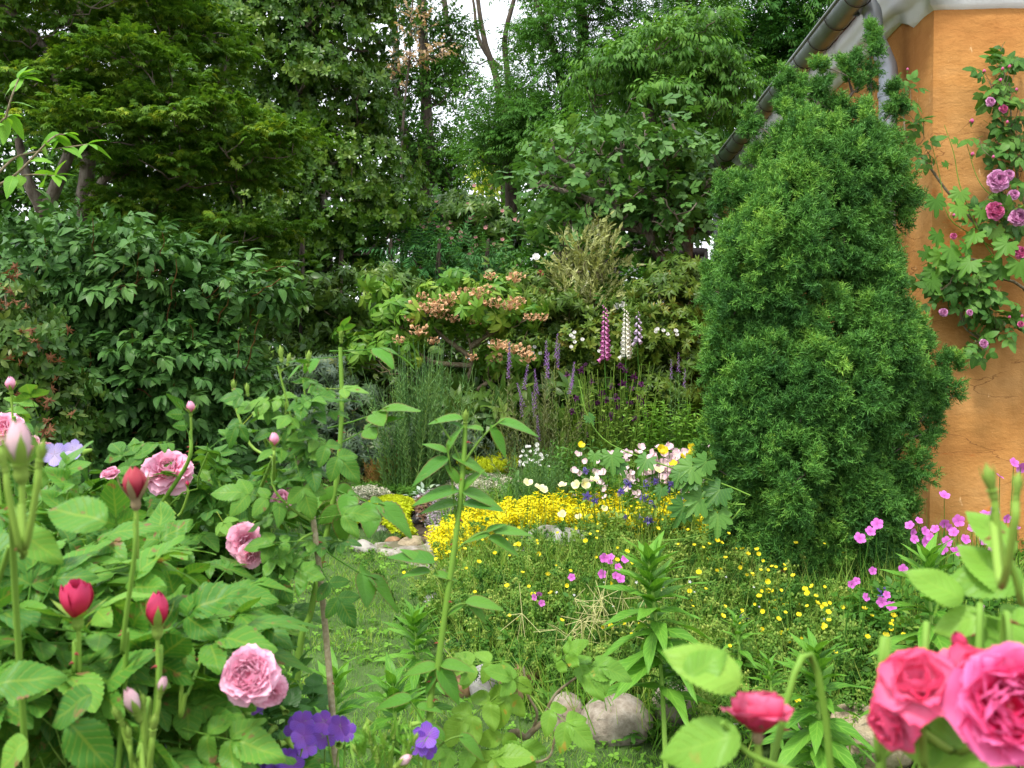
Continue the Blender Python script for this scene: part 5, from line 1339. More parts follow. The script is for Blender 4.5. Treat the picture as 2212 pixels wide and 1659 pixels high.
# leafy willowherb-like plants
L_will = leaf(.3, 9, .14, .45, .62, .9, wave=.6, cols=2)
gm_wi = leafmat("leaf_willowherb", [(.05, .15, .03), (.085, .22, .045), (.14, .3, .07)], .42, .3, .4, veins=.5, vfreq=40)
def willow(x, ytop, ybase, d, label, hs=1.0, ll=.15, k=34):
    top = P(x, ytop, d); b0 = B(x + (40 if x == 1400 else 6), ybase, d)
    t_ = thing("lily", label, "plant", b0, "leafy unflowered stems at the front")
    L_ = spline([b0, b0 + (top - b0) * .5 + [.01, 0, 0], top], 24)
    m = MB(); tube(m, L_, .0085, .004, 7); m.build("stem", leafmat("stem_pale", [(.14, .26, .08), (.2, .33, .11), (.28, .4, .16)], .5, 0), t_)
    H_ = np.linalg.norm(top - b0); m = MB()
    for i in range(k):
        f = 1 - (1 - .12) * (1 - i / k) ** 1.0; a = i * 2.4 + random.uniform(-.3, .3)
        f = .38 + .62 * (i / k) ** .65
        p_ = L_[min(len(L_) - 1, int(f * (len(L_) - 1)))]
        up_ = .05 + 2.6 * max(0, f - .72) / .28; s_ = ll * (1.05 - .55 * max(0, f - .6) / .4) * random.uniform(.85, 1.1)
        dd = np.array([math.cos(a), math.sin(a), up_ + random.uniform(-.15, .2)])
        m.inst(L_will, [p_], frames(dd[None], (Z * 1 - dd * [.4, .4, 0] + rng.normal(size=3) * .15)[None]), s_)
    m.build("leaves", gm_wi, t_)
willow(1400, 1200, 1600, 2.9, "tallest leafy stem with a spear-like tip in the middle of the bed front", ll=.2, k=54)
willow(1760, 1400, 1750, 2.5, "leafy stem left of the big pink rose", ll=.16, k=48)
willow(2005, 1190, 1560, 2.8, "leafy stem below the magenta flowers at the right", ll=.18, k=48)
willow(895, 1330, 1600, 3.0, "leafy stem behind the thorny rose shoot", ll=.15, k=38)
willow(848, 1470, 1720, 2.6, "low leafy stem on the lawn left of the thorny rose shoot", ll=.17, k=30)
willow(1660, 1430, 1640, 2.9, "small leafy stem between the stones at the right", ll=.1, k=30)
willow(1590, 1330, 1560, 3.2, "short leafy stem hidden among yellow cinquefoil", ll=.1, k=24)
willow(720, 1450, 1700, 2.4, "leafy stem growing behind the pink full bloom", ll=.16, k=30)

# ---------------- juniper ----------------
need = MB()
for q in range(10):
    a = q * 2.4; t = .1 + .9 * (q / 10)
    d_ = np.array([math.cos(a) * .95, .55 + .5 * t, math.sin(a) * .95])
    f_ = frames(d_[None], rdir(1))[0]; L = .46 * (1.1 - .3 * t)
    w0 = .15
    V = np.array([[-w0, 0, 0], [w0, 0, 0], [0, 1, 0]]) @ (f_ * L).T; V = V + [0, t, 0]
    need.add(V, [[0, 0, t * .35], [0, 0, t * .35], [0, 1, .45 + t * .5]], [[0, 1, 2]])  # dark base to yellow tip; spray-top highlights are also put into this tone
NEED0 = need.pack()
def jspray():
    mm = MB(); mm.inst(NEED0, [[0, 0, 0]], np.eye(3)[None], 1, [.55], mix=.5)
    for s_ in range(5):
        a = s_ * 2.2 + random.random(); t = .1 + .16 * s_
        d_ = np.array([math.cos(a) * .8, .9, math.sin(a) * .5])
        mm.inst(NEED0, [[0, t, 0]], frames(d_[None], rdir(1)), .72 * (1.15 - .5 * t), [random.random()], mix=.5)
    return mm.pack()
JS = [jspray() for _ in range(5)]
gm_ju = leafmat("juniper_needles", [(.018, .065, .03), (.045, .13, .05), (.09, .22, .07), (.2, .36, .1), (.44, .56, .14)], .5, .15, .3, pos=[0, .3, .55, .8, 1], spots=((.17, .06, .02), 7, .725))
D = 4.6
jb = B(1760, 1300, D)
ju = thing("juniper", "tall dense upright juniper with brown patches in front of the orange wall", "tree", jb)
prof_l = [(60, 1878), (120, 1868), (190, 1800), (250, 1700), (300, 1668), (400, 1610), (480, 1570), (560, 1545), (700, 1530), (850, 1520), (1000, 1528), (1100, 1560), (1200, 1610), (1270, 1680)]
prof_r = [(60, 1890), (120, 1895), (190, 1935), (250, 1945), (400, 1950), (560, 1975), (700, 1990), (850, 2010), (1000, 1990), (1100, 1960), (1200, 1930), (1270, 1870)]
il = lambda y: np.interp(y, *zip(*prof_l)); ir = lambda y: np.interp(y, *zip(*prof_r))
JE = [ell(1750, y, D + .05, max(20, (ir(y) - il(y)) * .5 - 60), 110, (ir(y) - il(y)) * .5 * D / F * .55) for y in (430, 560, 700, 840, 980, 1100, 1200, 1260)]
for q in range(92):
    y = random.uniform(330, 1290); f_ = random.uniform(-1, 1); f_ = math.copysign(abs(f_) ** .8, f_)
    xl, xr = il(y), ir(y); c_ = (xl + xr) / 2; hw = (xr - xl) / 2 - 22
    fr = math.sqrt(max(0, 1 - f_ * f_)) * hw * D / F * .85 * random.uniform(.55, 1.15)
    rx = random.uniform(24, 44); JE.append(ell(c_ + f_ * hw * random.uniform(.93, 1.05), y, D - fr, rx, rx * random.uniform(1.5, 2.9), rx * D / F))
JE += [ell(1690, 285, D, 18, 75, .08), ell(1765, 270, D, 15, 80, .07), ell(1838, 240, D, 17, 110, .08), ell(1905, 330, D, 16, 70, .08), ell(1884, 110, D, 7, 75, .03), ell(1820, 200, D, 10, 60, .04), ell(1725, 240, D, 12, 60, .05), ell(1800, 290, D, 20, 60, .08), ell(1768, 175, D, 9, 45, .04), ell(1695, 195, D, 8, 34, .03), ell(1935, 215, D, 6, 35, .03), ell(1640, 370, D, 16, 50, .07), ell(1735, 330, D - .1, 22, 70, .1), ell(1870, 330, D - .1, 24, 90, .1), ell(1800, 350, D - .1, 22, 80, .1), ell(2010, 820, D, 18, 80, .08), ell(2055, 815, D, 12, 50, .05), ell(1990, 900, D, 26, 70, .1), ell(1620, 268, D, 5, 20, .02), ell(1555, 430, D, 7, 30, .03), ell(1530, 620, D, 7, 30, .03), ell(1600, 420, D, 14, 40, .06)]
m = MB(); tg = []
area = np.array([e[1][0] * e[1][2] for e in JE]) ** .8; area /= area.sum()
for (c, rad), wt in zip(JE, area):
    k = int(1600 * wt) + 8
    Dn = rdir(k * 4); Dn = Dn[(Dn @ nrm(CAMP - c)) > -.35][:k]; k = len(Dn)
    cen = c + Dn * rad * (1 - .18 * rng.random((k, 1)))
    cen = cen[cen[:, 2] > hgt(cen[:, 1]) + .08]; Dn = Dn[:len(cen)]
    k = len(cen); per = 7
    ii = np.repeat(np.arange(k), per); M = len(ii); po = random.gauss(0, .1)
    d2 = rdir(M) * np.array([.05, .05, .09]) * min(1, rad[0] / .17); pos = cen[ii] + d2
    on = nrm(pos - c)
    dd = on * .75 + np.array([0, 0, .8]) + rng.normal(size=(M, 3)) * .38
    cv = np.clip(po + rng.normal(.42, .15, k)[ii] + rng.normal(0, .12, M) + .22 * (d2[:, 2] > .06) + .1 * on[:, 2] + .06 * (on[:, 0] < -.3), 0, 1)  # upper and left-facing sprays lightened: fall of light put into the needle tone
    s_ = rng.uniform(.062, .1, M) * min(1, .6 + rad[0] * 2)
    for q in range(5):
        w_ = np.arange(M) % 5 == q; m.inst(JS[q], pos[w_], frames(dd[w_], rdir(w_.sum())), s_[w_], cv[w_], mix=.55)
    tg += list(cen[::9])
m.build("needles", gm_ju, ju)
m = MB(); tl = [spline([jb, gz(jb) + [0, 0, .7], P(1760, 700, D + .05), P(1770, 350, D), P(1840, 200, D)], 30), spline([jb + [.05, 0, 0], P(1840, 900, D), P(1880, 500, D), P(1880, 120, D)], 24), spline([jb - [.05, 0, 0], P(1660, 900, D), P(1640, 500, D), P(1700, 250, D)], 24)]
for L_ in tl: tube(m, L_, .035, .006, 8, wob=.06)
limbs(m, tl, tg, .01, .003, every=1, lift=-.3); m.build("trunk", bark, ju)

# ---------------- climbing rose and vine on the wall ----------------
gm_cr = leafmat("leaf_climber", [(.02, .075, .022), (.04, .12, .035), (.07, .17, .05), (.12, .23, .07)], .42, .2, .4, veins=.25)
L_ro = leaf(.62, 8, .1, .25, .75, .8, serr=.03, cols=2)
def rose_leaf(lf=L_ro, k=5):
    L = [(lf, [0, .62, 0], [0, 1, -.1], [0, 0, 1], .62, .5)]
    for q, (t, s_) in enumerate(((.55, .5), (.2, .42))[:(k - 1) // 2]):
        for sg in (-1, 1): L.append((lf, [0, t, 0], [sg * .9, .45, -.08 + random.uniform(-.1, .1)], [sg * .12, 0, 1], s_ * random.uniform(.9, 1.05), .5 + random.uniform(-.1, .1)))
    mm = MB(); t = compose(L); mm.add(t['V'], t['A'], t['T'], t['Q']); tube(mm, [[0, -.2, .03], [0, .2, 0], [0, .65, 0]], .014, .008, 4, rnd=.9)
    return mm.pack()
RL = [rose_leaf() for _ in range(4)]; RL3 = [rose_leaf(k=3) for _ in range(2)]
cl = thing("climbing_rose", "climbing rose with mauve pink blooms spreading over the orange wall", "rose", np.array([3.2, 4.9, .5]))
def W_(x, y, off=.08):
    """point in front of the gable-side wall seen at (x, y)"""
    r = ray(x, y); p0 = np.array([0, 0, CAMZ]); c0 = H(0, 0, 0) - HD * off
    t = np.dot(c0 - p0, HD) / np.dot(r, HD); return p0 + r * t
m = MB(); cm = []
canes = [[(2330, 1300), (2300, 900), (2260, 560), (2212, 440), (2190, 330), (2180, 180)], [(2260, 560), (2150, 520), (2060, 430), (2000, 350), (1960, 300), (1950, 230)], [(2300, 900), (2230, 650), (2150, 600), (2090, 620), (2080, 700), (2130, 740)], [(2260, 600), (2200, 590), (2100, 560), (2020, 550), (1990, 552)], [(2290, 700), (2200, 700), (2130, 690)]]
cn = []
for c_ in canes:
    L_ = spline([W_(x, y, .06 + .05 * random.random()) for x, y in c_], 24); ms_ = MB(); tube(ms_, L_, .009, .004, 6); cn.append(L_); cm.append(ms_)
cle = [(2150, 190, 38, 60, 16), (2190, 260, 45, 60, 18), (2180, 130, 35, 45, 10), (2195, 330, 30, 40, 8), (2140, 290, 25, 50, 8), (2170, 400, 40, 60, 12), (2120, 470, 50, 50, 12), (2080, 600, 70, 50, 30), (2030, 620, 40, 45, 14), (2120, 640, 50, 40, 16), (2140, 700, 55, 35, 16), (2110, 745, 25, 22, 7), (2180, 690, 30, 30, 9), (2190, 480, 40, 50, 10), (1975, 260, 22, 30, 6), (2000, 330, 20, 26, 4), (1960, 200, 18, 26, 4)]
tgs = []
for (x, y, rx, ry, k) in cle:
    for q in range(int(k * 1.3)):
        p_ = W_(x + random.gauss(0, rx * .45), y + random.gauss(0, ry * .45), random.uniform(.06, .22)); tgs.append(p_)
        m.inst(random.choice(RL), [p_], frames((rng.normal(size=3) * [1, .5, .7] + [0, -.3, -.35])[None], (np.array([0, -.8, .8]) + rng.normal(size=3) * .3)[None]), random.uniform(.075, .11))
m.build("leaves", gm_cr, cl)
near_ = [int(np.argmin([np.linalg.norm(c_ - g, axis=1).min() for c_ in cn])) for g in tgs]
for i, (c_, ms_) in enumerate(zip(cn, cm)):
    mine = [g for g, k_ in zip(tgs, near_) if k_ == i]
    if mine: limbs(ms_, [c_], mine, .004, .0015, every=2, lift=.2)
    ms_.build("cane", stem_brown, cl)
# ---------------- rose flowers ----------------
def petal_grid(w_=1.0, L=1.0, cup=.3, roll=.25, ruf=.05, nu=6, nv=6, seed=0, base=.25, notch=.0):
    """petal rising along +Y from its foot, hollow side towards +Z"""
    r_ = np.random.default_rng(seed); V, A = [], []; ph = r_.random(4) * 6
    for j in range(nv + 1):
        t = j / nv
        wd = w_ * (base + (1 - base) * math.sin(min(1, t * 1.15) * math.pi / 2)) * (1 if t < .75 else math.sqrt(max(0.02, 1 - ((t - .75) / .27) ** 2)) * .9 + .1)
        for i in range(nu + 1):
            x = (i / nu - .5) * 2
            z = cup * (x * x) * wd * .6 + cup * .9 * math.sin(t * math.pi * .8) * -.4 - roll * max(0, t - .6) ** 1.5 * 2.2 + ruf * math.sin(x * 5 + ph[0]) * t + ruf * .6 * math.sin(x * 11 + ph[1]) * t * t
            V.append([x * wd * .5, t * L * (1 - .07 * x * x) + ruf * .5 * math.sin(x * 7 + ph[2]) * t - notch * t * max(0, 1 - abs(x) * 4), z * L]); A.append([x, t, .5])
    Q = [[j * (nu + 1) + i, j * (nu + 1) + i + 1, (j + 1) * (nu + 1) + i + 1, (j + 1) * (nu + 1) + i] for j in range(nv) for i in range(nu)]
    return MB().add(V, A, None, Q).pack()
PG = [petal_grid(1.1, 1, .5, .3, .03, seed=s_) for s_ in range(5)]
PGf = [petal_grid(1.25, 1, .25, .45, .045, seed=s_ + 9) for s_ in range(5)]
PGi = [petal_grid(1.0, 1, .9, .08, .035, seed=s_ + 20) for s_ in range(5)]
def bloom(rings, seed=1, hue=.5):
    """rings: (count, length, lean in degrees from upright, foot radius, petal set); opens towards +Z"""
    random.seed(seed); mm = MB()
    for (k, L, lean, fr_, S_) in rings:
        ph = random.random() * 6
        for i in range(k):
            a = ph + i / k * 6.283 + random.uniform(-.15, .15); le = math.radians(lean + random.uniform(-7, 7))
            o = np.array([math.cos(a), math.sin(a), 0])
            d_ = o * math.sin(le) + Z * math.cos(le); n_ = -o * math.cos(le) + Z * math.sin(le)
            mm.inst(random.choice(S_), [o * fr_ + Z * (-.02)], frames(d_[None], n_[None]), L * random.uniform(.9, 1.08), [min(1, max(0, hue + random.uniform(-.3, .3)))], mix=1)
    return mm
cabbage = lambda s_: bloom([(6, .52, 88, .03, PGf), (7, .5, 74, .03, PGf), (8, .47, 60, .04, PG), (8, .42, 48, .05, PG), (9, .37, 36, .08, PG), (9, .32, 26, .09, PGi), (8, .27, 18, .08, PGi), (7, .23, 12, .05, PGi), (6, .2, 8, .03, PGi), (3, .17, 4, .01, PGi)], s_)
half = lambda s_: bloom([(5, .5, 62, .03, PGf), (6, .5, 42, .04, PG), (6, .48, 28, .06, PG), (6, .44, 18, .07, PGi), (6, .42, 10, .05, PGi), (5, .38, 5, .03, PGi), (3, .36, 2, .01, PGi)], s_)
loose = lambda s_: bloom([(6, .55, 95, .03, PGf), (6, .52, 78, .03, PGf), (7, .45, 60, .04, PGf), (6, .38, 42, .05, PG), (5, .3, 25, .04, PGi), (3, .22, 10, .01, PGi)], s_)
def budm(open_=.3, seed=3, col=0, L=1.0, fat=.36, top=.5):
    """bud along +Z, foot at the origin, height about 1.15; petals slot 0, sepals slot 1"""
    random.seed(seed); mm = MB()
    for q in range(9):
        ph = q * 2.2 + random.random() * .5; lay = q / 9; span = 2.5
        V, A = [], []; nu, nv = 8, 9
        for j in range(nv + 1):
            t = j / nv
            r_ = fat * (math.sin(math.pi * (.12 + .62 * t)) ** .9) * (1 - .42 * lay) * (1 + open_ * t * t * .6 * (1 - lay))
            r_ = r_ * (1 - top * t ** 4) + (open_ * .12 * max(0, t - .85) * 6 * (1 - lay))
            for i in range(nu + 1):
                x = i / nu - .5; a = ph + x * span * (1 - .25 * t * t)
                z = .12 + t * .95 * (1 - .12 * (1 - lay)) - .28 * x * x * t * 1.2 + (.02 + .09 * open_ * t ** 3) * math.sin(x * 9 + q * 2)
                rr = r_ + .012 * x * (1 if q % 2 else -1)
                V.append([math.cos(a) * rr, math.sin(a) * rr, z]); A.append([x * 2, t, random.random() * .1 + .25 + .5 * lay])
        mm.add(V, A, None, [[j * (nu + 1) + i, j * (nu + 1) + i + 1, (j + 1) * (nu + 1) + i + 1, (j + 1) * (nu + 1) + i] for j in range(nv) for i in range(nu)], 0)
    for q in range(5):
        a = q * 1.2566 + .4; V, A = [], []; nv = 8
        sp_ = open_ * 1.0
        for j in range(nv + 1):
            t = j / nv; wd = .17 * math.sin(math.pi * min(1, .18 + .9 * t)) ** .7 * (1 - t) ** .35 if t < 1 else .003
            r_ = fat * 1.04 * math.sin(math.pi * (.12 + .5 * t)) + sp_ * .9 * t * t + .012
            z = .08 + t * .85 * (1 - sp_ * 1.1)
            for x in (-1, 0, 1):
                aa = a + x * wd / max(.12, r_) * .8; V.append([math.cos(aa) * (r_ + .02 * (x == 0)), math.sin(aa) * (r_ + .02 * (x == 0)), z]); A.append([x, t, .5])
        mm.add(V, A, None, [[j * 3 + i, j * 3 + i + 1, j * 3 + i + 4, j * 3 + i + 3] for j in range(nv) for i in range(2)], 1)
    tube(mm, [[0, 0, -.3], [0, 0, -.22], [0, 0, -.1], [0, 0, .04], [0, 0, .12]], [.06, .13, .16, .14, .2], sides=10, mi=1)
    return mm
pink = petalmat("petal_rose_pink", (.9, .24, .38), (.92, .42, .57), (.93, .54, .69), .5, .3)
pink2 = petalmat("petal_rose_soft", (.84, .18, .32), (.88, .36, .52), (.91, .5, .66), .5, .3)
hot = petalmat("petal_rose_hot", (.72, .01, .06), (.84, .035, .19), (.88, .2, .45), .5, .3)
crims = petalmat("petal_rose_crimson", (.48, .012, .035), (.6, .03, .09), (.56, .05, .14), .5, .2)
maroon = petalmat("petal_rose_maroon", (.22, .012, .03), (.32, .03, .05), (.4, .05, .07), .5, .15)
blush = petalmat("petal_rose_blush", (.6, .5, .42), (.78, .58, .6), (.8, .52, .58), .5, .35)
mauve = petalmat("petal_rose_mauve", (.5, .07, .3), (.62, .2, .46), (.72, .38, .6), .5, .25)
cerise = petalmat("petal_rose_cerise", (.42, .02, .12), (.58, .06, .22), (.66, .18, .36), .5, .25)
sepal = leafmat("sepal", [(.12, .2, .06), (.2, .3, .1), (.26, .3, .13)], .55, .1, .3)
sepal_red = leafmat("sepal_reddish", [(.16, .14, .06), (.28, .22, .12), (.36, .26, .18)], .55, .1, .3)
LF = lambda nm, cols, **k: leafmat(nm, cols, **{**dict(rough=.42, trans=.3, spec=.4, veins=.14, vfreq=46), **k})
rg = LF("rose_leaf", [(.022, .09, .028), (.042, .135, .036), (.075, .195, .05), (.14, .28, .075), (.32, .36, .08)], pos=[0, .3, .6, .9, 1], spots=((.16, .12, .04), 60, .66))
rg_dark = LF("rose_leaf_dark", [(.025, .085, .035), (.045, .13, .05), (.08, .19, .065)], rough=.38)
rg_lime = LF("rose_leaf_lime", [(.1, .22, .05), (.15, .3, .07), (.22, .36, .1)], spots=((.3, .25, .05), 30, .68))
rg_new = LF("rose_leaf_new", [(.045, .15, .035), (.075, .21, .045), (.1, .22, .05)], edge=(.18, .1, .045), edge_w=.14)
rg_near = LF("rose_leaf_near", [(.03, .11, .033), (.052, .16, .042), (.088, .225, .055), (.15, .3, .08), (.36, .38, .09)], pos=[0, .3, .6, .9, 1], spots=((.2, .12, .05), 60, .63), veins=.16)
L_rn = leaf(.64, 26, .1, .3, .75, .78, serr=.045, cols=3, wave=.6)
RN = [rose_leaf(leaf(random.uniform(.54, .7), 22, random.uniform(.04, .24), random.uniform(.05, .6), .75, .78, serr=.055, cols=3, wave=random.uniform(0, 1.2)), k) for k in (5, 5, 3, 5, 3, 5, 5, 3)]
def put(nm, me, t_, x, y, d, face, sz, spin=None): return place(nm, me, t_, P(x, y, d), fz(face)[0], sz)
def cane(ms_, pts, r0, r1, thorns=0, th=None, n=30):
    L_ = spline(pts, n); tube(ms_, L_, r0, r1, 9)
    if thorns and th is not None:
        for q in range(thorns):
            i = random.randrange(2, len(L_) - 2); a = random.random() * 6.28; d_ = np.array([math.cos(a), math.sin(a) * .6, .15]); rr = r0 + (r1 - r0) * i / len(L_)
            tube(ms_, [L_[i] + d_ * rr * .8, L_[i] + d_ * (rr + .002), L_[i] + d_ * (rr + .0055) - Z * .002], [.002, .001, .0002], sides=5, mi=1)
    return L_
thorn_m = leafmat("thorn_red", [(.2, .03, .03), (.3, .06, .05)], .5, 0)
def leafat(m, p_, dd, nn=None, sz=.1, k=5, rnd=None):
    m.inst(random.choice(RN), [p_], frames(np.asarray(dd, float)[None], (np.asarray(nn if nn is not None else Z + rng.normal(size=3) * .3, float))[None]), sz, None if rnd is None else [rnd])
def bush(name, label, base, d, ells, n, sz, lm, canes, flowers, K=60, sub=.08, dens_back=-.9, stem=stem_green, cr=(.005, .003), tw=(.003, .0015)):
    """rose bush: canes from the ground, compound leaves, and flowers (kind, x, y, d, size, facing)"""
    b0 = base; t_ = thing(name, label, "rose", b0)
    m = MB(); tg = []
    crown(m, ells, RN, n, sz, K, sub, .7, up=.9, out=.6, jit=.45, droop=.25, back=dens_back, shell=.9, hemi=.6, targets=tg)
    m.build("leaves", lm, t_)
    th = 1; cs = []; cm = []
    for c_ in canes:
        pts = [b0 + [random.gauss(0, .04), random.gauss(0, .04), -.02]] + [P(*q) for q in c_]
        ms_ = MB(); cs.append(cane(ms_, pts, *cr, 4, th)); cm.append(ms_)
    near_ = [int(np.argmin([np.linalg.norm(c_ - g, axis=1).min() for c_ in cs])) for g in tg]
    for i, (c_, ms_) in enumerate(zip(cs, cm)):
        mine = [g for g, k_ in zip(tg, near_) if k_ == i]
        if mine: limbs(ms_, [c_], mine, tw[0], tw[1], every=2, lift=.1)
        ms_.build("cane", [stem, thorn_m], t_)
    mt_ = MB()
    for f_ in flowers:
        p_ = P(f_[1], f_[2], f_[3]); near = min((q for c_ in cs for q in c_), key=lambda q: np.linalg.norm(q - p_) + (2 if q[2] > p_[2] - .02 else 0))
        fa = nrm(np.array(f_[5], float)); a_ = p_ - fa * f_[4] * .25
        ms_ = MB(); Ls = spline([near, near * .4 + a_ * .6 - Z * .02 - fa * .02, a_ - (Z * .6 + fa * .4) * .012, a_], 14); tube(ms_, Ls, .0024, .0022, 6, rnd=.8); ms_.build("stalk", stem_green, t_)
    for f_ in flowers: put("bud" if f_[0][1] else "bloom", f_[0][0], t_, f_[1], f_[2], f_[3], f_[5], f_[4])
    return t_
UP = (0.05, -.25, 1)
B1 = (budm(.25, 3).mesh("bud_pink", [pink2, sepal]), 1)
B2 = (budm(.12, 5, fat=.33).mesh("bud_crimson", [crims, sepal]), 1)
B3 = (budm(.1, 7, fat=.38).mesh("bud_maroon", [maroon, sepal_red]), 1)
B4 = (budm(.08, 8, fat=.27, top=.4).mesh("bud_blush", [blush, sepal]), 1)
B5 = (budm(.0, 9, fat=.2, top=.9).mesh("bud_green", [sepal, sepal]), 1)
B6 = (budm(.45, 11, fat=.4, top=.15).mesh("bud_red_open", [crims, sepal]), 1)
F5 = (bloom([(4, .58, 48, .03, PGf), (5, .58, 20, .06, PGi), (5, .55, 10, .07, PGi), (5, .52, 5, .04, PGi), (3, .48, 2, .02, PGi)], 41).mesh("bloom_opening", petalmat("petal_rose_opening", (.5, .015, .06), (.66, .04, .12), (.74, .14, .26), .5, .25)), 0)
B7 = (budm(.5, 12, fat=.3, top=.1).mesh("bud_hot_open", [petalmat("petal_rose_rosy", (.6, .06, .14), (.68, .1, .2), (.74, .2, .32), .5, .25), sepal_red]), 1)
F1 = (cabbage(4).mesh("bloom_cabbage", pink), 0)
F2 = (loose(6).mesh("bloom_loose", pink2), 0)
F3 = (half(8).mesh("bloom_half", pink2), 0)
F4 = (loose(12).mesh("bloom_faded", pink), 0)
TOC = lambda x=0, z=.4: (x, -1, z)
# roses on the wall climber
Fm, Fc = (cabbage(21).mesh("bloom_mauve", mauve), 0), (cabbage(22).mesh("bloom_cerise", cerise), 0)
Bm = (budm(.2, 23).mesh("bud_cerise", [cerise, sepal]), 1)
def wallput(nm, me, x, y, sz, off=.24, face=(0, -1, .25)): place(nm, me, cl, W_(x, y, off), fz(np.array([face], float))[0], sz)
for x, y, s_, F_ in ((2155, 390, .1, Fm), (2178, 378, .055, Fm), (2150, 455, .085, Fc), (2200, 470, .085, Fm), (2140, 220, .045, Fm), (2168, 235, .04, Fc), (2150, 448, .05, Fc), (2095, 675, .03, Fm), (2038, 675, .04, Fm), (2125, 742, .04, Fm), (2205, 545, .06, Fc), (2205, 700, .03, Fc), (2060, 510, .03, Fc), (2190, 420, .05, Fm)): wallput("bloom", F_[0], x, y, s_)
for x, y, s_ in ((2125, 160, .022), (2165, 155, .022), (2180, 150, .022), (2160, 180, .024), (2195, 200, .022), (2175, 270, .022), (2180, 690, .02), (2207, 688, .02), (2145, 345, .022), (2100, 340, .026), (2098, 270, .03), (2060, 470, .02), (1960, 155, .018)): wallput("bud", Bm[0], x, y, s_, face=(0, -.3, 1))
# grape vine beside it
gm_vi = leafmat("leaf_vine", [(.045, .13, .03), (.075, .19, .045), (.12, .26, .07), (.2, .34, .11)], .45, .35, .35)
L_vine = lobed([-130, -92, -58, -28, 0, 28, 58, 92, 130], [.46, .5, .6, .58, .82, .58, .6, .5, .46], [.1, .1, .11, .09, .12, .09, .11, .1, .1], inner=.74)
vi = thing("grape_vine", "grape vine with pale green jagged leaves low on the orange wall", "vine", np.array([3.0, 4.85, .5]))
m = MB(); ms_ = MB()
for c_ in ([(2330, 900), (2250, 620), (2120, 520), (2050, 470), (2030, 380), (2010, 300)], [(2250, 620), (2150, 560), (2080, 420), (2060, 330), (2040, 270)], [(2250, 560), (2200, 470), (2120, 400), (2085, 300)], [(2250, 620), (2140, 480), (2120, 520), (2020, 560), (1990, 575)]):
    L_ = spline([W_(x, y, .15) for x, y in c_], 22); tube(ms_, L_, .004, .0015, 5)
for x, y, s_ in ((2020, 425, .13), (2065, 440, .14), (2050, 530, .16), (2035, 545, .15), (2085, 525, .12), (2110, 500, .13), (2170, 570, .15), (2075, 410, .12), (2150, 490, .12), (2060, 560, .15), (2020, 580, .13), (2025, 500, .12), (2180, 520, .14), (2130, 580, .14), (2200, 560, .16), (1995, 540, .1), (2010, 600, .12), (2100, 560, .14), (2040, 350, .05), (2060, 300, .05), (2160, 430, .1), (2120, 450, .1)):
    m.inst(L_vine, [W_(x, y, random.uniform(.16, .26))], frames((np.array([random.uniform(-.8, .8), -.2, -.8]))[None], (np.array([0, -.8, .7]) + rng.normal(size=3) * .25)[None]), s_ * .86)
m.build("leaves", gm_vi, vi); ms_.build("tendrils", stem_green, vi)
# vine shoot crossing in front of the yellow bed
D = 4.0
vs = thing("grape_vine", "long green vine shoot with jagged leaves crossing before the pink drift", "vine", B(1700, 1280, D))
m = MB(); ms_ = MB()
for c_ in ([(1620, 1070), (1560, 1045), (1450, 1010), (1320, 960), (1270, 900), (1250, 820)], [(1760, 1080), (1620, 1100), (1540, 1160), (1450, 1180)][:0] or [(1610, 1090), (1570, 1085), (1520, 1040), (1460, 1045)], [(1600, 1100), (1570, 1130), (1500, 1160), (1400, 1170)]):
    L_ = spline([P(x, y, D) for x, y in c_], 22); tube(ms_, L_, .004, .002, 5)
for x, y, s_ in ((1270, 905, .05), (1320, 985, .1), (1285, 985, .06), (1400, 995, .09), (1330, 1005, .08), (1500, 1010, .13), (1470, 1025, .08), (1530, 1000, .1), (1520, 1080, .13), (1480, 1095, .12), (1560, 1060, .12), (1550, 1110, .12), (1430, 1060, .06), (1500, 1040, .09)):
    m.inst(L_vine, [P(x, y - 8, D - .03)], frames((np.array([random.uniform(-.8, .8), -.3, -.7]))[None], (np.array([0, -.8, .7]) + rng.normal(size=3) * .3)[None]), s_)
m.build("leaves", gm_cr, vs); ms_.build("shoots", stem_green, vs)

# ---------------- foreground roses ----------------
# back-left bush
fl = [(F2, 362, 1015, 1.75, .082, (.1, -.8, .75)), (B1, 412, 893, 1.7, .021, UP), (F3, 240, 1028, 1.75, .034, (-.1, -.4, 1)), (B1, 592, 965, 1.42, .02, (.05, -.2, 1)), (B2, 405, 1052, 1.7, .011, UP), (B2, 163, 1043, 1.7, .02, UP), (F4, 10, 925, 1.75, .055, TOC()), (B1, 24, 845, 1.7, .024, UP), (F3, 70, 965, 1.75, .035, TOC()), (F3, 100, 972, 1.8, .03, TOC()), (F2, 530, 1170, 1.5, .05, (.5, -1, .2)), (F4, 543, 1200, 1.48, .038, (.6, -1, -.2)), (F2, 318, 1235, 1.55, .035, (-.3, -1, .3)), (F4, 300, 1262, 1.8, .03, (-.6, -1, -.1)), (F3, 610, 1080, 1.7, .035, (0, -1, .2)), (B5, 505, 845, 1.6, .02, UP)]
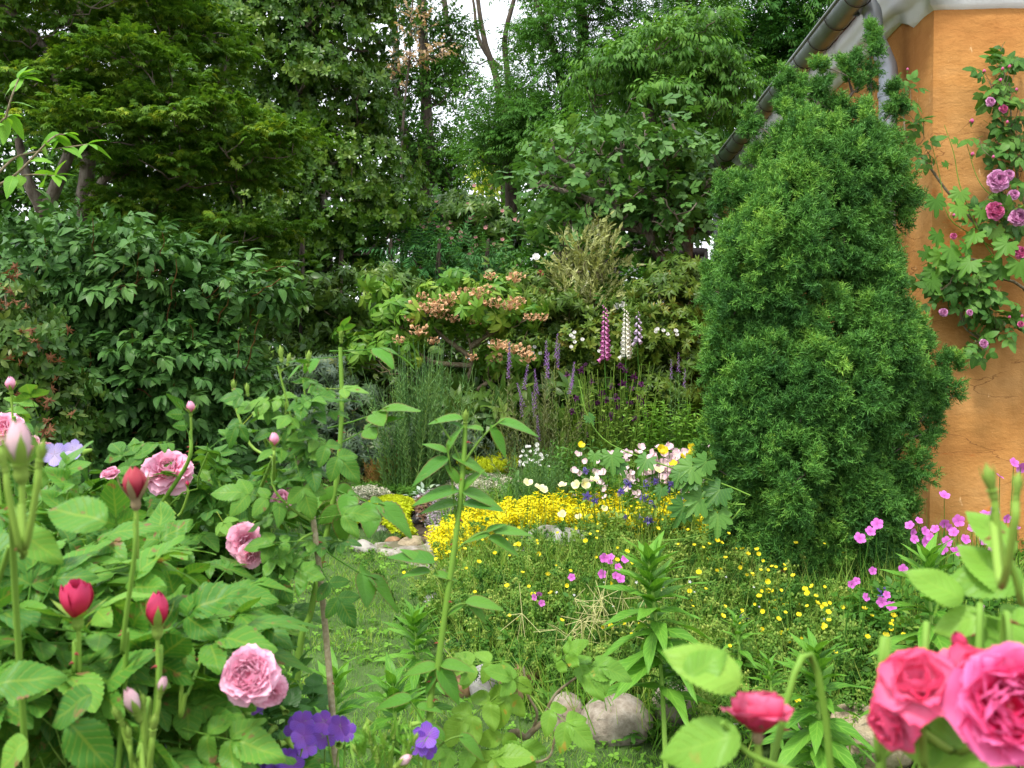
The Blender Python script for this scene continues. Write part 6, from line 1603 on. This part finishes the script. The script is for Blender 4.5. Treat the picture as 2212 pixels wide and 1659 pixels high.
bush("rose_bush", "broad rose bush with pink blooms in front of the dark viburnum", B(300, 1500, 1.9), 1.8,
     [ell(60, 1140, 1.8, 110, 60, .2), ell(200, 1180, 1.8, 120, 70, .22), ell(360, 1160, 1.85, 110, 70, .22), ell(480, 1110, 1.8, 80, 60, .18), ell(320, 1085, 1.8, 80, 25, .12), ell(560, 1080, 1.75, 50, 40, .12), ell(420, 1240, 1.85, 130, 100, .2), ell(250, 1260, 1.85, 130, 100, .2), ell(60, 1250, 1.8, 120, 110, .2), ell(60, 930, 1.75, 30, 25, .06), ell(450, 980, 1.7, 40, 22, .06), ell(480, 1370, 1.9, 90, 70, .18)],
     830, .066, rg, [[(100, 1300, 1.8), (60, 1050, 1.75), (30, 900, 1.7)], [(250, 1300, 1.8), (330, 1120, 1.75), (405, 1000, 1.7), (412, 930, 1.7)], [(350, 1300, 1.85), (250, 1150, 1.8), (235, 1060, 1.75)], [(420, 1300, 1.85), (520, 1150, 1.75), (590, 990, 1.58)], [(400, 1350, 1.85), (480, 1240, 1.8), (535, 1210, 1.8)], [(200, 1350, 1.85), (170, 1200, 1.75), (165, 1070, 1.7)], [(300, 1350, 1.8), (360, 1200, 1.75), (365, 1070, 1.75)], [(150, 1400, 1.8), (20, 1150, 1.75), (-10, 960, 1.75)]], fl, K=120, sub=.1)
# near-left bush
fl = [(B6, 168, 1338, .95, .036, (0, -.15, 1)), (B2, 340, 1358, .93, .034, (.03, -.1, 1)), (B3, 293, 1082, .9, .03, (0, -.1, 1)), (B4, 45, 1015, .62, .03, (-.02, -.1, 1)), (B5, 85, 1000, .6, .015, (.25, -.1, 1)), (B5, 10, 1010, .6, .014, (-.2, -.1, 1)), (B4, 300, 1545, .85, .026, (-.3, -.3, 1)), (B4, 345, 1500, .85, .016, (.3, -.1, 1)), (B5, 330, 1580, .82, .017, (.2, -.2, 1)), (B5, 262, 1560, .85, .016, (-.4, -.2, 1)), (B5, 395, 1440, 1.0, .014, (.2, -.1, 1)), (B5, 310, 1530, .85, .013, (0, -.1, 1)), (B5, 280, 1600, .85, .014, (-.1, -.1, 1)), (F3, 410, 1430, 1.3, .035, TOC())]
bush("rose_bush", "nearest rose bush with red and maroon buds at the lower left", B(100, 1600, 1.0), 1,
     [ell(60, 1450, 1.05, 160, 110, .14), ell(260, 1440, 1.1, 130, 90, .14), ell(120, 1600, 1.0, 170, 90, .14), ell(330, 1590, 1.1, 130, 100, .14), ell(40, 1300, 1.1, 120, 90, .14), ell(400, 1470, 1.25, 50, 60, .12), ell(400, 1610, 1.2, 80, 70, .12), ell(180, 1310, 1.25, 130, 60, .14), ell(350, 1360, 1.3, 100, 60, .12), ell(60, 1200, 1.15, 70, 40, .1), ell(480, 1620, 1.3, 70, 40, .1)],
     370, .085, rg_near, [[(165, 1600, .97), (160, 1450, .95), (165, 1385, .95)], [(330, 1600, .95), (342, 1500, .93), (342, 1400, .93)], [(260, 1600, .95), (265, 1400, .92), (290, 1200, .9), (292, 1120, .9)], [(40, 1400, .8), (50, 1200, .66), (45, 1090, .62)], [(310, 1700, .9), (300, 1640, .85), (305, 1600, .85)], [(420, 1600, 1.1), (400, 1500, 1.0)]], fl, K=70, sub=.07, cr=(.003, .0018), stem=stem_green, tw=(.0018, .001))
# big single leaves close to the lens, lower left
t_ = thing("rose_shoot", "close pale green rose leaves hanging in at the left bottom corner", "rose", B(-80, 1700, .72)); m = MB()
for x, y, dx, dz, s_ in ((230, 1130, -1, .35, .055), (60, 1600, -.8, -.6, .045), (150, 1560, .6, -.8, .055), (200, 1500, -1, -.5, .05), (-10, 1480, .9, .2, .05), (40, 1150, .8, -.5, .04)):
    m.inst(L_rn, [P(x, y, .78)], frames(np.array([[dx, .1, dz]]), np.array([[0, -.75, .7]])), s_)
ms_ = MB(); cane(ms_, [B(-80, 1700, .72), P(-60, 1600, .8), P(-30, 1350, .82), P(20, 1180, .8)], .005, .002)
m.build("leaves", rg_near, t_); ms_.build("cane", [stem_green, thorn_m], t_)
# centre pruned shrub rose
D = 1.5
c1 = [P(730, 1800, D), P(725, 1659, D), P(715, 1500, D), P(700, 1330, D), P(680, 1150, D), P(660, 1040, D), P(625, 960, D), P(612, 900, D)]
t_ = thing("rose_bush", "slim rose with grey brown thorny cane and fresh green leaves left of centre", "rose", B(735, 1900, D))
ms_ = MB(); th = MB(); A0 = [B(735, 1900, D)] + c1[0:]
L1 = cane(ms_, A0, .0062, .0032, 26, th, 60); ms_.build("cane", [surf('cane_bark', [(.18, .15, .08), (.3, .26, .15), (.42, .38, .27)], 120, .8, .5, 260, dist=.001), thorn_m], t_)
m = MB(); ms_ = MB(); tg = []
for (x0, y0, x1, y1, dd_) in ((665, 1050, 600, 790, 1.48), (660, 1040, 655, 820, 1.5), (625, 960, 545, 870, 1.5), (640, 1000, 700, 840, 1.52), (625, 950, 640, 860, 1.46), (680, 1150, 610, 1220, 1.46), (690, 1200, 740, 1170, 1.5), (660, 1060, 715, 960, 1.5), (680, 1130, 590, 1010, 1.5)):
    L_ = bend(P(x0, y0, D), P(x1, y1, dd_), 8, rng.normal(size=3) * .008); tube(ms_, L_, .0024, .0015, 5, rnd=.6)
    for i in (2, 4, 5, 6, 7):
        a = random.random() * 6.28; leafat(m, L_[i], [math.cos(a), math.sin(a) * .6 - .2, random.uniform(-.5, .35)], Z + np.array([0, -.5, 0]) + rng.normal(size=3) * .25, random.uniform(.042, .062))
for x, y, dx, dz, s_ in ((640, 1200, -.6, -.9, .1), (600, 1250, -.3, -1, .1), (700, 1240, .6, -.9, .095), (640, 1170, -1, 0, .08), (690, 1120, 1, .2, .09), (600, 1080, -.8, .2, .1), (690, 950, .7, -.6, .09), (640, 1000, .3, -.9, .09), (550, 880, -.6, -.7, .075), (560, 850, -1, -.1, .06)):
    leafat(m, P(x, y, D - .04), [dx, -.2, dz], [0, -.8, .7], s_ * .78)
m.build("leaves", rg, t_); ms_.build("twigs", stem_green, t_)
for x, y, s_, f_ in ((608, 775, .02, (-.1, 0, 1)), (622, 785, .016, (.2, 0, 1)), (665, 785, .02, (.1, 0, 1)), (618, 890, .018, (.05, 0, 1)), (575, 960, .014, (-.2, 0, 1)), (635, 970, .014, (.2, 0, 1)), (535, 850, .016, (-.1, 0, 1))): put("bud", B5[0], t_, x, y, D - .01, f_, s_)
# second tall cane
D = 1.7
t_ = thing("rose_shoot", "thick green rose cane with reddish young tip left of the middle", "rose", B(610, 1900, D))
ms_ = MB(); th = MB(); L2 = cane(ms_, [B(610, 1900, D), P(640, 1500, D), P(672, 1320, D), P(700, 1180, D), P(728, 1030, D), P(738, 880, D), P(735, 750, D)], .0065, .0035, 22, th, 50)
m = MB()
for x, y, dx, dz, s_ in ((738, 760, 1, .1, .13), (738, 770, -1, -.1, .1), (735, 740, .3, .9, .06), (736, 920, 1, .35, .15), (732, 960, .9, .5, .13), (725, 1060, 1, -.3, .16), (715, 1075, -1, -.2, .12), (722, 1030, .2, -.9, .12), (700, 1190, 1, -.7, .18), (690, 1230, -1, -.3, .13), (640, 1470, -.9, -.3, .14), (735, 860, -.8, .5, .09)):
    leafat(m, P(x, y, D), [dx, random.uniform(-.5, .3), dz], Z + np.array([0, -.35, 0]) + rng.normal(size=3) * .12, s_ * .78)
m.build("leaves", rg_new, t_); ms_.build("cane", [stem_green, thorn_m], t_)
put("bud", B5[0], t_, 737, 735, D, UP, .02)
# third tall cane: the middle of the picture
D = 1.35
t_ = thing("rose_shoot", "straight green thorny rose shoot with a tip bud in the middle of the view", "rose", B(900, 1950, D))
ms_ = MB(); th = MB(); cane(ms_, [B(900, 1950, D), P(925, 1640, D), P(945, 1450, D), P(965, 1300, D), P(985, 1160, D), P(1000, 1020, D), P(1005, 920, D)], .0052, .0032, 24, th, 50)
m = MB(); N_ = leaf(.5, 12, .16, .35, .68, .85, serr=.02, cols=3)
def comp(x0, y0, x1, y1, lv, dj=0):
    L_ = bend(P(x0, y0, D), P(x1, y1, D + dj), 7, [0, 0, .008]); tube(ms_, L_, .0017, .0012, 5, rnd=.1)
    for (x, y, dx, dz, s_) in lv: m.inst(N_, [P(x, y, D + dj)], frames(np.array([[dx, random.uniform(-.35, .1), dz]]), np.array([[random.uniform(-.2, .2), -.45, 1.]])), s_ * 1.15)
comp(1000, 1010, 940, 905, [(1000, 905, -1, .15, .04), (1000, 925, -.6, .5, .02)])
comp(1003, 1000, 1090, 905, [(1075, 912, 1, -.05, .05), (1060, 925, .7, -.8, .038), (1060, 918, .5, -.9, .03), (1045, 930, -.6, .3, .025)])
comp(985, 1120, 965, 960, [(968, 975, .2, .8, .035), (970, 990, -.9, -.35, .052), (968, 1000, -1, -.15, .04), (975, 985, 1, -.25, .05), (965, 978, -.7, .5, .03)])
comp(990, 1110, 1000, 1040, [(990, 1045, -.3, .75, .03), (1000, 1060, .4, .7, .035)])
comp(985, 1150, 1000, 1130, [(992, 1060, -1, 0, .055), (995, 1062, 1, -.15, .055), (992, 1088, -.9, .05, .045), (1000, 1090, 1, .15, .045)])
comp(975, 1200, 1070, 1145, [(1065, 1150, 1, .2, .045), (1055, 1160, 1, -.3, .042), (1060, 1155, -1, .0, .032), (1050, 1150, .5, .4, .025)])
comp(960, 1270, 920, 1215, [(940, 1215, -1, .4, .055), (930, 1235, -1, .1, .035), (935, 1240, .9, .0, .03), (920, 1220, -.6, .6, .035)])
comp(955, 1340, 1010, 1305, [(1005, 1300, 1, .1, .045), (1000, 1310, -1, -.3, .03), (1010, 1298, .8, -.6, .035)])
comp(948, 1450, 945, 1430, [(945, 1440, -1, .05, .04), (945, 1440, .8, -.9, .05), (950, 1435, 1, .15, .042), (945, 1450, -.7, -.8, .03)])
comp(930, 1600, 880, 1510, [(890, 1510, -1, .0, .045), (900, 1525, 1, .1, .03)])
comp(922, 1640, 1000, 1590, [(990, 1590, 1, -.6, .045), (960, 1600, -.4, .8, .035)])
m.build("leaves", rg_new, t_); ms_.build("cane", [stem_green, thorn_m], t_)
put("bud", B5[0], t_, 1005, 915, D, UP, .02)
# pink full bloom with violet cranesbills at the bottom
fl = [(F1, 540, 1458, .98, .055, (-.05, -1, .42)), (F4, 580, 1495, 1.01, .034, (.4, -1, -.5)), (F4, 320, 1510, 1.4, .03, TOC())]
bush("rose_bush", "rose with one full soft pink cabbage bloom near the bottom", B(560, 1800, 1.5), 1.4,
     [ell(600, 1580, 1.5, 70, 50, .12), ell(480, 1560, 1.5, 60, 60, .12), ell(560, 1640, 1.45, 120, 60, .1), ell(440, 1420, 1.5, 80, 60, .1)],
     90, .07, rg_dark, [[(560, 1650, 1.3), (530, 1560, 1.16), (535, 1490, 1.15)], [(620, 1620, 1.5), (640, 1480, 1.55)]], fl, K=30, sub=.07)
vio = petalmat("petal_violet", (.28, .1, .46), (.2, .09, .56), None, .5, .3, streak=.6)
lav = petalmat("petal_lavender", (.5, .42, .6), (.36, .3, .68), None, .5, .3, streak=.4)
vme, lme = GER.mesh("violet_cranesbill", vio), GER.mesh("lavender_cranesbill", lav)
def cranes(label, base, d, pts, me, sz, faces=None):
    b0 = B(base[0], base[1], d); t_ = thing("cranesbill", label, "flower", b0); m = MB()
    for i, (x, y) in enumerate(pts):
        p_ = P(x, y, d + random.uniform(-.06, .06)); tube(m, bend(b0 + [random.gauss(0, .03), random.gauss(0, .03), 0], p_ + [0, .005, -.004], 7, rng.normal(size=3) * .03), .0016, .0012, 4, rnd=.6)
        place("flower", me, t_, p_, fz((np.array([random.uniform(-.5, .5), -1, random.uniform(.1, .7)]))[None])[0], sz * random.uniform(.9, 1.1))
        if i % 2: 
            for q in range(2): m.inst(BT, [p_ + rng.normal(size=3) * .02 - Z * .012], frames(rng.normal(size=(1, 3)) + [0, 0, .5], rdir(1)), .014, [.9])
    m.build("stalks", stem_green, t_)
cranes("violet cranesbill flowers under the full pink bloom at the bottom", (600, 1850), 1.25, [(640, 1575), (655, 1590), (660, 1612), (620, 1640), (600, 1650), (585, 1640), (630, 1655), (560, 1648), (700, 1560), (745, 1580), (510, 1525), (525, 1520), (498, 1510), (545, 1535), (735, 1570), (905, 1605), (920, 1590), (485, 1530), (240, 1650), (330, 1640), (335, 1612), (652, 1560), (700, 1590)], vme, .034)
cranes("two lavender cranesbill flowers beside the blush bud at the left", (130, 1500), 1.5, [(118, 982), (160, 972)], lme, .035)
cranes("single violet cranesbill by the thorny shoot's foot", (950, 1850), 1.3, [(915, 1600), (925, 1618)], vme, .03)
# low lime rose in the middle
D = 1.75
t_ = thing("rose_bush", "young rose shoot with yellow green blotched leaves over the boulders", "rose", B(1080, 1800, D)); ms_ = MB(); m = MB()
cane(ms_, [B(1060, 1900, D), P(1090, 1659, D), P(1140, 1590, D), P(1190, 1545, D)], .0075, .005); cane(ms_, [P(1150, 1580, D), P(1160, 1540, D), P(1140, 1500, D), P(1130, 1440, D)], .003, .002); cane(ms_, [P(1170, 1560, D), P(1200, 1500, D), P(1250, 1460, D)], .003, .002); cane(ms_, [P(1100, 1650, D), P(1180, 1640, D), P(1200, 1590, D)], .003, .0018)
ms_.build("cane", [stem_brown, thorn_m], t_)
for x, y, dx, dz, s_ in ((1080, 1430, -.9, .0, .075), (1130, 1440, -.5, -.9, .08), (1190, 1440, .4, .4, .06), (1230, 1430, 1, -.1, .075), (1150, 1490, -.4, .3, .07), (1080, 1500, -.9, -.6, .09), (1090, 1560, -.2, -1, .09), (1170, 1520, .5, -.3, .08), (1120, 1530, .1, -1, .09), (1200, 1470, .9, .3, .08), (1060, 1470, -.6, .4, .06), (1040, 1620, -.9, .1, .08), (1000, 1650, .6, .2, .09), (1100, 1640, -.8, -.5, .08)):
    leafat(m, P(x, y, D - .03), [dx, -.25, dz], [random.uniform(-.3, .3), -.7, .8], s_ * 1.2)
m.build("leaves", LF('rose_leaf_yellowed', [(.085, .2, .045), (.13, .27, .06), (.22, .35, .09)], spots=((.34, .28, .04), 40, .64)), t_)
put("bud", B5[0], t_, 1205, 1405 + 10, D - .03, UP, .02)
# feathery green buds with a blush one at the bottom
t_ = thing("rose_bush", "cluster of hairy green buds with one blush bud at the bottom edge", "rose", B(850, 1900, 1.1)); ms_ = MB(); m = MB()
for x, y, s_, f_ in ((800, 1600, .016, (-.3, 0, 1)), (830, 1610, .014, (0, 0, 1)), (775, 1630, .014, (-.6, 0, 1)), (880, 1625, .016, (.3, 0, 1)), (850, 1590, .014, (.1, 0, 1)), (815, 1640, .018, (-.1, 0, 1)), (893, 1605, .013, (.4, 0, 1))):
    p_ = P(x, y + 12, 1.1); tube(ms_, bend(P(840, 1720, 1.12), p_, 5), .0018, .0014, 5); put("bud", B5[0], t_, x, y, 1.1, f_, s_)
    for q in range(10): m.inst(lin, [p_ + rng.normal(size=3) * .004], frames(rng.normal(size=(1, 3)) * .5 + [0, 0, 1.2], rdir(1)), .03)
put("bud", B4[0], t_, 858, 1655, 1.08, (.7, -.2, .6), .02); cane(ms_, [B(850, 1900, 1.1), P(845, 1760, 1.12), P(840, 1700, 1.12)], .003, .002)
ms_.build("cane", [stem_green, thorn_m], t_); m.build("bracts", MATS["leaf_light"], t_)
# right foreground: big hot pink roses
Fh = (bloom([(6, .54, 84, .03, PGf), (7, .52, 66, .04, PGf), (8, .48, 50, .06, PG), (8, .43, 36, .1, PG), (8, .37, 24, .12, PGi), (8, .31, 14, .1, PGi), (6, .26, 8, .07, PGi), (4, .2, 4, .03, PGi)], 31).mesh("bloom_hot", hot), 0)
Fh2 = (bloom([(5, .56, 70, .03, PGf), (5, .54, 45, .04, PG), (5, .5, 25, .05, PGi), (4, .45, 10, .02, PGi)], 33).mesh("bloom_hot_half", petalmat("petal_rose_hotlight", (.8, .1, .22), (.86, .24, .42), (.84, .08, .2), .5, .3)), 0)
fl = [(Fh, 2185, 1525, .5, .052, (-.2, -1, .35)), (Fh2, 1985, 1485, .53, .036, (-.35, -.6, .75)), (Fh2, 1935, 1560, .545, .027, (-1, -.5, -.3)), (Fh2, 2100, 1480, .56, .04, (-.1, -.8, .6)), (F5, 1637, 1578, .58, .042, (0, .12, 1)), (B7, 1637, 1585, .581, .022, (0, .05, 1)), (B2, 2085, 1410, .6, .015, (-.5, -.2, .8)), (B5, 2145, 1065, .55, .017, (-.3, -.1, 1)), (B5, 2195, 1070, .5, .012, (.1, 0, 1))]
bush("rose_bush", "closest rose with big hot pink blooms at the lower right corner", B(2000, 2000, .62), .6,
     [ell(2180, 1330, .68, 60, 80, .07), ell(2150, 1560, .64, 120, 90, .06), ell(2200, 1650, .6, 120, 60, .06)],
     9, .07, rg_lime, [[(2150, 1659, .62), (2200, 1590, .56)], [(1800, 1720, .62), (1650, 1700, .6), (1640, 1620, .585)], [(2215, 1659, .6), (2205, 1300, .56), (2150, 1150, .555), (2148, 1095, .55)], [(1990, 1700, .6), (1990, 1580, .55)], [(2120, 1659, .64), (2110, 1500, .62), (2090, 1430, .6)]], fl, K=8, sub=.05, cr=(.0026, .0018), tw=(.0016, .001))
t_ = thing("rose_shoot", "broad blurred pale green rose leaves around the hot pink blooms", "rose", B(1700, 2000, .56)); m = MB(); ms_ = MB()
for x, y, dx, dz, s_, nx in ((1990, 1560, 1, .15, .055, 0), (1600, 1480, -.9, .55, .045, .2), (1600, 1590, -1, -.2, .047, 0), (1480, 1470, .4, .3, .03, 0), (2190, 1280, -.5, .6, .045, 0), (2080, 1300, -.8, .6, .04, 0), (2160, 1310, .4, -.6, .04, 0), (2212, 1250, -1, .05, .05, 0), (2000, 1680, .9, .35, .05, 0), (2150, 1640, -.9, .2, .05, 0), (2130, 1330, -.9, -.2, .035, 0), (2212, 1400, -.9, .4, .05, 0), (2080, 1440, 0.1, -1, .035, 0), (2190, 1200, -.6, .8, .04, 0)):
    d_ = .56 if y > 1400 else .68; m.inst(L_rn, [P(x, y, d_)], frames(np.array([[dx, .05, dz]]), np.array([[nx, -.8, .65]])), s_)
cane(ms_, [B(1700, 2000, .56), P(1900, 1720, .57), P(1900, 1640, .57), P(2000, 1590, .57), P(2150, 1600, .57)], .003, .0022); cane(ms_, [P(1900, 1720, .57), P(1640, 1640, .57), P(1560, 1560, .56)], .0024, .0015)
m.build("leaves", rg_lime, t_); ms_.build("cane", [stem_green, thorn_m], t_)
